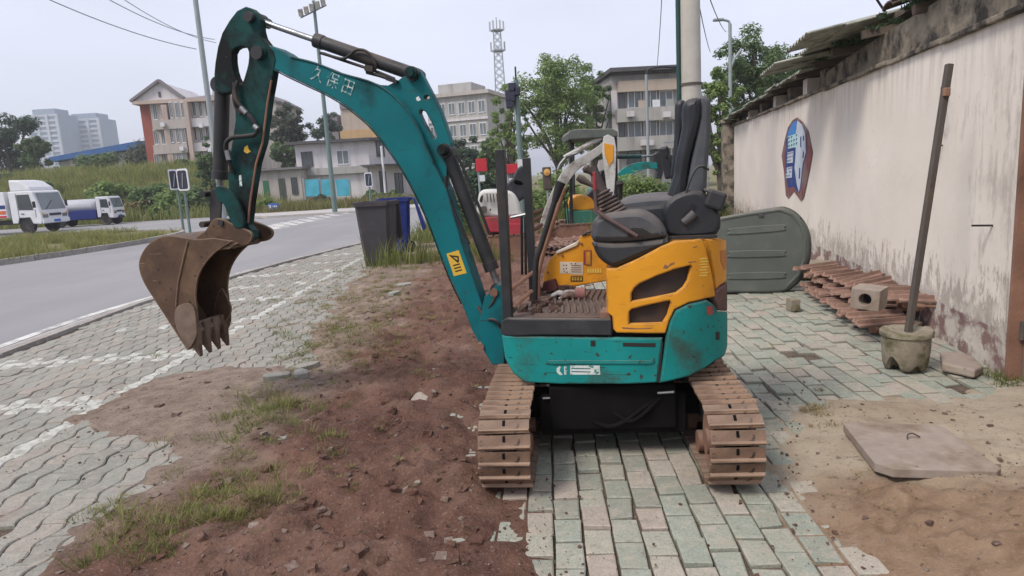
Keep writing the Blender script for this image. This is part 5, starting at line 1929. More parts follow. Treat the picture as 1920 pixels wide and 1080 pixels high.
b.tube(smooth_path([EL(446, 152, -0.085), EL(438, 175, -0.10), EL(442, 200, -0.09), EL(452, 214, -0.085)], 4), 0.010, 8)
b.build("hydraulic_hose", MT["rubber"], arm, smooth=True)
for (x0, y0), (x1, y1) in (((452, 202), (463, 213)), ((477, 236), (484, 242)), ((426, 282), (430, 300))):
    b = MB()
    b.cyl(EL(x0, y0, -0.101), EL(x1, y1, -0.101), 0.0165, 12)
    b.build("hose_fitting", MT["chrome"], arm, smooth=True)
xplate("worn_sticker", [(458, 276), (464, 272), (466, 280), (470, 284), (463, 288), (457, 284)], [], -0.0677, -0.06, MT["sticker_yellow"], 0.0003, arm)
for cx, cy in ((450, 334), (451, 345)):
    xplate("worn_sticker", [(cx - 2, cy - 5), (cx + 2, cy - 6), (cx + 3, cy + 4), (cx - 2, cy + 5)], [], -0.0677, -0.06, MT["white_decal"], 0.0003, arm)
for px_, py_, r_ in ((484, 38, 0.028), (463, 442, 0.036), (500, 104, 0.036)):
    b = MB()
    b.cyl(EL(px_, py_, 0) + Vector((0, -0.10, 0)), EL(px_, py_, 0) + Vector((0, 0.10, 0)), r_, 18)
    b.build("pin", MT["black_metal"], arm, smooth=True)
bkc = cylinder("bucket_cylinder", ((417, 160), (412, 368)), 0.042, 0.020, 0.0, 0.84, MT["black_metal"])

# ---- linkage
LINK = smooth_ring([(403, 352), (418, 350), (436, 364), (450, 388), (457, 412), (455, 426), (440, 426), (430, 410), (420, 385), (408, 372)], 3)
for v0, v1 in ((-0.118, -0.095), (0.095, 0.118)):
    xplate("guide_link", LINK, [], v0, v1, MT["teal_dirty"], 0.004)
for v0, v1 in ((-0.088, -0.076), (0.076, 0.088)):
    xplate("bucket_link", smooth_ring([(394, 362), (404, 352), (414, 360), (414, 400), (412, 424), (400, 428), (393, 412)], 3), [], v0, v1, MT["black_metal"], 0.004)
for px_, py_ in ((406, 362), (438, 415), (404, 418)):
    b = MB()
    b.cyl(EL(px_, py_, 0) + Vector((0, -0.124, 0)), EL(px_, py_, 0) + Vector((0, 0.124, 0)), 0.018, 18)
    xbuild(b, "pin", MT["black_metal"], smooth=True)

# ---- bucket
BV = 0.155
BACK = smooth_open([(398, 446), (368, 449), (336, 444), (308, 443), (284, 453), (267, 473), (260, 497), (268, 527), (288, 560), (314, 600), (336, 634), (352, 656)], 4)
FRONT = smooth_open([(356, 652), (366, 628), (370, 605), (368, 574), (366, 552), (370, 522), (382, 497), (398, 478), (416, 464), (436, 452)], 3)
bucket = link("bucket", None, ex)
up(bucket)
side_px = BACK + FRONT
back_uz = E2(BACK, -BV)
for v0, v1 in ((-BV, -BV + 0.014), (BV - 0.014, BV)):
    me = plate_mesh("side_plate", E2(side_px, -BV), [], 0.007, 0.002, MT["bucket"])
    o = link("side_plate", me, bucket)
    o.location = (0, (v0 + v1) / 2, 0)
sh_ = MB()
inner = []
for i, (a, c) in enumerate(back_uz):
    p0, p1 = back_uz[max(i - 1, 0)], back_uz[min(i + 1, len(back_uz) - 1)]
    tx, tz = p1[0] - p0[0], p1[1] - p0[1]
    l = math.hypot(tx, tz)
    inner.append((a - tz / l * 0.014, c + tx / l * 0.014))
sh_.prism(back_uz + inner[::-1], -BV + 0.003, BV - 0.003, lambda a, c, t: (a, t, c))
sh_.build("shell", MT["bucket"], bucket)
EAR = smooth_ring([(360, 452), (385, 432), (398, 413), (408, 409), (420, 412), (436, 420), (456, 428), (470, 436), (472, 448), (462, 458), (440, 462), (420, 466), (396, 474), (372, 470)], 3)
for v0, v1 in ((-0.112, -0.092), (0.092, 0.112)):
    me = plate_mesh("bucket_ear", E2(EAR, -0.112), [], 0.010, 0.003, MT["bucket"])
    o = link("bucket_ear", me, bucket)
    o.location = (0, (v0 + v1) / 2, 0)
b = MB()
rib = E2([(372, 447), (400, 452), (436, 450), (450, 456), (436, 466), (400, 468)], -0.11)
b.prism(rib, -BV + 0.01, BV - 0.01, lambda a, c, t: (a, t, c))
b.build("top_rail", MT["bucket"], bucket, bevel=0.004)
for v in (-BV - 0.008, BV - 0.002):
    me = plate_mesh("side_cutter", E2(smooth_ring([(330, 585), (338, 572), (355, 568), (366, 576), (370, 600), (372, 622), (366, 640), (356, 652), (344, 636), (333, 612)], 2), -BV), [], 0.006, 0.002, MT["teeth"])
    o = link("side_cutter", me, bucket)
    o.location = (0, v, 0)
b = MB()
b.tube([EL(x, y, -BV - 0.003) for x, y in [(352, 452), (343, 490), (334, 530), (330, 574)]], 0.0055, 6)
b.build("weld_seam", MT["bucket"], bucket, smooth=True)
me = plate_mesh("side_cutter", E2(smooth_ring([(418, 540), (424, 548), (433, 567), (436, 582), (429, 599), (418, 603), (406, 588), (408, 560)], 2), BV - 0.02), [], 0.007, 0.002, MT["bucket"])
o = link("side_cutter", me, bucket)
o.location = (0, BV - 0.03, 0)
p_lip, p_tip, p_in = EL(350, 640, -BV), EL(371, 671, -BV), EL(366, 622, -BV)
for k in range(4):
    v = -BV + 0.028 + k * (2 * BV - 0.056) / 3
    b = MB()
    off = Vector((0, v + BV, 0))
    a, c, tip = p_lip + off, p_in + off, p_tip + off
    a = a + (a - tip).normalized() * 0.06
    c = c + (c - tip).normalized() * 0.05
    w = Vector((0, 0.030, 0))
    w2 = Vector((0, 0.012, 0))
    t2 = tip + (c - a).normalized() * 0.010
    b.hexa([a - w, a + w, c + w, c - w, tip - w2, tip + w2, t2 + w2, t2 - w2])
    b.build("tooth", MT["teeth"], bucket, bevel=0.006)
b = MB()
lip = E2([(332, 630), (350, 658), (358, 650), (366, 624), (358, 606), (350, 612)], -BV)
b.prism(lip, -BV + 0.004, BV - 0.004, lambda a, c, t: (a, t, c))
b.build("cutting_lip", MT["teeth"], bucket, bevel=0.004)

# ================================================================ THE WALL ON THE RIGHT
shed = thing("roadside_shed", "long low shed with stained off-white plaster wall and patched roof along the pavement", "building", WALL_A, rad(90) - WALL_T)
SHM = Matrix.Rotation(-(rad(90) - WALL_T), 3, "Z")
_es = SHM @ (EYE - WALL_A)


def SL(x, y, o=0.0):
    """photo pixel -> (metres along the wall, height) on the plane o metres out of the wall"""
    d = SHM @ ray(x, y)
    p = _es + d * ((o - _es.y) / d.y)
    return p.x, p.z


S_END = 13.2
# wall: a gently uneven face
nx, nz = 180, 26
xs, zs = np.linspace(0.0, S_END, nx), np.linspace(-0.1, 1, nz)
X, Zt = np.meshgrid(xs, zs)
H = 2.10 + 0.012 * X
Z = np.where(Zt < 0, Zt, Zt * H)
Yv = (fbm(X * 0.8, Z * 0.8, 4) - 0.5) * 0.022 + (fbm(X * 5 + 40, Z * 5, 3) - 0.5) * 0.006 - np.clip((0.42 - Z) * 3, 0, 1) * np.clip((fbm(X * 3, Z * 4 + 9, 4) - 0.52) * 8, 0, 1) * 0.012
V = np.stack([X, Yv, Z], -1).reshape(-1, 3)
i = np.arange(nx * (nz - 1)).reshape(nz - 1, nx)[:, :-1].ravel()
Fq = np.stack([i, i + nx, i + nx + 1, i + 1], 1)
me = np_mesh("wall", V, Fq, MT["plaster"])
me.polygons.foreach_set("use_smooth", [True] * len(me.polygons))
link("wall", me, shed)
b = MB()
b.span((0.0, -0.24, -0.1), (S_END, -0.03, 2.08))
b.span((S_END - 0.2, -4.0, -0.1), (S_END, -0.24, 2.08))
b.build("wall_core", MT["plaster"], shed)
b = MB()
b.span((-4.5, -0.24, -0.1), (-0.93, 0.0, 2.12))
b.span((-4.5, -4.0, -0.1), (-4.26, -0.24, 2.12))
b.build("near_wall", MT["plaster"], shed)
b = MB()
b.span((-4.6, -4.1, 2.62), (2.4, -0.26, 2.70))
b.build("roof_deck", MT["dark_concrete"], shed)
b = MB()
b.span((-0.93, -0.24, 2.06), (-0.001, -0.05, 2.14))
b.build("door_lintel", MT["dark_concrete"], shed)
b = MB()
b.span((-4.5, -0.22, 2.125), (-0.92, -0.03, 2.60))
b.build("near_fascia", MT["dark_concrete"], shed)
for k in range(12):                                       # thin cast ledge in lengths
    a, c = k * 1.1 + 0.006, k * 1.1 + 1.094
    b = MB()
    z0 = 2.10 + 0.012 * a
    b.span((a, -0.24, z0 + 0.002), (c, 0.045 + random.uniform(-0.01, 0.012), z0 + 0.04))
    o = b.build("ledge", MT["dark_concrete"], shed, bevel=0.008)
    o.location.z = random.uniform(-0.006, 0.006)
# rough fascia above the ledge, high at the door end, then low piers with gaps
b = MB()
prof = [(-0.9, 2.148), (4.6, 2.20), (4.6, 2.36), (3.8, 2.40), (2.6, 2.43), (1.4, 2.45), (0.4, 2.50), (-0.9, 2.55)]
b.prism(prof, -0.22, -0.03, lambda s, z, t: (s, t, z))
b.build("fascia", MT["dark_concrete"], shed)
for k, (s0, s1) in enumerate([(4.62, 4.9), (5.6, 5.85), (6.7, 6.95), (7.9, 8.15), (9.3, 9.6), (10.9, 11.2), (12.6, 13.1)]):
    b = MB()
    b.span((s0, -0.22, 2.12 + 0.012 * s0 + 0.04), (s1, -0.05, 2.42 + 0.002 * s0))
    b.build("roof_pier", MT["plaster"] if k % 2 else MT["dark_concrete"], shed)
b = MB()
b.span((4.7, -0.6, 2.1), (S_END, -0.5, 2.44))
b.build("inner_wall", MT["dark_concrete"], shed)
for k in range(14):
    s = 0.6 + k * 0.95
    b = MB()
    b.bar((s, -1.6, 2.66), (s, 0.10 + random.uniform(-0.05, 0.1), 2.44 + 0.0 * s), 0.07, 0.07)
    b.build("rafter", MT["old_wood"], shed)


def roof_sheet(s0, s1, o0, o1, z0, z1, amp, mat, name="roof_sheet", wave=0.10):
    n = max(8, int((s1 - s0) / wave * 6))
    v = []
    for (o, z) in ((o0, z0), ((o0 + o1) / 2, (z0 + z1) / 2), (o1, z1)):
        for k in range(n + 1):
            s = s0 + (s1 - s0) * k / n
            v.append((s, o + random.uniform(-0.004, 0.004), z + amp * math.sin(2 * math.pi * (s - s0) / wave)))
    m = n + 1
    b = MB()
    b.add(v + [(a, c, z - 0.006) for a, c, z in v], [(r * m + k, r * m + k + 1, (r + 1) * m + k + 1, (r + 1) * m + k) for r in (0, 1) for k in range(n)] +
          [(3 * m + r * m + k, 3 * m + (r + 1) * m + k, 3 * m + (r + 1) * m + k + 1, 3 * m + r * m + k + 1) for r in (0, 1) for k in range(n)] +
          [(k, 3 * m + k, 3 * m + k + 1, k + 1) for k in range(n)])
    return b.build(name, mat, shed, fix=False)


s = 2.45
k = 0
while s < S_END:                                           # overlapping corrugated sheets
    w = 0.82
    lift = 0.06 if 2.3 < s < 4.9 else 0.0
    out = 0.34 if s < 4.9 else 0.20
    roof_sheet(s, s + w + 0.08, out + random.uniform(-0.05, 0.05), -1.7, 2.475 + lift - 0.004 * s + 0.012 * (k % 2) + random.uniform(-0.015, 0.02), 2.83 + lift + 0.012 * (k % 2), 0.016, MT["roof_sheet"], wave=0.10)
    s += w
    k += 1
roof_sheet(2.5, 3.5, 0.62, -1.2, 2.50, 2.80, 0.018, MT["roof_sheet"], wave=0.14)
roof_sheet(3.9, 5.0, 0.66, -1.2, 2.44, 2.74, 0.018, MT["roof_sheet"], wave=0.14)
for k in range(22):                                        # old tiles on the near stretch
    s = -0.75 + (k % 11) * 0.28
    row = k // 11
    b = MB()
    r = [(0.14 * math.cos(rad(a)), 0.055 * math.sin(rad(a))) for a in range(0, 181, 30)]
    o0, o1 = 0.10 - row * 0.34, -0.28 - row * 0.34
    z0, z1 = 2.545 + row * 0.10 + 0.02, 2.665 + row * 0.10
    b.loft([[(s + x, o, z + h) for x, h in r + [(x * 0.86, h * 0.75) for x, h in r[::-1]]] for o, z in ((o0, z0), (o1, z1))])
    o = b.build("roof_tile", MT["roof_tile"], shed)
    o.location = (0, random.uniform(-0.04, 0.04), random.uniform(-0.012, 0.02))
b = MB()
b.span((-1.0, -1.8, 2.50), (2.6, -0.24, 2.54))
b.build("roof_board", MT["old_wood"], shed)
b = MB()
b.span((-1.0, -0.24, 2.545), (2.6, -0.10, 2.60))
b.build("eave_board", MT["old_wood"], shed)
# moss along the roof edge
mo = []
for _ in range(130):
    s = random.uniform(0, S_END)
    p = WALL_A + WALL_D * s + WALL_N * random.uniform(-0.1, 0.12)
    mo.append((p.x, p.y, 2.50 + random.uniform(-0.02, 0.05), random.uniform(0.3, 0.9)))
tag(grass("roof_moss", mo, 0.03, 0.10, 40, 0.10, MT["leaf_dark"], 0.006, 1.0), "dark moss and leaf litter along the shed roof edge", "moss")
# metal door at the near end
b = MB()
b.span((-0.92, -0.10, -0.1), (-0.035, -0.06, 2.05))
dr = b.build("door", MT["door_metal"], shed, bevel=0.006)
dr["label"] = "brown metal door at the near end of the wall"
b = MB()
b.span((-0.034, -0.10, -0.1), (0.0, 0.012, 2.09))
b.build("door_frame", MT["rust"], dr)
b = MB()
b.cyl((-0.05, -0.045, 0.25), (-0.05, -0.045, 0.36), 0.014, 10)
b.build("hinge", MT["rust_pole"], dr)
b = MB()
b.cyl((-0.05, -0.045, 1.55), (-0.05, -0.045, 1.66), 0.014, 10)
b.build("hinge", MT["rust_pole"], dr)
# iron peg, socket box with its wire loop
s0, z0 = SL(1862, 423)
b = MB()
b.bar((s0, -0.02, z0), (s0 + 0.02, 0.11, z0 + 0.003), 0.012, 0.012)
b.build("iron_peg", MT["black_metal"], shed)
s0, z0 = SL(1779, 172)
b = MB()
b.box((s0, 0.02, z0), (0.055, 0.05, 0.085))
sb = b.build("socket_box", MT["rust_pole"], shed, bevel=0.006)
b = MB()
s1, z1 = SL(1784, 205)
b.tube(smooth_path([(s0, 0.03, z0 - 0.04), (s1 - 0.02, 0.06, z1 + 0.02), (s1 - 0.03, 0.06, z1 - 0.06), (s1 + 0.02, 0.04, z1 - 0.12), (s1 + 0.08, 0.02, z1 - 0.12)], 5), 0.006, 6)
b.build("wire_loop", MT["wire"], sb, smooth=True)
s2, z2 = SL(1768, 272)
b = MB()
b.tube([(s2, -0.01, z2), (s2 - 0.02, 0.05, z2 - 0.005), (s2 - 0.05, 0.055, z2 - 0.02)], 0.006, 6)
b.build("iron_hook", MT["black_metal"], shed)

# painted shield on the wall
em = link("painted_emblem", None, shed)
em["label"] = "blue and white shield with red border painted on the wall"
m_border = paint("emblem_border", (0.20, 0.075, 0.075), 0.9, var=0.3, scale=9, bump=0, dirt=(0.22, 0.17, 0.16), dirt_lo=0.46, dirt_hi=0.6)
m_navy = paint("emblem_navy", (0.025, 0.05, 0.20), 0.9, var=0.25, scale=9, bump=0, dirt=(0.16, 0.13, 0.2), dirt_lo=0.55, dirt_hi=0.7)
m_sky = paint("emblem_sky", (0.06, 0.22, 0.55), 0.9, var=0.2, scale=9, bump=0)
m_pale = paint("emblem_pale", (0.52, 0.58, 0.66), 0.9, var=0.12, scale=9, bump=0, dirt=(0.4, 0.42, 0.45), dirt_lo=0.5, dirt_hi=0.7)
m_mint = paint("emblem_mint", (0.42, 0.62, 0.62), 0.9, var=0.12, scale=9, bump=0)


def mural(px, o, mat, name):
    me = plate_mesh(name, [SL(x, y, 0.014) for x, y in px], [], 0.0012, 0.0002, mat)
    # the wall looks out along +y of the shed's frame; plates are symmetric, so only the offset matters
    ob = link(name, me, em)
    ob.location = (0, 0.010 + o, 0)
    return ob


mural([(1494, 220), (1485, 226), (1477, 239), (1472, 257), (1465, 292), (1469, 319), (1473, 367), (1478, 373), (1488, 359), (1501, 377), (1506, 370), (1519, 310), (1523, 285), (1515, 247), (1505, 229)], 0.0, m_border, "border")
mural([(1493, 225), (1486, 230), (1479, 243), (1474, 262), (1472, 292), (1474, 330), (1477, 352), (1487, 350), (1493, 357), (1499, 362), (1501, 350), (1506, 310), (1512, 285), (1511, 250), (1503, 232)], 0.0025, m_navy, "shield_field")
mural([(1493, 226), (1487, 230), (1479, 244), (1476, 258), (1492, 250), (1494, 240)], 0.005, m_sky, "shield_top")
mural([(1495, 226), (1503, 233), (1510, 251), (1511, 285), (1505, 308), (1500, 352), (1498, 360), (1494, 345), (1490, 315), (1492, 290), (1492, 252)], 0.005, m_pale, "shield_half")
for px_, mt in (([(1478, 256), (1497, 249), (1497, 275), (1478, 279)], m_mint), ([(1477, 286), (1488, 283), (1487, 305), (1476, 306)], m_pale), ([(1476, 314), (1486, 312), (1485, 333), (1474, 334)], m_pale)):
    mural(px_, 0.0075, mt, "text_panel")
    (xa, ya), (xb, yb), (xc, yc), (xd, yd) = px_
    for r in range(3):
        for c in range(4):
            if random.random() < 0.15:
                continue
            u0, u1_, v0, v1 = (c + 0.2) / 4, (c + 0.75) / 4, (r + 0.2) / 3, (r + 0.72) / 3
            f = lambda u, v: (xa + (xb - xa) * u + (xd - xa) * v, ya + (yb - ya) * u + (yd - ya) * v)
            mural([f(u0, v0), f(u1_, v0 + 0.02), f(u1_, (v0 + v1) / 2), f((u0 + u1_) / 2, (v0 + v1) / 2), f((u0 + u1_) / 2, v1), f(u0, v1)], 0.0095, m_navy, "painted_stroke")
for px_ in ([(1506, 255), (1508, 254), (1508, 263), (1506, 264)], [(1499, 315), (1501, 315), (1500, 335), (1498, 335)], [(1506, 284), (1508, 284), (1507, 296), (1505, 296)], [(1501, 256), (1503, 256), (1503, 276), (1501, 276)]):
    mural(px_, 0.0075, m_navy, "painted_stroke")

# pillar closing the far end of the wall
p = WALL_A + WALL_D * (S_END + 0.22) + WALL_N * 0.10
gp = thing("gate_pillar", "mouldy dark concrete pillar at the far end of the white wall", "pillar", p, rad(90) - WALL_T)
b = MB()
b.span((-0.2, -0.16, -0.1), (0.2, 0.16, 2.34))
b.build("shaft", MT["dark_concrete"], gp, bevel=0.015)
b = MB()
b.span((-0.24, -0.2, 2.34), (0.24, 0.2, 2.40))
b.build("cap", MT["dark_concrete"], gp, bevel=0.01)
# white gate seen past the pillar
gt = thing("yard_gate", "pale barred metal gate beyond the wall pillar", "gate", (4.75, 17.6, 0), 0.25)
for k in range(9):
    b = MB()
    b.cyl((-0.6 + k * 0.15, 0, 0.1), (-0.6 + k * 0.15, 0, 2.0), 0.014, 8)
    b.build("bar", MT["galv"], gt)
for z in (0.12, 1.0, 1.98):
    b = MB()
    b.bar((-0.66, 0.02, z), (0.66, 0.02, z), 0.03, 0.04)
    b.build("rail", MT["galv"], gt)

# ================================================================ THINGS ON THE PAVEMENT
# post set in an old concrete-filled bucket
pb = on_z(1697, 690)
pot = thing("bucket_post", "leaning square metal post cast in a broken mossy concrete bucket", "post", (pb.x, pb.y, 0))
b = MB()
n, rings = 40, []
for z, r in ((0.0, 0.100), (0.012, 0.120), (0.05, 0.130), (0.12, 0.136), (0.19, 0.140), (0.215, 0.140), (0.222, 0.150), (0.250, 0.150), (0.256, 0.143), (0.248, 0.122), (0.236, 0.06), (0.240, 0.0)):
    ring = []
    for k in range(n):
        a = 2 * math.pi * k / n
        rr = r * (1 + 0.04 * (float(fbm(np.array(4 + 2.5 * math.cos(a) + z * 9), np.array(4 + 2.5 * math.sin(a)), 3)) - 0.5) * 3)
        zz = z
        # crumbled foot: arches broken out of the lower edge
        for c, w, h in ((rad(205), 0.42, 0.10), (rad(272), 0.30, 0.05), (rad(330), 0.30, 0.06), (rad(60), 0.5, 0.05)):
            dlt = abs((a - c + math.pi) % (2 * math.pi) - math.pi)
            if dlt < w and z < 0.13:
                zz = max(zz, h * (1 - (dlt / w) ** 2))
        ring.append(Vector((rr * math.cos(a), rr * math.sin(a), zz)))
    rings.append(ring)
b.loft(rings)
b.build("concrete_bucket", MT["mossy_concrete"], pot, smooth=50)
top_ = on_y(1780, 120, pb.y + 0.10) - pot.location
foot = on_y(1701, 640, pb.y) - pot.location
foot.z = 0.20
b = MB()
b.bar(foot, top_, 0.038, 0.038, up=(0, 1, 0))
b.build("square_post", MT["rust_pole"], pot, bevel=0.005)
b = MB()
d = (top_ - foot)
b.box(foot + d * 0.90 + Vector((-0.01, -0.03, 0)), (0.035, 0.03, 0.05))
b.build("post_clip", MT["rust"], pot, bevel=0.005)
# leaning grey-green plastic cover
ca, cb = on_z(1338, 552), on_z(1476, 548)
cd_ = (cb - ca)
cov = thing("plastic_cover", "big grey-green ribbed plastic tank cover standing on edge against the wall", "cover", (ca.x, ca.y, 0), math.atan2(cd_.y, cd_.x))
CVM = Matrix.Rotation(-math.atan2(cd_.y, cd_.x), 3, "Z")
_ec = CVM @ (EYE - ca)


def CL(x, y, o=0.0):
    dd = CVM @ ray(x, y)
    q_ = _ec + dd * ((o - _ec.y) / dd.y)
    return q_.x, q_.z


COV = smooth_open([(1335, 413), (1351, 409), (1400, 400), (1451, 391), (1472, 390), (1494, 402), (1511, 424), (1519, 452), (1517, 488), (1503, 522), (1478, 545), (1455, 550)], 3) + [(1433, 551), (1336, 549)]


def cplate(name, px, o0, o1, mat, bev=0.006, holes=()):
    me = plate_mesh(name, [CL(x, y, o0) for x, y in px], [[CL(x, y, o0) for x, y in h] for h in holes], abs(o1 - o0) / 2, bev, mat)
    ob = link(name, me, cov)
    ob.location = (0, (o0 + o1) / 2, 0)
    return ob


o = cplate("shell", COV, 0.0, 0.16, MT["grey_green_plastic"], 0.03)
smooth_mesh(o.data, 60)
cplate("rim", COV, 0.10, 0.14, MT["grey_green_plastic"], 0.008).scale = (1.015, 1, 1.012)
for (x0, x1, y0, y1, t) in ((1368, 1471, 428, 440, -7), (1368, 1471, 471, 483, -2), (1368, 1471, 512, 524, -2)):
    ring = [(x0 + 3, y1), (x0, (y0 + y1) / 2), (x0 + 3, y0), (x1 - 5, y0 + t), (x1, (y0 + y1) / 2 + t), (x1 - 5, y1 + t)]
    cplate("rib", smooth_ring(ring, 3), -0.010, 0.004, MT["grey_green_plastic"], 0.006)
cplate("edge_bead", [(1352, 413), (1400, 404.5), (1462, 395.5), (1484, 404), (1500, 424), (1508, 452), (1506, 486), (1495, 514), (1474, 536), (1476, 539), (1499, 516), (1510, 487), (1512, 452), (1504, 422), (1487, 401), (1463, 392.5), (1400, 401), (1352, 409.5)], -0.008, 0.003, MT["grey_green_plastic"], 0.003)
b = MB()
x_, z_ = CL(1427, 402)
b.box((x_, -0.005, z_ - 0.01), (0.05, 0.02, 0.03))
b.build("clasp", MT["console"], cov, bevel=0.005)
x_, z_ = CL(1503, 412)
b = MB()
b.box((x_, 0.08, z_), (0.03, 0.05, 0.04))
b.build("clasp", MT["black_plastic"], cov, bevel=0.005)

# ---- rusty track chains by the wall
pile_b = MB()
pile_b.box((0, 0, 0.010), (0.42, 0.078, 0.014))
pile_b.add([(-0.21, -0.030, 0.017), (0.21, -0.030, 0.017), (0.21, -0.006, 0.017), (-0.21, -0.006, 0.017), (-0.206, -0.024, 0.044), (0.206, -0.024, 0.044), (0.206, -0.012, 0.044), (-0.206, -0.012, 0.044)], [(0, 1, 5, 4), (1, 2, 6, 5), (2, 3, 7, 6), (3, 0, 4, 7), (4, 5, 6, 7)])
MT["rust_pale"] = paint("pale_rusty_steel", (0.25, 0.155, 0.12), 0.85, var=0.45, scale=7, bump=0.3, dirt=(0.17, 0.09, 0.065), dirt_lo=0.48, dirt_hi=0.7)
pile_me = pile_b.mesh("track_shoe", MT["rust_pale"])
lk = MB()
for sx in (-0.19, -0.07, 0.07):
    lk.box((sx, 0, -0.030), (0.035, 0.058, 0.062))
    lk.cyl((sx - 0.025, 0.026, -0.028), (sx + 0.025, 0.026, -0.028), 0.024, 8)
lk.cyl((-0.2, 0.026, -0.028), (0.08, 0.026, -0.028), 0.012, 8)
lk_me = lk.mesh("track_link", MT["rust"])


def chain(label, a, c, z, n, flip=0.0, arc=0.0, wid=1.0):
    a, c = Vector(a), Vector(c)
    t = thing("track_chain", label, "track chain", (a.x, a.y, 0), 0, "rusty track chains by the wall")
    d = (c - a)
    hd = math.atan2(d.y, d.x)
    for k in range(n):
        f = k / max(1, n - 1)
        p_ = d * f
        rz = hd - rad(90) + flip + random.gauss(0, 0.06) + arc * (f - 0.5)
        pos_ = Vector((p_.x + random.gauss(0, 0.008), p_.y, z + random.gauss(0, 0.012)))
        for me_, nm in ((pile_me, "track_shoe"), (lk_me, "track_link")):
            o_ = link(nm, me_, t)
            o_.location = pos_
            o_.rotation_euler = (random.gauss(0, 0.14), random.gauss(0, 0.05), rz)
            o_.scale = (wid, 1.0, 1)
    return t


g0, g1 = on_z(1500, 552), on_z(1632, 636)
off = Vector((math.cos(WALL_T), -math.sin(WALL_T), 0))
chain("long rusty track chain lying lowest of the pile by the wall", g0 + off * 0.22, g0.lerp(g1, 0.93) + off * 0.14, 0.085, 21, 0.15)
chain("second rusty track chain doubled back over the lowest one", g0 + off * 0.26, g0.lerp(g1, 0.8) + off * 0.26, 0.175, 17, 0.1)
chain("upper rusty track chain toward the grey-green cover", g0 + off * 0.16 + Vector((0, 0.1, 0)), g0.lerp(g1, 0.55) + off * 0.38, 0.245, 12, 0.25)
chain("short rusty track piece lying on top of the pile", g0.lerp(g1, 0.66) + off * 0.36, g0.lerp(g1, 0.94) + off * 0.45, 0.265, 5, -0.35)
chain("rusty track piece against the wall behind the pile", g0.lerp(g1, 0.0) + off * 0.60, g0.lerp(g1, 0.35) + off * 0.68, 0.16, 7, 0.1, wid=0.9)

# hollow concrete brick on the pile
hb = on_z(1628, 576, 0.28)
b = MB()
ho = link("hollow_brick", plate_mesh("hollow_brick", [(-0.095, 0), (0.095, 0), (0.095, 0.15), (-0.095, 0.15)], [[(0.0 + 0.042 * math.cos(k * 0.5236), 0.075 + 0.042 * math.sin(k * 0.5236)) for k in range(12)]], 0.11, 0.006, MT["concrete"]))
ho.location = (hb.x, hb.y, 0.28)
ho.rotation_euler = (0, 0.06, -0.75)
tag(ho, "grey hollow concrete brick with round hole lying on the tracks", "brick")
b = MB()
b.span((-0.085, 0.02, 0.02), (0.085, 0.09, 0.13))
b.build("core", MT["ink"], ho)  # black plug, stands for the shade inside the hole
# mossy roll and round stone behind
rl = on_z(1548, 540)
ro = thing("rolled_mat", "mossy green-grey rolled sacking lying beside the plastic cover", "roll", (rl.x + 0.05, rl.y + 0.55, 0.0), -0.55)
b = MB()
b.lathe([(0.035, -0.25), (0.105, -0.25), (0.115, -0.2), (0.118, 0.0), (0.112, 0.25), (0.03, 0.25)], 18, Matrix.Translation((0, 0, 0.115)) @ Matrix.Rotation(rad(90), 4, "Y"))
b.build("outer_layer", MT["mossy_concrete"], ro, smooth=True)
b = MB()
b.lathe([(0.001, 0.235), (0.06, 0.255), (0.062, 0.24)], 14, Matrix.Translation((0, 0, 0.115)) @ Matrix.Rotation(rad(90), 4, "Y"))
b.build("hollow_end", MT["ink"], ro)  # black disc painted in for the shade of the hollow
p = on_z(1527, 505)
b = MB()
b.lathe([(0.0, 0.0), (0.10, 0.01), (0.13, 0.06), (0.11, 0.13), (0.05, 0.17), (0.0, 0.175)], 12, Matrix.Rotation(0.4, 4, "X"))
o = b.build("round_stone", MT["concrete"], smooth=True, loc=(p.x + 0.12, p.y, 0.0))
tag(o, "rounded grey stone at the wall behind the rolled sacking", "stone")
p = on_z(1487, 582)
b = MB()
b.box((0, 0, 0.055), (0.085, 0.12, 0.11))
o = b.build("small_block", MT["mossy_concrete"], bevel=0.006, loc=(p.x, p.y, 0))
tag(o, "small dark greenish block before the track pile", "block")
# concrete fragment at the foot of the wall
p = on_z(1795, 690)
b = MB()
b.prism([(-0.24, -0.06), (-0.1, -0.12), (0.16, -0.10), (0.27, -0.02), (0.2, 0.08), (-0.15, 0.10)], 0, 0.055, lambda a, c, t: (a, c, t))
o = b.build("concrete_fragment", MT["concrete"], bevel=0.012, loc=(p.x, p.y, 0.0))
o.rotation_euler = (0.06, 0.05, rad(62))
tag(o, "broken concrete slab fragment at the wall beside the bucket", "concrete")
p = on_z(1665, 640)
for k, (dx, dy, s) in enumerate([(0.30, 0.28, 0.09), (0.20, 0.42, 0.07), (0.38, 0.12, 0.06)]):
    b = MB()
    q = [Vector((x * random.uniform(0.7, 1.1), y * random.uniform(0.6, 1.0), z * random.uniform(0.35, 0.6))) * s for z in (-1, 1) for x, y in ((-1, -1), (1, -1), (1, 1), (-1, 1))]
    b.hexa(q)
    o = b.build("rubble_stone", MT["concrete"], bevel=0.008, loc=(p.x + dx, p.y + dy, s * 0.38))
    o.rotation_euler = (0, 0, k)
    tag(o, ["largest rubble stone behind the bucket post", "middle rubble stone between bucket and track pile", "smallest rubble stone by the wall behind the bucket"][k], "stone", "rubble behind the bucket post")

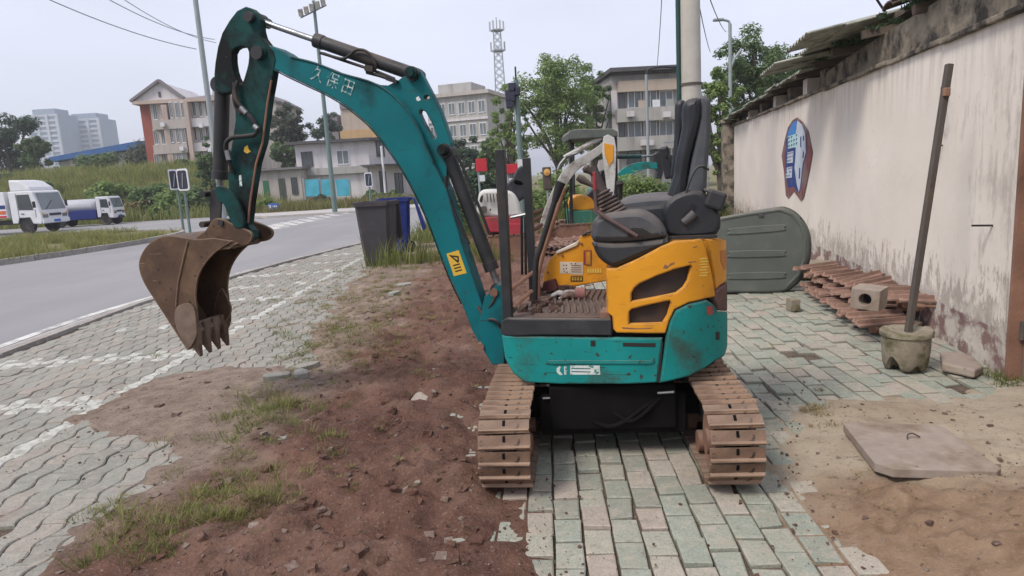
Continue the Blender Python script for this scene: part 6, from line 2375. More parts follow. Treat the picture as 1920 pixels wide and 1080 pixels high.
# concrete cover slab with a wire handle
q = [on_z(1578, 790, 0.10), on_z(1766, 797, 0.10), on_z(1886, 884, 0.10), on_z(1648, 878, 0.10)]
cen = sum(q, Vector()) / 4
slab = thing("concrete_slab", "flat square concrete cover slab with wire handle on the sand", "slab", (cen.x, cen.y, 0))
b = MB()
loc = [p_ - cen for p_ in q]
cut = []
for i_ in range(4):
    a, c, e = loc[i_ - 1], loc[i_], loc[(i_ + 1) % 4]
    k_ = 0.03 if i_ != 3 else 0.055
    cut += [c + (a - c).normalized() * k_, c + (e - c).normalized() * k_]
b.prism([(p_.x, p_.y) for p_ in cut], 0.06, 0.10, lambda a, c, t: (a, c, t))
b.build("slab_body", MT["concrete"], slab, bevel=0.004)
h0 = on_z(1712, 822, 0.10) - cen
b = MB()
b.tube(smooth_path([(h0.x - 0.03, h0.y - 0.01, -0.005 + 0.10), (h0.x - 0.025, h0.y, 0.118), (h0.x, h0.y + 0.004, 0.122), (h0.x + 0.03, h0.y, 0.105)], 4), 0.0035, 6)
b.build("wire_handle", MT["rust_pole"], slab)

# ---- wheelie bins
def wheelie(name, label, loc, rz, mat, lid_open, w=0.58, d=0.70, h=1.0):
    t = thing(name, label, "bin", loc, rz)
    rings = []
    for z, k in ((0.0, 0.74), (0.03, 0.76), (0.5, 0.88), (h - 0.07, 0.99)):
        ww, dd = w * k / 2, d * k / 2
        c_ = 0.05
        rings.append([Vector((x, y, z)) for x, y in ((-ww + c_, -dd), (ww - c_, -dd), (ww, -dd + c_), (ww, dd - c_), (ww - c_, dd), (-ww + c_, dd), (-ww, dd - c_), (-ww, -dd + c_))])
    for z, k in ((h - 0.07, 1.08), (h, 1.10), (h, 0.98), (h - 0.3, 0.93)):
        ww, dd = w * k / 2, d * k / 2
        rings.append([Vector((x, y, z)) for x, y in ((-ww + c_, -dd), (ww - c_, -dd), (ww, -dd + c_), (ww, dd - c_), (ww - c_, dd), (-ww + c_, dd), (-ww, dd - c_), (-ww, -dd + c_))])
    b = MB()
    b.loft(rings)
    b.build("bin_body", mat, t, smooth=35)
    for sx in (-1, 1):
        b = MB()
        b.cyl((sx * 0.24, d * 0.40, 0.10), (sx * 0.30, d * 0.40, 0.10), 0.10, 16)
        b.build("wheel", MT["rubber"], t, smooth=True)
    b = MB()
    b.cyl((-w * 0.42, d / 2 + 0.07, h - 0.03), (w * 0.42, d / 2 + 0.07, h - 0.03), 0.016, 8)
    b.bar((-w * 0.40, d / 2, h - 0.04), (-w * 0.40, d / 2 + 0.07, h - 0.03), 0.03, 0.03)
    b.bar((w * 0.40, d / 2, h - 0.04), (w * 0.40, d / 2 + 0.07, h - 0.03), 0.03, 0.03)
    b.build("handle", mat, t)
    b = MB()
    lw, ll = w * 1.08 / 2, d * 1.08
    if lid_open:                                           # hangs down behind
        R = Matrix.Rotation(rad(-78), 4, "X")
    M_ = Matrix.Translation((0, d / 2 + 0.08, h - 0.02)) @ R
    pts = [(-lw, 0, 0), (lw, 0, 0), (lw * 0.94, ll, 0), (-lw * 0.94, ll, 0), (-lw, 0, 0.03), (lw, 0, 0.03), (lw * 0.9, ll * 0.97, 0.08), (-lw * 0.9, ll * 0.97, 0.08)]
    b.hexa([M_ @ Vector(p_) for p_ in pts])
    b.build("lid", mat, t, bevel=0.02)
    return t


p = on_z(713, 497)
wheelie("wheelie_bin", "dark grey open wheelie bin standing in the grass by the parking bays", (p.x, p.y + 0.1, 0), rad(-3), MT["bin_dark"], True, 0.58, 0.66, 1.08)
p2 = on_z(752, 478)
wheelie("wheelie_bin", "blue wheelie bin with its lid hanging open behind the dark bin", (p2.x - 0.12, p2.y + 0.45, 0), rad(-84), MT["bin_blue"], True, 0.56, 0.60, 1.08)

# ================================================================ OTHER MACHINES IN THE YARD
class Traced:
    """things traced in a plane facing the camera at depth Y, given real thickness in depth"""

    def __init__(self, name, label, cat, px, Y, group=None):
        p = on_y(*px, Y)
        self.Y = Y
        self.o = Vector((p.x, Y, 0.0))
        self.t = thing(name, label, cat, self.o, 0, group)

    def P(self, x, y, dy=0.0):
        return on_y(x, y, self.Y + dy) - self.o

    def plate(self, name, px, d0, d1, mat, bev=0.01, holes=(), parent=None):
        f = lambda q: [(r.x, r.z) for r in (self.P(x, y, d0) for x, y in q)]
        me = plate_mesh(name, f(px), [f(h) for h in holes], abs(d1 - d0) / 2, bev, mat)
        ob = link(name, me, parent or self.t)
        ob.location = (0, (d0 + d1) / 2, 0)
        return ob

    def tube(self, name, px, r, mat, d=0.0, n=10, parent=None):
        b = MB()
        b.tube([self.P(x, y, d) for x, y in px], r, n)
        return b.build(name, mat, parent or self.t, smooth=True)

    def bar(self, name, a, c, w, h, mat, d=0.0, bev=0.0):
        b = MB()
        b.bar(self.P(*a, d), self.P(*c, d), w, h, up=(0, 1, 0))
        return b.build(name, mat, self.t, bevel=bev)


MT["white_machine"] = paint("machine_white", (0.55, 0.55, 0.52), 0.55, var=0.1, dirt=(0.28, 0.24, 0.19), dirt_lo=0.52, dirt_hi=0.7, dscale=4)
MT["grey_machine"] = paint("machine_grey", (0.42, 0.41, 0.38), 0.6, var=0.15, dirt=(0.2, 0.17, 0.14), dirt_lo=0.48, dirt_hi=0.68, dscale=4)
MT["red_machine"] = paint("machine_red", (0.36, 0.035, 0.05), 0.5, var=0.15, dirt=(0.16, 0.05, 0.04), dirt_lo=0.52, dirt_hi=0.7)
MT["green_machine"] = paint("machine_green", (0.03, 0.17, 0.12), 0.6, var=0.15, dirt=(0.06, 0.09, 0.06))


def crawler(m, x0, x1, y0, y1, d, parent=None):
    """a low track unit seen side on: loop of shoes round two wheels"""
    a, c = m.P(x0, y1, d), m.P(x1, y1, d)
    r = (m.P(x0, y0, d).z - a.z) / 2
    z = max(a.z, 0.0) + r
    L = c.x - a.x - 2 * r
    per_ = 2 * L + 2 * math.pi * r
    n = int(per_ / 0.11)
    loop = MB()
    ring = []
    for k in range(36):
        s = per_ * k / 36
        if s < L:
            ring.append((s, r))
        elif s < L + math.pi * r:
            q = (s - L) / r
            ring.append((L + r * math.sin(q), r * math.cos(q)))
        elif s < 2 * L + math.pi * r:
            ring.append((L - (s - L - math.pi * r), -r))
        else:
            q = (s - 2 * L - math.pi * r) / r
            ring.append((-r * math.sin(q), -r * math.cos(q)))
    loop.prism([(a.x + r + x, z + h) for x, h in ring], a.y - 0.12 + d * 0, a.y + 0.12, lambda x, h, t: (x, t, h))
    tr_ = loop.build("crawler_track", MT["rust"], m.t)
    sb_ = MB()
    sb_.box((0, 0, 0.012), (0.085, 0.27, 0.024))
    sm = sb_.mesh("track_shoe", MT["rust"])
    for k in range(n):
        s = per_ * k / n
        if s < L:
            x, h, q = s, r, 0.0
        elif s < L + math.pi * r:
            w = (s - L) / r
            x, h, q = L + r * math.sin(w), r * math.cos(w), w
        elif s < 2 * L + math.pi * r:
            x, h, q = L - (s - L - math.pi * r), -r, math.pi
        else:
            w = (s - 2 * L - math.pi * r) / r
            x, h, q = -r * math.sin(w), -r * math.cos(w), math.pi + w
        o = link("track_shoe", sm, tr_)
        o.location = (a.x + r + x, a.y, z + h)
        o.rotation_euler = (0, q, 0)
    for xx in (a.x + r, c.x - r, (a.x + c.x) / 2):
        b = MB()
        b.lathe([(0.0, -0.13), (r * 0.7, -0.13), (r * 0.75, -0.10), (r * 0.75, 0.1), (0, 0.1)], 16, Matrix.Translation((xx, a.y, z)) @ Matrix.Rotation(rad(90), 4, "X"))
        b.build("track_wheel", MT["black_metal"], tr_, smooth=True)


# red and white machine, seen from behind the posts
rw = Traced("red_white_excavator", "white hooded mini excavator with red base and bare black seat in the yard", "excavator", (945, 478), 11.9)
h = rw.plate("engine_hood", smooth_ring([(896, 375), (900, 360), (912, 356), (940, 356), (960, 360), (972, 375), (977, 396), (974, 406), (900, 405)], 3), -0.45, 0.35, MT["white_machine"], 0.05)
smooth_mesh(h.data, 50)
rw.plate("hood_vent", smooth_ring([(899, 376), (903, 366), (906, 368), (904, 380)], 2), -0.462, -0.44, MT["ink"], 0.002, parent=h)
rw.plate("hood_vent", smooth_ring([(900, 388), (912, 387), (912, 399), (900, 399)], 2), -0.462, -0.44, MT["rust_pole"], 0.002, parent=h)
for k in range(4):
    rw.plate("hood_vent", [(912 + k * 6, 363), (914 + k * 6, 363), (916 + k * 6, 379), (914 + k * 6, 379)], -0.462, -0.44, MT["rust_pole"], 0.002, parent=h)
for k in range(1):
    rw.plate("hood_lettering", [(918 + k * 6, 391), (921 + k * 6, 391), (921 + k * 6, 395), (918 + k * 6, 395)], -0.460, -0.445, MT["console"], 0.001, parent=h)
rw.plate("lower_body", [(908, 407), (974, 407), (978, 416), (976, 436), (912, 436), (906, 420)], -0.5, 0.4, MT["red_machine"], 0.02)
rw.plate("body_step", [(940, 418), (976, 420), (976, 440), (940, 440)], -0.54, -0.45, MT["red_machine"], 0.01)
rw.plate("turntable", [(925, 436), (965, 436), (965, 446), (925, 446)], -0.3, 0.3, MT["black_metal"], 0.01)
se = rw.plate("seat", smooth_ring([(946, 352), (957, 338), (966, 334), (984, 342), (984, 372), (962, 378), (950, 362)], 2), -0.2, 0.22, MT["seat_vinyl"], 0.03)
rw.plate("seat_back", smooth_ring([(960, 345), (970, 316), (982, 312), (986, 330), (982, 350)], 2), -0.2, 0.22, MT["seat_vinyl"], 0.03)
crawler(rw, 904, 990, 444, 480, -0.42)
crawler(rw, 904, 990, 444, 480, 0.42)
rw.tube("dozer_arm", [(968, 470), (1010, 462)], 0.04, MT["rust"], -0.1)
for k, (x0, y0, x1, y1) in enumerate([(990, 420, 1016, 404), (988, 440, 1018, 420), (1000, 400, 1018, 392)]):
    rw.tube("folded_arm", [(x0, y0), (x1, y1)], 0.035, MT["rust"], 0.2)

# white and yellow machine with canopy
yw = Traced("canopy_excavator", "white boomed mini excavator with grey canopy and yellow arm in the yard", "excavator", (1105, 455), 14.2)
yw.plate("canopy", [(1064, 252), (1068, 245), (1080, 242), (1148, 241), (1158, 246), (1159, 256), (1066, 262)], -0.75, 0.65, paint("canopy_grey_green", (0.10, 0.115, 0.10), 0.6, var=0.2, dust=0.5), 0.02)
for x0, d in ((1069, -0.5), (1154, -0.5), (1074, 0.6), (1152, 0.6)):
    yw.tube("canopy_post", [(x0, 253), (x0 + 3, 420)], 0.032, MT["black_metal"], d)
bo = yw.plate("boom", smooth_open([(1012, 425), (1020, 395), (1034, 362), (1046, 338), (1058, 318), (1075, 303), (1100, 288), (1124, 272), (1138, 258)], 3) + smooth_open([(1146, 264), (1132, 284), (1108, 302), (1085, 318), (1068, 338), (1052, 370), (1036, 405), (1026, 430)], 3), -0.72, -0.58, MT["grey_machine"], 0.012)
yw.tube("boom_cylinder", [(1058, 296), (1130, 256)], 0.055, MT["grey_machine"], -0.65)
yw.tube("hydraulic_hose", [(1046, 318), (1050, 308), (1062, 294), (1084, 286)], 0.03, MT["chrome"], -0.72)
yw.plate("arm", [(1132, 256), (1140, 252), (1152, 258), (1156, 280), (1154, 330), (1150, 382), (1142, 384), (1136, 330), (1130, 285)], -0.78, -0.66, MT["white_machine"], 0.012)
yw.plate("arm_panel", [(1133, 268), (1150, 272), (1150, 300), (1142, 312), (1134, 290)], -0.80, -0.765, MT["yellow"], 0.004)
yw.plate("bucket", smooth_ring([(1136, 380), (1152, 378), (1160, 398), (1150, 418), (1132, 412), (1128, 396)], 2), -0.9, -0.55, MT["rust"], 0.01)
yw.plate("engine_hood", smooth_ring([(1074, 372), (1092, 366), (1110, 372), (1116, 392), (1074, 394)], 2), -0.4, 0.4, MT["yellow"], 0.03)
yw.plate("lower_body", [(1068, 396), (1110, 394), (1124, 404), (1122, 424), (1070, 424)], -0.5, 0.45, MT["green_machine"], 0.02)
yw.plate("turntable", [(1074, 424), (1115, 424), (1115, 432), (1074, 432)], -0.3, 0.3, MT["black_metal"], 0.01)
yw.plate("seat", smooth_ring([(1100, 366), (1118, 350), (1128, 322), (1140, 322), (1138, 360), (1128, 384), (1104, 386)], 2), -0.15, 0.3, MT["seat_vinyl"], 0.03)
yw.plate("blade", [(1026, 425), (1032, 420), (1044, 450), (1042, 468), (1030, 466)], -0.6, 0.6, MT["rust"], 0.01)
crawler(yw, 1040, 1130, 430, 458, -0.5)
crawler(yw, 1040, 1130, 430, 458, 0.5)
for k in range(3):
    yw.tube("control_lever", [(1062 + k * 4, 420), (1058 + k * 5, 376)], 0.012, MT["black_metal"], -0.45 + 0.1 * k)

# low heaps of spare tracks in front of it
for k, (xx, yy, Y, n, lab) in enumerate([(1045, 482, 11.0, 9, "brown track chain heap before the canopy excavator"), (1085, 470, 11.9, 8, "farther brown track chain heap beside the yellow plate")]):
    p = on_z(xx, yy)
    t = thing("track_heap", lab, "track chain", (p.x, p.y, 0), 0.3 * k, "spare tracks lying in the yard")
    for lay_ in range(3):
        for j in range(n):
            o = link("track_shoe", pile_me, t)
            o.location = (-0.35 + j * 0.085 + random.gauss(0, 0.01), random.gauss(0, 0.03), 0.02 + lay_ * 0.085)
            o.rotation_euler = (random.gauss(0, 0.08), random.gauss(0, 0.08), rad(90) + random.gauss(0, 0.08))

# teal machine behind the weeds
tb = Traced("teal_excavator", "teal boomed excavator half hidden by weeds behind the seat", "excavator", (1195, 420), 18.5)
tb.plate("boom", smooth_open([(1152, 338), (1166, 318), (1190, 306), (1214, 303), (1236, 306)], 3) + smooth_open([(1238, 318), (1216, 316), (1196, 322), (1178, 334), (1160, 356)], 3), -0.1, 0.1, MT["teal_body"], 0.01)
tb.tube("boom_cylinder", [(1156, 294), (1202, 293)], 0.06, MT["teal_dirty"])
tb.tube("piston_rod", [(1200, 293), (1230, 292)], 0.035, MT["chrome"])
tb.plate("arm", smooth_open([(1226, 290), (1236, 285), (1243, 298), (1244, 320), (1238, 344)], 3) + [(1230, 350), (1226, 345), (1233, 322), (1232, 305)], -0.12, 0.12, MT["black_metal"], 0.01)
tb.plate("bucket", smooth_ring([(1222, 344), (1238, 340), (1246, 362), (1236, 384), (1220, 378)], 2), -0.25, 0.25, MT["rust"], 0.01)
tb.plate("engine_hood", smooth_ring([(1110, 356), (1130, 344), (1152, 346), (1160, 370), (1156, 384), (1112, 384)], 2), -0.5, 0.5, MT["teal_body"], 0.03)
crawler(tb, 1104, 1176, 392, 416, -0.5)
crawler(tb, 1104, 1176, 392, 416, 0.5)

# ================================================================ STREET FURNITURE
def pole(name, label, cat, base, h, r0, r1, mat, n=12):
    t = thing(name, label, cat, base)
    b = MB()
    b.tube([(0, 0, -0.1), (0, 0, h)], [r0, r1], n)
    b.build("pole_shaft", mat, t, smooth=True)
    return t


def foot_of(px, Y):
    """ground point under a photo pixel of something upright at depth Y"""
    p = on_y(*px, Y)
    return Vector((p.x, Y, 0.0)), p.z


base, z = foot_of((382, 120), 30.0)
t = pole("street_light_pole", "tall pale blue-grey light pole rising behind the excavator arm", "pole", base, 14.0, 0.13, 0.09, MT["galv"])
b = MB()
b.box((0, 0, 0.2), (0.45, 0.45, 0.05))
b.build("base_plate", MT["galv"], t)
base, z = foot_of((628, 396), 36.5)
top_z = on_y(594, 24, 36.5).z
t = pole("floodlight_mast", "slim grey mast topped by a row of floodlights behind the boom", "mast", base, top_z + 0.6, 0.14, 0.08, MT["pole_green"])
b = MB()
b.bar((-0.75, 0, top_z - 0.2), (0.65, 0, top_z + 0.35), 0.06, 0.06)
b.build("lamp_bar", MT["galv"], t)
for k in range(5):
    b = MB()
    x = -0.68 + k * 0.30
    b.box((x, -0.15, top_z + 0.02 + k * 0.11), (0.20, 0.25, 0.36), Matrix.Rotation(0.35, 3, "X"))
    b.build("floodlight", MT["grey_machine"], t, bevel=0.02)
base, z = foot_of((973, 250), 16.0)
t = pole("camera_pole", "teal-grey pole carrying dark boxes and a white panel before the big tree", "pole", base, on_y(970, 150, 16.0).z, 0.065, 0.06, MT["pole_green"])
zt = on_y(966, 125, 16.0).z
b = MB()
b.cyl((0, 0, zt - 0.5), (0, 0, zt), 0.02, 8)
b.build("antenna", MT["wire"], t)
for dx, zz, s in ((-0.16, 180, 0.22), (-0.10, 165, 0.18), (-0.18, 195, 0.16), (0.0, 172, 0.16)):
    b = MB()
    b.box((dx, -0.05, on_y(966, zz, 16.0).z), (s, 0.2, s * 1.2))
    b.build("camera_box", MT["sign_back"], t, bevel=0.02)
b = MB()
b.box((0.02, -0.1, on_y(975, 311, 16.0).z), (0.19, 0.04, 0.30))
b.build("white_panel", MT["truck_white"], t)
# red banners on the pole and beyond
for k, (x0, y0, x1, y1, Y, lab) in enumerate([(893, 297, 912, 322, 20.0, "square red hanging sign nearest the boom cylinder"), (948, 307, 970, 326, 15.9, "square red sign on the teal-grey pole")]):
    a, c = on_y(x0, y1, Y), on_y(x1, y0, Y)
    t = thing("red_sign", lab, "sign", ((a.x + c.x) / 2, Y, 0), 0, "red signs across the yard")
    b = MB()
    b.box((0, 0, (a.z + c.z) / 2), (c.x - a.x, 0.05, c.z - a.z))
    b.build("sign_board", MT["sign_red"], t, bevel=0.01)
    b = MB()
    b.cyl((-(c.x - a.x) * 0.3, 0.06, 0), (-(c.x - a.x) * 0.3, 0.06, c.z), 0.03, 8)
    b.build("sign_post", MT["galv"], t)
    b = MB()
    b.box((0, -0.02, a.z - 0.2), ((c.x - a.x) * 0.5, 0.04, 0.18))
    b.build("small_plate", MT["truck_white"], t)
# amber signal lamp
t = thing("signal_lamp", "small amber roadside signal lamp in a dark housing", "lamp", on_y(1025, 320, 17.0) * 1.0)
t.location.z = 0
za, zb = on_y(1025, 356, 17.0).z, on_y(1025, 313, 17.0).z
b = MB()
b.span((-0.11, -0.06, za), (0.11, 0.06, zb))
b.build("housing", MT["rust_pole"], t, bevel=0.03)
b = MB()
zc = on_y(1025, 323, 17.0).z
b.lathe([(0.0, 0.0), (0.07, 0.0), (0.085, 0.03), (0.0, 0.05)], 16, Matrix.Translation((0, -0.06, zc)) @ Matrix.Rotation(rad(90), 4, "X"))
b.build("lens", MT["amber"], t, smooth=True)
b = MB()
b.cyl((0, 0, 0), (0, 0, za), 0.03, 8)
b.build("post", MT["galv"], t)

# concrete utility pole with its cable pipe
base, z = foot_of((1294, 100), 10.4)
t = pole("utility_pole", "thick round concrete utility pole rising behind the seat", "pole", base, 9.0, 0.165, 0.135, MT["pole_concrete"], 20)
b = MB()
b.tube([(-0.19, -0.03, 0.4), (-0.175, -0.03, 8.5)], 0.032, 8)
b.build("cable_pipe", paint("dark_green_pipe", (0.012, 0.055, 0.05), 0.5), t, smooth=True)
for zz in (1.2, 2.55, 3.9):
    b = MB()
    b.lathe([(0.165, zz), (0.172, zz), (0.172, zz + 0.035), (0.165, zz + 0.035)], 20)
    b.build("pole_band", MT["rust_pole"], t)
# street lamp above the wall
base, z = foot_of((1369, 120), 25.0)
t = pole("street_lamp", "grey street lamp with short arm standing behind the white wall", "street lamp", base, on_y(1365, 45, 25.0).z, 0.075, 0.06, MT["galv"])
zt = on_y(1365, 40, 25.0).z
b = MB()
b.tube(smooth_path([(0, 0, zt - 0.15), (-0.05, 0, zt), (-0.25, 0, zt + 0.06)], 4), 0.045, 8)
b.build("lamp_arm", MT["galv"], t, smooth=True)
b = MB()
b.box((-0.42, 0, zt + 0.07), (0.36, 0.2, 0.09))
b.build("lamp_head", MT["galv"], t, bevel=0.03)
z2 = on_y(1375, 110, 25.0).z
b = MB()
b.tube(smooth_path([(0, 0, z2 - 0.35), (0.16, 0, z2), (0.42, 0, z2 + 0.3)], 4), 0.05, 8)
b.build("lower_arm", MT["galv"], t, smooth=True)
# second slim post before the right apartment
base, z = foot_of((1213, 200), 30.0)
t = pole("street_lamp", "slim dark street lamp before the stained apartment block", "street lamp", base, on_y(1213, 140, 30.0).z, 0.08, 0.06, MT["galv"])
zt = on_y(1213, 138, 30.0).z
b = MB()
b.tube(smooth_path([(0, 0, zt - 0.1), (0.1, 0, zt + 0.15), (0.6, 0, zt + 0.25), (1.2, 0, zt + 0.2)], 4), 0.045, 8)
b.build("lamp_arm", MT["wire"], t, smooth=True)
b = MB()
b.box((1.35, 0, zt + 0.2), (0.5, 0.2, 0.1))
b.build("lamp_head", MT["wire"], t, bevel=0.03)

# traffic signs seen from behind
def back_sign(label, px, Y, w, h, zc, post_dx=0.0, rz=0.0, group=None):
    p = on_y(*px, Y)
    t = thing("traffic_sign", label, "sign", (p.x, Y, 0), rz, group)
    b = MB()
    r = 0.18 * w
    out = []
    for cx, cz, a0 in ((w / 2 - r, h / 2 - r, 0), (-w / 2 + r, h / 2 - r, 90), (-w / 2 + r, -h / 2 + r, 180), (w / 2 - r, -h / 2 + r, 270)):
        out += [(cx + r * math.cos(rad(a0 + k)), cz + r * math.sin(rad(a0 + k)) + p.z) for k in (0, 30, 60, 90)]
    o = link("sign_rim", plate_mesh("sign_rim", out, [], 0.02, 0.004, MT["truck_white"]), t)
    inn = [(x * 0.80, (z - p.z) * 0.84 + p.z) for x, z in out]
    o = link("sign_face", plate_mesh("sign_face", inn, [], 0.02, 0.002, MT["sign_back"]), t)
    o.location = (0, -0.012, 0)
    b = MB()
    b.bar((-0.03, -0.04, p.z - h * 0.35), (0.06, -0.04, p.z + h * 0.30), 0.03, 0.03)
    b.build("bracket", MT["galv"], t)
    b = MB()
    b.cyl((post_dx, 0.06, -0.1), (post_dx, 0.06, p.z + h * 0.3), 0.05, 10)
    b.build("sign_post", MT["pole_green"], t, smooth=True)
    return t


back_sign("dark backed rounded traffic sign on the median", (343, 337), 26.5, 0.56, 0.85, 0, -0.06, rad(-20), "signs on the median post")
back_sign("narrow edge-on traffic sign beside the median sign", (325, 337), 26.6, 0.30, 0.80, 0, 0.12, rad(35), "signs on the median post")
back_sign("small white rimmed sign before the white house", (691, 337), 34.0, 0.38, 0.72, 0, 0.0)
p = on_y(513, 387, 42.0)
t = thing("road_name_sign", "small blue and white sign among the verge flowers", "sign", (p.x, 42.0, 0))
b = MB()
b.box((0, 0, p.z), (0.66, 0.05, 0.36))
b.build("sign_board", MT["sign_blue"], t)
b = MB()
b.box((0.10, -0.03, p.z), (0.30, 0.012, 0.10))
b.box((-0.22, -0.03, p.z), (0.14, 0.012, 0.20))
b.build("white_marks", MT["truck_white"], t)
b = MB()
b.cyl((0, 0.05, -0.1), (0, 0.05, p.z), 0.04, 8)
b.build("sign_post", MT["galv"], t)
p = on_z(263, 408)
t = thing("traffic_cone", "faded orange marker cone by the shrubs behind the trucks", "cone", (p.x, p.y, -0.1))
b = MB()
b.lathe([(0.42, 0.0), (0.42, 0.06), (0.30, 0.07), (0.09, 1.55), (0.06, 1.6)], 16)
b.build("cone_body", MT["orange"], t, smooth=True)
b = MB()
b.lathe([(0.22, 0.75), (0.23, 0.76), (0.19, 1.0), (0.18, 1.0)], 16, None, False)
b.build("white_band", MT["truck_white"], t)


# overhead cables
def cable(label, a, c, sag, r, mat=None, group=None):
    a, c = Vector(a), Vector(c)
    pts = [a.lerp(c, k / 16) - Vector((0, 0, sag * 4 * (k / 16) * (1 - k / 16))) for k in range(17)]
    b = MB()
    b.tube(pts, r, 6)
    o = b.build("overhead_cable", mat or MT["wire_grey"], smooth=True)
    return tag(o, label, "cable", group)


cable("upper thin overhead cable in the left sky", on_y(195, -6, 26), on_y(402, 74, 36), 0.25, 0.016)
cable("second thin overhead cable just under the upper one in the left sky", on_y(225, -6, 26), on_y(405, 80, 36), 0.25, 0.014)
cable("lower thin overhead cable in the left sky", on_y(85, -4, 26), on_y(368, 92, 34), 0.2, 0.018)
cable("black cable running down to the shed roof", on_y(1640, -8, 6.6), on_y(1691, 54, 6.9), 0.03, 0.012, MT["wire"])
cable("hair thin cable hanging left of the utility pole", on_y(1241, -5, 20), on_y(1232, 125, 28), 0.1, 0.012)
cable("thin cable slanting right of the utility pole", on_y(1308, -5, 12), on_y(1332, 98, 25), 0.1, 0.010)
cable("another thin cable slanting toward the street lamp", on_y(1330, -5, 12), on_y(1362, 60, 24), 0.1, 0.010)

# ================================================================ VEHICLES ACROSS THE ROAD
def wheel(t, x, y, r, w=0.22):
    b = MB()
    b.lathe([(r * 0.55, -w / 2), (r * 0.92, -w / 2), (r, -w / 2 + 0.04), (r, w / 2 - 0.04), (r * 0.92, w / 2), (r * 0.55, w / 2)], 22, Matrix.Translation((x, y, r)) @ Matrix.Rotation(rad(90), 4, "X"))
    o = b.build("wheel", MT["tyre"], t, smooth=35)
    b = MB()
    b.lathe([(0.0, -w / 2 + 0.03), (r * 0.3, -w / 2 + 0.01), (r * 0.55, -w / 2 + 0.04), (r * 0.55, w / 2 - 0.04), (0.0, w / 2 - 0.03)], 16, Matrix.Translation((x, y, r)) @ Matrix.Rotation(rad(90), 4, "X"))
    b.build("rim", MT["tank_grey"], o, smooth=35)


def cab(t, x0, W, H, paint_m, fairing, lx=1.0):
    """forward-control cab, front at +x"""
    made = set(t.children)
    side = [(0.0, 0.55), (0.35, 0.55), (0.45, 0.78), (0.95, 0.78), (1.05, 0.50), (1.50, 0.46), (1.58, 0.60), (1.58, 1.12), (1.30, H - 0.08), (1.18, H), (0.0, H)]
    b = MB()
    b.prism([(x0 + a, c) for a, c in side], -W / 2, W / 2, lambda a, c, s: (a, s, c))
    c_ = b.build("cab", paint_m, t, bevel=0.05)
    for s in (-1, 1):
        b = MB()
        b.prism([(x0 + 0.45, 1.22), (x0 + 1.22, 1.18), (x0 + 1.10, H - 0.18), (x0 + 0.45, H - 0.18)], s * (W / 2 + 0.004), s * (W / 2 + 0.014), lambda a, c, q: (a, q, c))
        b.build("side_window", MT["glass"], c_)
        b = MB()
        b.box((x0 + 0.62, s * (W / 2 + 0.02), 1.02), (0.16, 0.03, 0.035))
        b.build("door_handle", MT["black_plastic"], c_)
        b = MB()
        b.box((x0 + 1.58, s * (W / 2 - 0.28), 0.86), (0.06, 0.34, 0.18))
        b.build("headlight", MT["glass_light"], c_, bevel=0.02)
        b = MB()
        b.box((x0 + 1.42, s * (W / 2 + 0.16), 1.45), (0.08, 0.14, 0.32))
        b.build("mirror", MT["black_plastic"], c_, bevel=0.02)
    b = MB()
    b.add([(x0 + 1.574, -W / 2 + 0.12, 1.18), (x0 + 1.574, W / 2 - 0.12, 1.18), (x0 + 1.328, W / 2 - 0.16, H - 0.13), (x0 + 1.328, -W / 2 + 0.16, H - 0.13)], [(0, 1, 2, 3)])
    o = b.build("windscreen", MT["glass_light"], c_)
    o.location.x = 0.012
    b = MB()
    b.box((x0 + 1.60, 0, 0.60), (0.10, W - 0.06, 0.22))
    b.build("bumper", paint_m, c_, bevel=0.03)
    b = MB()
    b.box((x0 + 1.60, 0, 0.92), (0.03, W * 0.42, 0.12))
    b.build("grille", MT["black_plastic"], c_)
    for s in (-1, 1):
        for xx in (0.40, 1.30):
            b = MB()
            b.span((x0 + xx, s * (W / 2 + 0.003), 0.82), (x0 + xx + 0.02, s * (W / 2 + 0.011), 1.20 if xx > 1 else H - 0.12))
            b.build("door_gap", MT["ink"], c_)
        b = MB()
        b.box((x0 + 1.61, s * (W / 2 - 0.10), 0.98), (0.05, 0.10, 0.10))
        b.build("indicator", MT["amber"], c_)
        b = MB()
        b.prism([(x0 + 0.30, 0.50), (x0 + 0.42, 0.84), (x0 + 0.98, 0.84), (x0 + 1.10, 0.50), (x0 + 1.02, 0.50), (x0 + 0.92, 0.78), (x0 + 0.48, 0.78), (x0 + 0.38, 0.50)], s * (W / 2 - 0.2), s * (W / 2 + 0.03), lambda a, c, q: (a, q, c))
        b.build("wheel_arch", MT["black_plastic"], c_)
    b = MB()
    b.box((x0 + 1.656, 0, 0.60), (0.012, 0.44, 0.13))
    b.build("number_plate", MT["sign_blue"], c_)
    b = MB()
    b.bar((x0 + 1.595, -W * 0.3, 1.20), (x0 + 1.47, 0.05, 1.62), 0.02, 0.02)
    b.build("wiper", MT["ink"], c_)
    if fairing:
        b = MB()
        b.prism([(x0 + 0.05, H), (x0 + 1.15, H), (x0 + 1.05, H + 0.18), (x0 + 0.6, H + 0.50), (x0 + 0.05, H + 0.58)], -W / 2 + 0.12, W / 2 - 0.12, lambda a, c, s: (a, s, c))
        b.build("roof_fairing", paint_m, c_, bevel=0.06)
    c_.scale.x = lx
    return c_


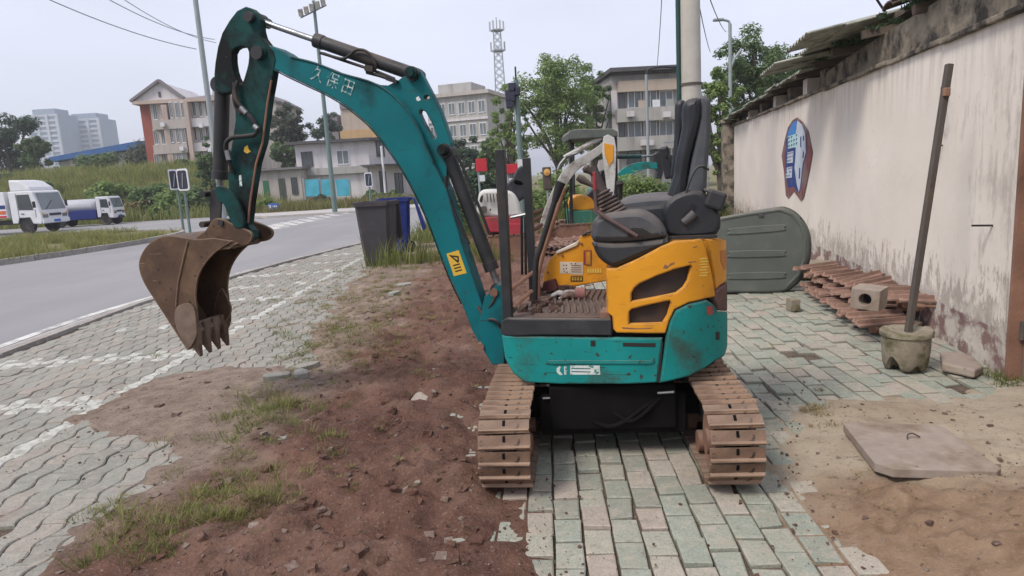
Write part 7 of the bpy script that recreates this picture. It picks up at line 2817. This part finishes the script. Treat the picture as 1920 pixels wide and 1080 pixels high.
p = on_z(86, 437, ROAD_Z)
tr1 = thing("box_truck", "white box truck with roof fairing and striped body parked across the road", "truck", (p.x - 1.58 * math.cos(rad(4)) + 0.95 * math.sin(rad(-4)) * -1, p.y + 0.95, ROAD_Z), rad(-4))
cab(tr1, 0.0, 1.9, 2.15, MT["truck_white"], True)
b = MB()
b.span((-4.6, -0.98, 0.85), (-0.18, 0.98, 2.15))
bx = b.build("cargo_box", MT["truck_white"], tr1, bevel=0.03)
for z0, z1, m in ((1.05, 1.22, "orange"), (1.32, 1.50, "truck_blue"), (0.88, 0.98, "sign_red")):
    for s in (-1, 1):
        b = MB()
        b.span((-4.55, s * 0.981, z0), (-0.22, s * 0.993, z1))
        b.build("stripe", MT[m], bx)
b = MB()
b.span((-4.6, -0.42, 0.50), (0.6, 0.42, 0.72))
b.build("chassis", MT["black_metal"], tr1)
for x, y in ((0.72, -0.82), (0.72, 0.82), (-3.4, -0.82), (-3.4, 0.82)):
    wheel(tr1, x, y, 0.40)
p = on_z(206, 422, ROAD_Z)
tr2 = thing("tanker_truck", "blue tanker truck with grey tank and white cab behind the box truck", "truck", (p.x - 0.80, p.y + 0.9, ROAD_Z), rad(7))
tr2.scale = (0.86, 0.86, 0.86)
cab(tr2, 0.0, 1.8, 1.95, MT["truck_white"], False, 0.66)
b = MB()
rings = []
for x, k in ((-3.2, 0.86), (-3.1, 1.0), (-0.35, 1.0), (-0.22, 0.86)):
    rings.append([Vector((x, 0.82 * k * math.cos(rad(a)), 1.33 + 0.52 * k * math.sin(rad(a)))) for a in range(0, 360, 20)])
b.loft(rings)
b.build("tank", MT["tank_grey"], tr2, smooth=40)
b = MB()
b.span((-3.6, -0.90, 0.48), (-0.1, 0.90, 1.10))
b.build("side_skirt", MT["truck_blue"], tr2, bevel=0.02)
b = MB()
b.span((-3.9, -0.80, 0.55), (-3.2, 0.80, 1.25))
b.build("pump_box", MT["truck_blue"], tr2, bevel=0.03)
b = MB()
b.lathe([(0.0, 0.0), (0.26, 0.0), (0.26, 0.2), (0.16, 0.32), (0.0, 0.34)], 16, Matrix.Translation((-2.9, 0, 1.78)))
b.build("hatch", MT["truck_white"], tr2, smooth=40)
b = MB()
b.span((-3.9, -0.35, 0.42), (1.2, 0.35, 0.60))
b.build("chassis", MT["black_metal"], tr2)
for x, y in ((0.47, -0.78), (0.47, 0.78), (-2.5, -0.78), (-2.5, 0.78)):
    wheel(tr2, x, y, 0.38)

# ================================================================ BUILDINGS
win_b = MB()
win_b.span((-0.5, -0.04, -0.5), (-0.44, 0.05, 0.5))
win_b.span((0.44, -0.04, -0.5), (0.5, 0.05, 0.5))
win_b.span((-0.44, -0.04, 0.44), (0.44, 0.05, 0.5))
win_b.span((-0.44, -0.06, -0.5), (0.44, 0.05, -0.44))
win_b.span((-0.025, -0.03, -0.44), (0.025, 0.05, 0.44))
WIN_LIGHT = win_b.mesh("window", MT["truck_white"])
WIN_DARK = win_b.mesh("window", MT["f_dark"])
pane_b = MB()
pane_b.span((-0.44, -0.005, -0.44), (0.44, 0.02, 0.44))
PANE = pane_b.mesh("pane", MT["glass"])
PANE_L = pane_b.mesh("pane", MT["glass_light"])


class House:
    """a building whose front faces the camera plane at depth Y, turned by rz about its left front corner"""

    def __init__(self, name, label, px, Y, rz=0.0, group=None):
        p = on_y(*px, Y)
        self.o = Vector((p.x, Y, 0))
        self.t = thing(name, label, "building", self.o, rz, group)
        self.R = Matrix.Rotation(-rz, 3, "Z")
        self.e = self.R @ (EYE - self.o)

    def L(self, x, y, d=0.0):
        """photo pixel -> (x, z) on the front plane pushed back by d"""
        r = self.R @ ray(x, y)
        q = self.e + r * ((d - self.e.y) / r.y)
        return q.x, q.z

    def span(self, name, x0, x1, z0, z1, d0, d1, mat, parent=None, bev=0.0):
        b = MB()
        b.span((x0, d0, z0), (x1, d1, z1))
        return b.build(name, mat, parent or self.t, bevel=bev)

    def rect(self, name, px0, px1, d0, d1, mat, parent=None, ground=False):
        x0, z1 = self.L(*px0, d0)
        x1, z0 = self.L(*px1, d0)
        if ground:
            z0 = -0.15
        return self.span(name, x0, x1, z0, z1, d0, d1, mat, parent)

    def poly(self, name, px, d0, d1, mat, parent=None):
        me = plate_mesh(name, [self.L(x, y, d0) for x, y in px], [], abs(d1 - d0) / 2, 0.001, mat)
        o = link(name, me, parent or self.t)
        o.location = (0, (d0 + d1) / 2, 0)
        return o

    def window(self, px0, px1, d=0.0, dark=False, light=False):
        x0, z1 = self.L(*px0, d)
        x1, z0 = self.L(*px1, d)
        o = link("window", WIN_DARK if dark else WIN_LIGHT, self.t)
        o.location = ((x0 + x1) / 2, d - 0.02, (z0 + z1) / 2)
        o.scale = (x1 - x0, 1, z1 - z0)
        q = link("pane", PANE_L if light else PANE, o)
        return o

    def side_window(self, d0, d1, z0, z1, x, dark=False):
        o = link("window", WIN_DARK if dark else WIN_LIGHT, self.t)
        o.location = (x, (d0 + d1) / 2, (z0 + z1) / 2)
        o.rotation_euler = (0, 0, rad(90))
        o.scale = (abs(d1 - d0), 1, z1 - z0)
        link("pane", PANE, o)


# three-storey apartment house with gable, left
A = House("apartment_house", "three storey cream apartment house with red end wall and white gable", (280, 320), 72.0, rad(3))
x0, zt = A.L(280, 196)
x1, _ = A.L(404, 196)
A.span("wall", x0, x1, -0.15, zt, 0.0, 9.0, MT["f_cream"])
xr0, _ = A.L(262, 210)
A.span("red_wall", xr0, x0, -0.15, zt, 0.15, 9.0, MT["f_red"])
xe, ze = A.L(252, 188)
A.span("eaves", xe, x1 + 0.2, zt, zt + 0.35, -0.6, 9.4, MT["f_pink"])
xa, za = A.L(302, 154)
xb_, _ = A.L(342, 180)
b = MB()
b.add([(xe, -0.3, zt + 0.35), (xb_, -0.3, zt + 0.35), (xa, -0.3, za), (xe, 9, zt + 0.35), (xb_, 9, zt + 0.35), (xa, 9, za)], [(0, 1, 2), (3, 5, 4), (0, 2, 5, 3), (1, 4, 5, 2)])
b.build("gable", MT["f_white"], A.t)
b = MB()
for (xs, zs_), (xq, zq) in (((xe - 0.2, zt + 0.35), (xa, za + 0.12)), ((xa, za + 0.12), (xb_ + 0.3, zt + 0.4))):
    b.bar((xs, -0.4, zs_), (xq, -0.4, zq), 0.5, 0.25)
b.build("gable_trim", MT["f_slate"], A.t)
xq, zq = A.L(404, 166)
xm, _ = A.L(330, 178)
b = MB()
b.add([(xm, -0.4, zt + 0.35), (x1 + 0.4, -0.4, zt + 0.35), (x1 + 0.4, 4.5, zq), (xm + 1.5, 4.5, zq)], [(0, 1, 2, 3)])
b.add([(xm, -0.4, zt + 0.35), (xm + 1.5, 4.5, zq), (xm, 9, zt + 0.35)], [(0, 1, 2)])
b.build("roof", MT["f_slate"], A.t)
A.rect("dormer", (296, 172), (302, 182), -0.35, -0.2, MT["f_dark"])
for fl_, (ya, yb) in enumerate(((191, 222), (240, 268), (285, 306))):
    for (xa_, xb2) in ((285, 297), (299, 311)):
        A.window((xa_ + fl_ * 1.5, ya + 3), (xb2 + fl_ * 1.5, yb + 3), 0.0, light=True)
    for k in range(3):
        A.window((316 + k * 11 + fl_ * 1.5, ya), (326 + k * 11 + fl_ * 1.5, yb), -0.75, light=True)
    A.rect("balcony", (285 + fl_ * 1.5, yb + 4), (351 + fl_ * 1.5, yb + 18), -0.9, -0.05, MT["f_shed"])
    A.rect("bay_core", (315 + fl_ * 1.5, ya - 1), (350 + fl_ * 1.5, yb + 4), -0.72, -0.02, MT["f_cream"])
    for k in range(3):
        A.window((359 + k * 12 + fl_ * 1.5, ya - 3), (369 + k * 12 + fl_ * 1.5, yb - 3), 0.0)
    A.rect("balcony", (357 + fl_ * 1.5, yb), (398 + fl_ * 1.5, yb + 14), -0.6, -0.03, MT["f_white"])
for (xa_, ya) in ((300, 230), (336, 275), (372, 232), (388, 278)):
    A.rect("air_conditioner", (xa_, ya), (xa_ + 8, ya + 7), -1.3, -0.95, MT["truck_white"])
A.rect("pillar", (350, 190), (357, 300), -0.95, 0.05, MT["f_pink"], ground=True)
A.rect("pillar", (311, 196), (315, 300), -0.85, 0.05, MT["f_pink"], ground=True)
A2 = House("plain_block", "plain pale grey end wall of a block behind the excavator arm", (470, 320), 76.0)
A2.poly("wall", [(398, 165), (490, 176), (518, 190), (520, 330), (398, 335)], 0.0, 8.0, MT["f_shed"])
A2.poly("roof_edge", [(440, 160), (490, 172), (521, 188), (521, 192), (490, 177), (440, 166)], -0.4, 8.2, MT["f_slate"])
A2.rect("plinth", (436, 325), (522, 345), -0.05, 8.1, MT["f_sage"], ground=True)

# white two-storey house and its low annexe
W = House("white_house", "white two storey house with flat dark eaves beyond the road", (560, 340), 56.0)
x0, zt = W.L(552, 272)
x1, _ = W.L(690, 270)
W.span("wall", x0, x1, -0.15, zt, 0.0, 8.0, MT["f_white"])
x2, _ = W.L(745, 270)
b = MB()
b.add([(x1, 0, -0.15), (x2 + 0.4, 6, -0.15), (x2 + 0.4, 6, zt), (x1, 0, zt)], [(0, 1, 2, 3)])
sw = b.build("side_wall", MT["f_white"], W.t)
b = MB()
b.hexa([(x0 - 0.6, -0.6, zt), (x1 + 0.3, -0.6, zt), (x2 + 0.9, 6.2, zt), (x0 - 0.6, 8, zt), (x0 - 0.6, -0.6, zt + 0.22), (x1 + 0.3, -0.6, zt + 0.22), (x2 + 0.9, 6.2, zt + 0.22), (x0 - 0.6, 8, zt + 0.22)])
b.build("eaves", MT["f_dark"], W.t)
W.window((564, 285), (588, 312), 0.0, dark=True)
W.window((630, 282), (656, 308), 0.0, light=True)
W.rect("cornice", (552, 318), (690, 323), -0.35, -0.01, MT["f_grey"])
for d0, d1, z0, z1 in ((0.9, 2.0, 3.6, 5.2), (3.2, 4.2, 3.6, 5.2), (1.0, 1.9, 0.3, 2.4), (3.0, 4.2, 0.4, 2.2)):
    nx_ = (x2 + 0.4 - x1) / 6
    o = link("window", WIN_DARK, W.t)
    dm = (d0 + d1) / 2
    o.location = (x1 + nx_ * dm + 0.03, dm - 0.03, (z0 + z1) / 2)
    o.rotation_euler = (0, 0, math.atan2(6, x2 + 0.4 - x1))
    o.scale = (d1 - d0, 1, z1 - z0)
    link("pane", PANE, o)
b = MB()
b.bar((x1 - 0.1, -0.6, 2.9), (x2 + 0.5, 5.6, 2.9), 1.6, 0.12)
b.build("porch_roof", MT["f_dark"], W.t)
b = MB()
b.cyl((x1 + 1.1, -0.2, -0.1), (x1 + 1.1, -0.2, 4.4), 0.10, 10)
b.build("downpipe", MT["truck_white"], W.t)
S = House("low_annexe", "low flat roofed annexe with green doors beside the white house", (480, 350), 54.0)
x0, zt = S.L(470, 322)
x1, _ = S.L(563, 322)
S.span("wall", x0, x1, -0.15, zt, 0.0, 5.0, MT["f_shed"])
S.span("roof", x0 - 0.3, x1 + 0.3, zt, zt + 0.16, -0.4, 5.2, MT["f_slate"])
S.rect("door", (492, 339), (507, 378), -0.05, 0.05, MT["green_door"])
S.rect("door", (521, 335), (538, 378), -0.05, 0.05, MT["dark_door"])
S.window((545, 333), (560, 364), 0.0, dark=True)
Hd = House("cyan_hoarding", "cyan printed hoarding panels before the white house", (600, 355), 52.0)
Hd.t["category"] = "hoarding"
for k, (xa_, xb2) in enumerate(((571, 600), (602, 627), (629, 656))):
    o = Hd.rect("panel", (xa_, 337), (xb2, 367), 0.0, 0.06, MT["cyan_board"])
for xx in (570, 601, 628, 657):
    Hd.rect("post", (xx - 0.8, 334), (xx + 0.8, 376), 0.07, 0.14, MT["galv"], ground=True)
# beige block behind, grey block, blue shed, towers, stained block
B = House("beige_block", "tall beige block with ochre band behind the white house", (700, 260), 105.0)
B.rect("wall", (637, 196), (760, 262), 0.0, 14.0, MT["f_beige"], ground=True)
B.rect("ochre_band", (637, 245), (760, 262), -0.12, -0.01, MT["f_orange"])
B.rect("dark_side", (608, 215), (636, 262), 0.3, 12.0, MT["f_slate"], ground=True)
B.rect("parapet", (636, 192), (761, 197), -0.3, 14.2, MT["f_slate"])
G = House("grey_block", "grey white flats with rows of windows behind the boom cylinder", (870, 260), 95.0, rad(-18))
x0, zt = G.L(800, 186)
x1, _ = G.L(912, 186)
G.span("wall", x0, x1, -0.15, zt, 0.0, 10, MT["f_grey"])
G.span("cornice", x0 - 0.3, x1 + 0.5, zt, zt + 0.5, -0.5, 10.3, MT["f_shed"])
G.span("roof_room", x0 + 1, x0 + 6, zt + 0.5, zt + 2.0, 2, 8, MT["f_grey"])
n = 6
for r in range(4):
    for c in range(n):
        xa_ = x0 + (x1 - x0) * (c + 0.16) / n
        xb2 = x0 + (x1 - x0) * (c + 0.84) / n
        z1 = zt - 0.8 - r * 3.0
        o = link("window", WIN_LIGHT, G.t)
        o.location = ((xa_ + xb2) / 2, -0.03, z1 - 0.85)
        o.scale = (xb2 - xa_, 1, 1.7)
        link("pane", PANE_L, o)
    G.span("string_course", x0, x1 + 0.1, zt - 3.35 - r * 3.0, zt - 3.05 - r * 3.0, -0.2, 0.0, MT["f_white"])
Rb = House("stained_block", "stained grey three storey apartment block behind the seat", (1200, 260), 46.0, rad(4))
x0, zt = Rb.L(1146, 142)
x1, _ = Rb.L(1292, 142)
Rb.span("wall", x0, x1, -0.15, zt, 0.0, 9.0, MT["f_stain"])
Rb.span("roof_slab", x0 - 0.25, x1 + 0.3, zt + 0.12, zt + 0.38, -0.9, 9.0, MT["f_dark"])
Rb.span("parapet", x0, x1, zt, zt + 0.12, -0.4, 9.0, MT["f_dark"])
Rb.rect("pilaster", (1146, 170), (1161, 300), -0.15, 0.0, MT["f_white"], ground=True)
Rb.rect("band", (1160, 152), (1290, 166), -0.55, -0.01, MT["f_beige"])
Rb.rect("balcony", (1159, 204), (1290, 222), -0.9, -0.01, MT["f_grey"])
Rb.rect("balcony", (1159, 258), (1290, 276), -0.9, -0.01, MT["f_grey"])
for ya, yb in ((170, 203), (226, 258)):
    Rb.window((1160, ya), (1172, yb), -0.02, dark=True)
    Rb.window((1176, ya), (1203, yb), -0.10, light=True)
    Rb.window((1206, ya), (1232, yb), -0.10, light=True)
    Rb.window((1235, ya), (1262, yb), -0.10, light=True)
Rb.window((1176, 282), (1203, 312), -0.02, dark=True)
Rb.window((1210, 282), (1240, 312), -0.02, dark=True)
for (xa_, ya) in ((1178, 208), (1214, 262), (1246, 209), (1204, 262)):
    Rb.rect("air_conditioner", (xa_, ya), (xa_ + 12, ya + 10), -1.35, -0.92, MT["f_white"])
for k in range(5):
    xx = x0 + 1.6 + k * 0.95
    Rb.span("laundry", xx, xx + 0.5, zt - 2.7 - (k % 2) * 0.1, zt - 1.75, -0.7, -0.66, [MT["f_beige"], MT["truck_white"], MT["f_sage"], MT["f_pink"], MT["f_tower_b"]][k])
Bs = House("blue_roof_warehouse", "long low warehouse with bright blue roof beyond the bank", (200, 300), 98.0, rad(-8))
x0, z0 = Bs.L(108, 292)
x1, z1 = Bs.L(268, 266)
b = MB()
b.hexa([(x0, 0, -0.15), (x1, 0, -0.15), (x1, 10, -0.15), (x0, 10, -0.15), (x0, 0, z0 - 0.9), (x1, 0, z1 - 0.9), (x1, 10, z1 - 0.9), (x0, 10, z0 - 0.9)])
b.build("wall", MT["f_sage"], Bs.t)
b = MB()
b.hexa([(x0 - 0.6, -1, z0 - 0.85), (x1, -1, z1 - 0.85), (x1, 11, z1 - 0.85), (x0 - 0.6, 11, z0 - 0.85), (x0 - 0.6, -1, z0 - 0.2), (x1, -1, z1 + 0.1), (x1, 5, z1 + 0.4), (x0 - 0.6, 5, z0 + 0.1)])
b.build("roof", MT["f_blue"], Bs.t)
Bs.poly("cream_front", [(130, 295), (188, 286), (190, 312), (132, 318)], -0.2, -0.02, MT["f_cream"])
for k in range(4):
    Bs.window((136 + k * 13, 297 - k * 2), (144 + k * 13, 307 - k * 2), -0.22, dark=True)


def tower(label, px0, px1, ytop, Y, side):
    T = House("high_rise_tower", label, (px0, 300), Y, 0, "pair of hazy towers on the horizon")
    x0, zt = T.L(px0, ytop)
    x1, _ = T.L(px1, ytop)
    T.span("wall", x0, x1, -0.15, zt, 0.0, 18, MT["f_tower"])
    nfl = 18
    for r in range(nfl):
        z = zt - (r + 0.5) * zt / nfl
        T.span("floor_band", x0 - 0.1, x1 + 0.1, z, z + zt / nfl * 0.42, -0.5, -0.02, MT["f_tower_b"])
    for c in range(4):
        xx = x0 + (x1 - x0) * c / 3
        T.span("pier", xx - 0.7, xx + 0.7, 0, zt, -0.9, -0.01, MT["f_tower_b"])
    T.span("crown", x0 + 2, x1 - 2, zt, zt + 3, 2, 14, MT["f_tower"])


tower("nearer hazy blue high-rise tower on the left horizon", 50, 106, 216, 380.0, 0)
tower("farther hazy blue high-rise tower right of its twin", 124, 184, 224, 400.0, 0)
# lattice mast
base, z = foot_of((946, 300), 150.0)
zt = on_y(940, 32, 150.0).z
lt = thing("lattice_mast", "tall lattice radio mast on the skyline above the tree", "mast", base)
for sx, sy in ((-1, -1), (1, -1), (1, 1), (-1, 1)):
    b = MB()
    b.tube([(sx * 1.5, sy * 1.5, 0), (sx * 0.75, sy * 0.75, zt * 0.93)], 0.12, 6)
    b.build("leg", MT["galv"], lt)
br = MB()
for k in range(22):
    za_, zb_ = zt * 0.93 * k / 22, zt * 0.93 * (k + 1) / 22
    f = lambda z: 1.5 - 0.75 * z / (zt * 0.93)
    for (ax_, ay_), (bx_, by_) in (((-1, -1), (1, -1)), ((1, -1), (1, 1)), ((1, 1), (-1, 1)), ((-1, 1), (-1, -1))):
        br.tube([(ax_ * f(za_), ay_ * f(za_), za_), (bx_ * f(zb_), by_ * f(zb_), zb_)], 0.06, 4)
        br.tube([(bx_ * f(za_), by_ * f(za_), za_), (ax_ * f(zb_), ay_ * f(zb_), zb_)], 0.06, 4)
o = br.build("bracing", MT["galv"], lt, fix=False)
o["kind"] = "stuff"
for zz in (0.80, 0.92):
    b = MB()
    b.lathe([(1.35, zt * zz), (1.35, zt * zz + 0.25)], 12)
    b.build("platform", MT["galv"], lt)
    for k in range(6):
        b = MB()
        a = k * 1.047
        b.box((1.45 * math.cos(a), 1.45 * math.sin(a), zt * zz + 1.0), (0.35, 0.35, 1.9))
        b.build("antenna", MT["tank_grey"], lt)
b = MB()
b.cyl((0, 0, zt * 0.92), (0, 0, zt), 0.1, 6)
b.build("spike", MT["galv"], lt)


# ================================================================ TREES AND SHRUBS
def leaves_np(cent, rad_, n, size, squash=0.8):
    """n leaf quads spread through clumps: cent (k,3), rad_ (k,)"""
    k = len(cent)
    w = rad_ ** 2
    idx = np.random.choice(k, n, p=w / w.sum())
    d = np.random.randn(n, 3)
    d /= np.linalg.norm(d, axis=1)[:, None]
    r = np.random.rand(n) ** 0.45
    P = cent[idx] + d * (r * rad_[idx])[:, None] * np.array([1, 1, squash])
    nn = d * 0.7 + np.array([0, 0, 0.75]) + np.random.randn(n, 3) * 0.45   # leaves look outwards and up
    nn /= np.linalg.norm(nn, axis=1)[:, None]
    a = np.cross(nn, np.random.randn(n, 3))
    a /= np.linalg.norm(a, axis=1)[:, None] + 1e-9
    b_ = np.cross(nn, a)
    b_ /= np.linalg.norm(b_, axis=1)[:, None] + 1e-9
    s = size * (0.6 + 0.8 * np.random.rand(n))[:, None]
    V = np.concatenate([P - a * s, P + b_ * s * 0.55, P + a * s, P - b_ * s * 0.55], 0)
    i = np.arange(n)
    return V, np.stack([i, i + n, i + 2 * n, i + 3 * n], 1)


def tree(label, px, top, half, Y, leaf, n=9000, size=0.16, trunk=0.16, base_z=0.0, crown_lo=None, seed=1, name="broadleaf_tree", clumps=46, gap=1.0, group=None):
    """px: photo pixel of the crown's middle, top: its top row, half: half its width in pixels"""
    rs = np.random.RandomState(seed)
    st_ = random.Random(seed)
    c = on_y(*px, Y)
    zt_ = on_y(px[0], top, Y).z
    hw = half * Y / CAM_F
    hh = zt_ - c.z
    lo = (c.z - hh * 0.9) if crown_lo is None else crown_lo
    t = thing(name, label, "tree", (c.x, Y, base_z), 0, group)
    cent, rr = [], []
    while len(cent) < clumps:
        d = rs.randn(3)
        d /= np.linalg.norm(d)
        q = d * rs.rand() ** 0.5
        x, y, z = q[0] * hw, q[1] * hw * 0.9, c.z + q[2] * (hh if q[2] > 0 else c.z - lo)
        cent.append((x, y, z - base_z))
        rr.append(hw * (0.17 + 0.17 * rs.rand()) * gap)
    cent, rr = np.array(cent), np.array(rr)
    st0 = np.random.get_state()
    np.random.seed(seed)
    V, Fq = leaves_np(cent, rr, n, size)
    np.random.set_state(st0)
    link("crown", np_mesh("crown", V, Fq, leaf), t)
    b = MB()
    fork = max(0.3, (lo - base_z) * 0.9)
    b.tube([(0, 0, -0.2), (0.03, 0, fork * 0.5), (0, 0.02, fork), (0.05, 0, fork + (zt_ - base_z - fork) * 0.5)], [trunk * 1.25, trunk, trunk * 0.9, trunk * 0.45], 10)
    tk = b.build("trunk", MT["bark"], t, smooth=True)
    for k in range(12):
        e = Vector(cent[st_.randrange(len(cent))])
        s0 = Vector((0, 0, fork * st_.uniform(0.75, 1.3)))
        m = s0.lerp(e, 0.5) + Vector((st_.uniform(-0.2, 0.2), st_.uniform(-0.2, 0.2), st_.uniform(0, 0.3))) * hw * 0.5
        b = MB()
        b.tube(smooth_path([s0, m, e], 4), [trunk * 0.45 * (1 - i / 9) + trunk * 0.06 for i in range(9)], 6)
        b.build("limb", MT["bark"], t, smooth=True)
    return t


tree("big bright green tree in the middle behind the machines", (1042, 192), 100, 80, 40.0, MT["leaf_bright"], 20000, 0.08, 0.22, seed=3, crown_lo=1.6, clumps=140, gap=0.8)
tree("darker tree right of the big bright one", (1108, 205), 120, 38, 46.0, MT["leaf_mid"], 11000, 0.084, 0.2, seed=4, crown_lo=1.4, clumps=70, gap=0.85)
tree("small leafy tree left of the big bright one", (956, 230), 160, 36, 38.0, MT["leaf_bright"], 8000, 0.070, 0.14, seed=5, crown_lo=1.0, clumps=60, gap=0.85)
tree("dark tree behind the grey flats", (880, 300), 258, 42, 60.0, MT["leaf_dark"], 7200, 0.140, 0.18, seed=6, crown_lo=0.4)
tree("dark tree filling the gap behind the red signs", (925, 310), 250, 40, 45.0, MT["leaf_mid"], 7200, 0.119, 0.18, seed=16, crown_lo=0.3)
tree("grey green tree between the apartment and the white house", (541, 240), 198, 38, 66.0, MT["leaf_grey"], 7600, 0.133, 0.2, seed=7, crown_lo=5.5)
tree("low dense tree under the grey green one", (540, 292), 262, 30, 64.0, MT["leaf_mid"], 6000, 0.133, 0.2, seed=8, crown_lo=1.0)
tree("dark tree left of the beige block", (610, 245), 208, 30, 90.0, MT["leaf_dark"], 5600, 0.168, 0.2, seed=9, crown_lo=4.0)
tree("dark rounded tree at the far left edge", (8, 262), 203, 62, 75.0, MT["leaf_dark"], 12000, 0.154, 0.3, seed=10, crown_lo=3.6, base_z=3.0)
tree("small tree in front of the hazy towers", (62, 276), 258, 26, 72.0, MT["leaf_mid"], 8000, 0.126, 0.16, seed=11, crown_lo=4.6, base_z=3.0)
tree("slender street tree climbing behind the light pole", (392, 320), 250, 26, 50.0, MT["leaf_mid"], 5200, 0.098, 0.1, seed=12, crown_lo=0.5)
tree("tall airy tree behind the white wall by the street lamp", (1418, 152), 58, 96, 27.0, MT["leaf_mid"], 24000, 0.056, 0.16, seed=13, crown_lo=2.6, clumps=90, gap=0.68)
tree("yellowish tree just behind the seat and wall end", (1350, 220), 120, 42, 22.0, MT["leaf_bright"], 13000, 0.045, 0.12, seed=14, crown_lo=1.0, clumps=70, gap=0.8)
tree("dark tree top above the shed roof", (1530, 110), 64, 38, 24.0, MT["leaf_dark"], 6800, 0.066, 0.14, seed=15, crown_lo=2.9)


def shrub(label, px, half, ytop, Y, leaf, n=2600, size=0.12, seed=1, name="shrub"):
    rs = np.random.RandomState(seed)
    p = on_y(*px, Y)
    zt_ = on_y(px[0], ytop, Y).z
    hw = half * Y / CAM_F
    bz = 0.0
    if p.x < -17 and Y > 42:
        bz = float(bank_h(p.x, Y))
    hgt = max(0.3, zt_ - bz)
    k = 14
    cent = np.stack([rs.randn(k) * hw * 0.5, rs.randn(k) * hw * 0.4, hgt * (0.2 + 0.6 * rs.rand(k))], 1)
    rr = hgt * (0.22 + 0.18 * rs.rand(k))
    st0 = np.random.get_state()
    np.random.seed(seed)
    V, Fq = leaves_np(cent, rr, n, size)
    np.random.set_state(st0)
    t = thing(name, label, "shrub", (p.x, Y, bz))
    link("foliage", np_mesh("foliage", V, Fq, leaf), t)
    b = MB()
    for j in range(4):
        b.tube([(0, 0, -0.1), tuple(cent[j] * np.array([0.5, 0.5, 0.6])), tuple(cent[j])], [0.05, 0.035, 0.012], 5)
    b.build("stems", MT["bark"], t)
    return t


shrub("bushy shrub beneath the apartment house, by the cone", (288, 385), 34, 345, 46.0, MT["leaf_mid"], 3200, 0.16, 21)
shrub("yellow green shrub left of the median sign", (315, 390), 24, 350, 44.0, MT["leaf_bright"], 2400, 0.14, 22)
shrub("dark shrub right of the median sign", (368, 385), 34, 348, 46.0, MT["leaf_mid"], 3200, 0.16, 23)
shrub("shrub at the foot of the apartment house", (335, 330), 26, 300, 60.0, MT["leaf_mid"], 2600, 0.18, 24)
shrub("leafy bush before the blue roofed warehouse", (178, 318), 26, 285, 80.0, MT["leaf_mid"], 2600, 0.22, 25)
shrub("low bush at the warehouse corner", (275, 300), 24, 262, 84.0, MT["leaf_grey"], 2600, 0.22, 26)
shrub("pale bush on the bank above the box truck", (70, 372), 30, 338, 52.0, MT["leaf_bright"], 2600, 0.18, 41)
shrub("round bush on the bank above the tanker cab", (200, 372), 30, 340, 50.0, MT["leaf_bright"], 2600, 0.16, 42)
shrub("reddish brown bush beside the marker cone", (258, 395), 20, 372, 45.0, MT["grass_dry"], 1800, 0.12, 43)
shrub("bush at the top of the bank before the warehouse", (130, 330), 34, 312, 66.0, MT["leaf_mid"], 2600, 0.22, 44)
shrub("low bush at the far left of the bank", (20, 345), 30, 325, 60.0, MT["leaf_mid"], 2600, 0.2, 45)
shrub("green bush behind the bins", (850, 420), 26, 370, 16.5, MT["leaf_mid"], 2600, 0.05, 27)
shrub("leafy bush below the red sign", (905, 345), 26, 318, 30.0, MT["leaf_dark"], 2600, 0.1, 28)
shrub("weedy bush beneath the teal boom", (1200, 370), 46, 328, 17.2, MT["leaf_bright"], 4200, 0.05, 29)
shrub("weedy bush just left of the seat", (1238, 372), 26, 330, 16.6, MT["leaf_mid"], 3000, 0.05, 30)
shrub("tall weeds left of the amber signal lamp", (1000, 400), 26, 345, 19.0, MT["leaf_bright"], 2600, 0.06, 31)
shrub("pale bush between signal lamp and canopy machine", (1045, 380), 26, 320, 21.0, MT["leaf_bright"], 2600, 0.07, 32)
shrub("dark shrub at the foot of the wall pillar", (1345, 400), 14, 372, 16.5, MT["leaf_dark"], 1200, 0.04, 33)
shrub("reddish verge bush below the cyan hoarding", (600, 388), 40, 366, 47.0, MT["leaf_grey"], 2600, 0.14, 34)
shrub("green verge bush right of the hoarding", (720, 380), 40, 356, 47.0, MT["leaf_mid"], 2600, 0.14, 35)
shrub("flowering verge bush below the annexe doors", (500, 392), 30, 372, 47.0, MT["leaf_bright"], 2000, 0.13, 36)

# ---------------------------------------------------------------- the hazy air of the place
hz = MB()
hz.span((-2600, -400, -1.6), (2600, 3500, 75))
hazem = bpy.data.materials.new("pale_air")
hazem.use_nodes = True
hn = hazem.node_tree.nodes
hn.clear()
ho_ = hn.new("ShaderNodeOutputMaterial")
hv = hn.new("ShaderNodeVolumePrincipled")
hv.inputs["Color"].default_value = (0.86, 0.90, 0.98, 1)
hv.inputs["Density"].default_value = 0.0010
hazem.node_tree.links.new(hv.outputs[0], ho_.inputs["Volume"])
air = hz.build("haze", hazem)
tag(air, kind="stuff")
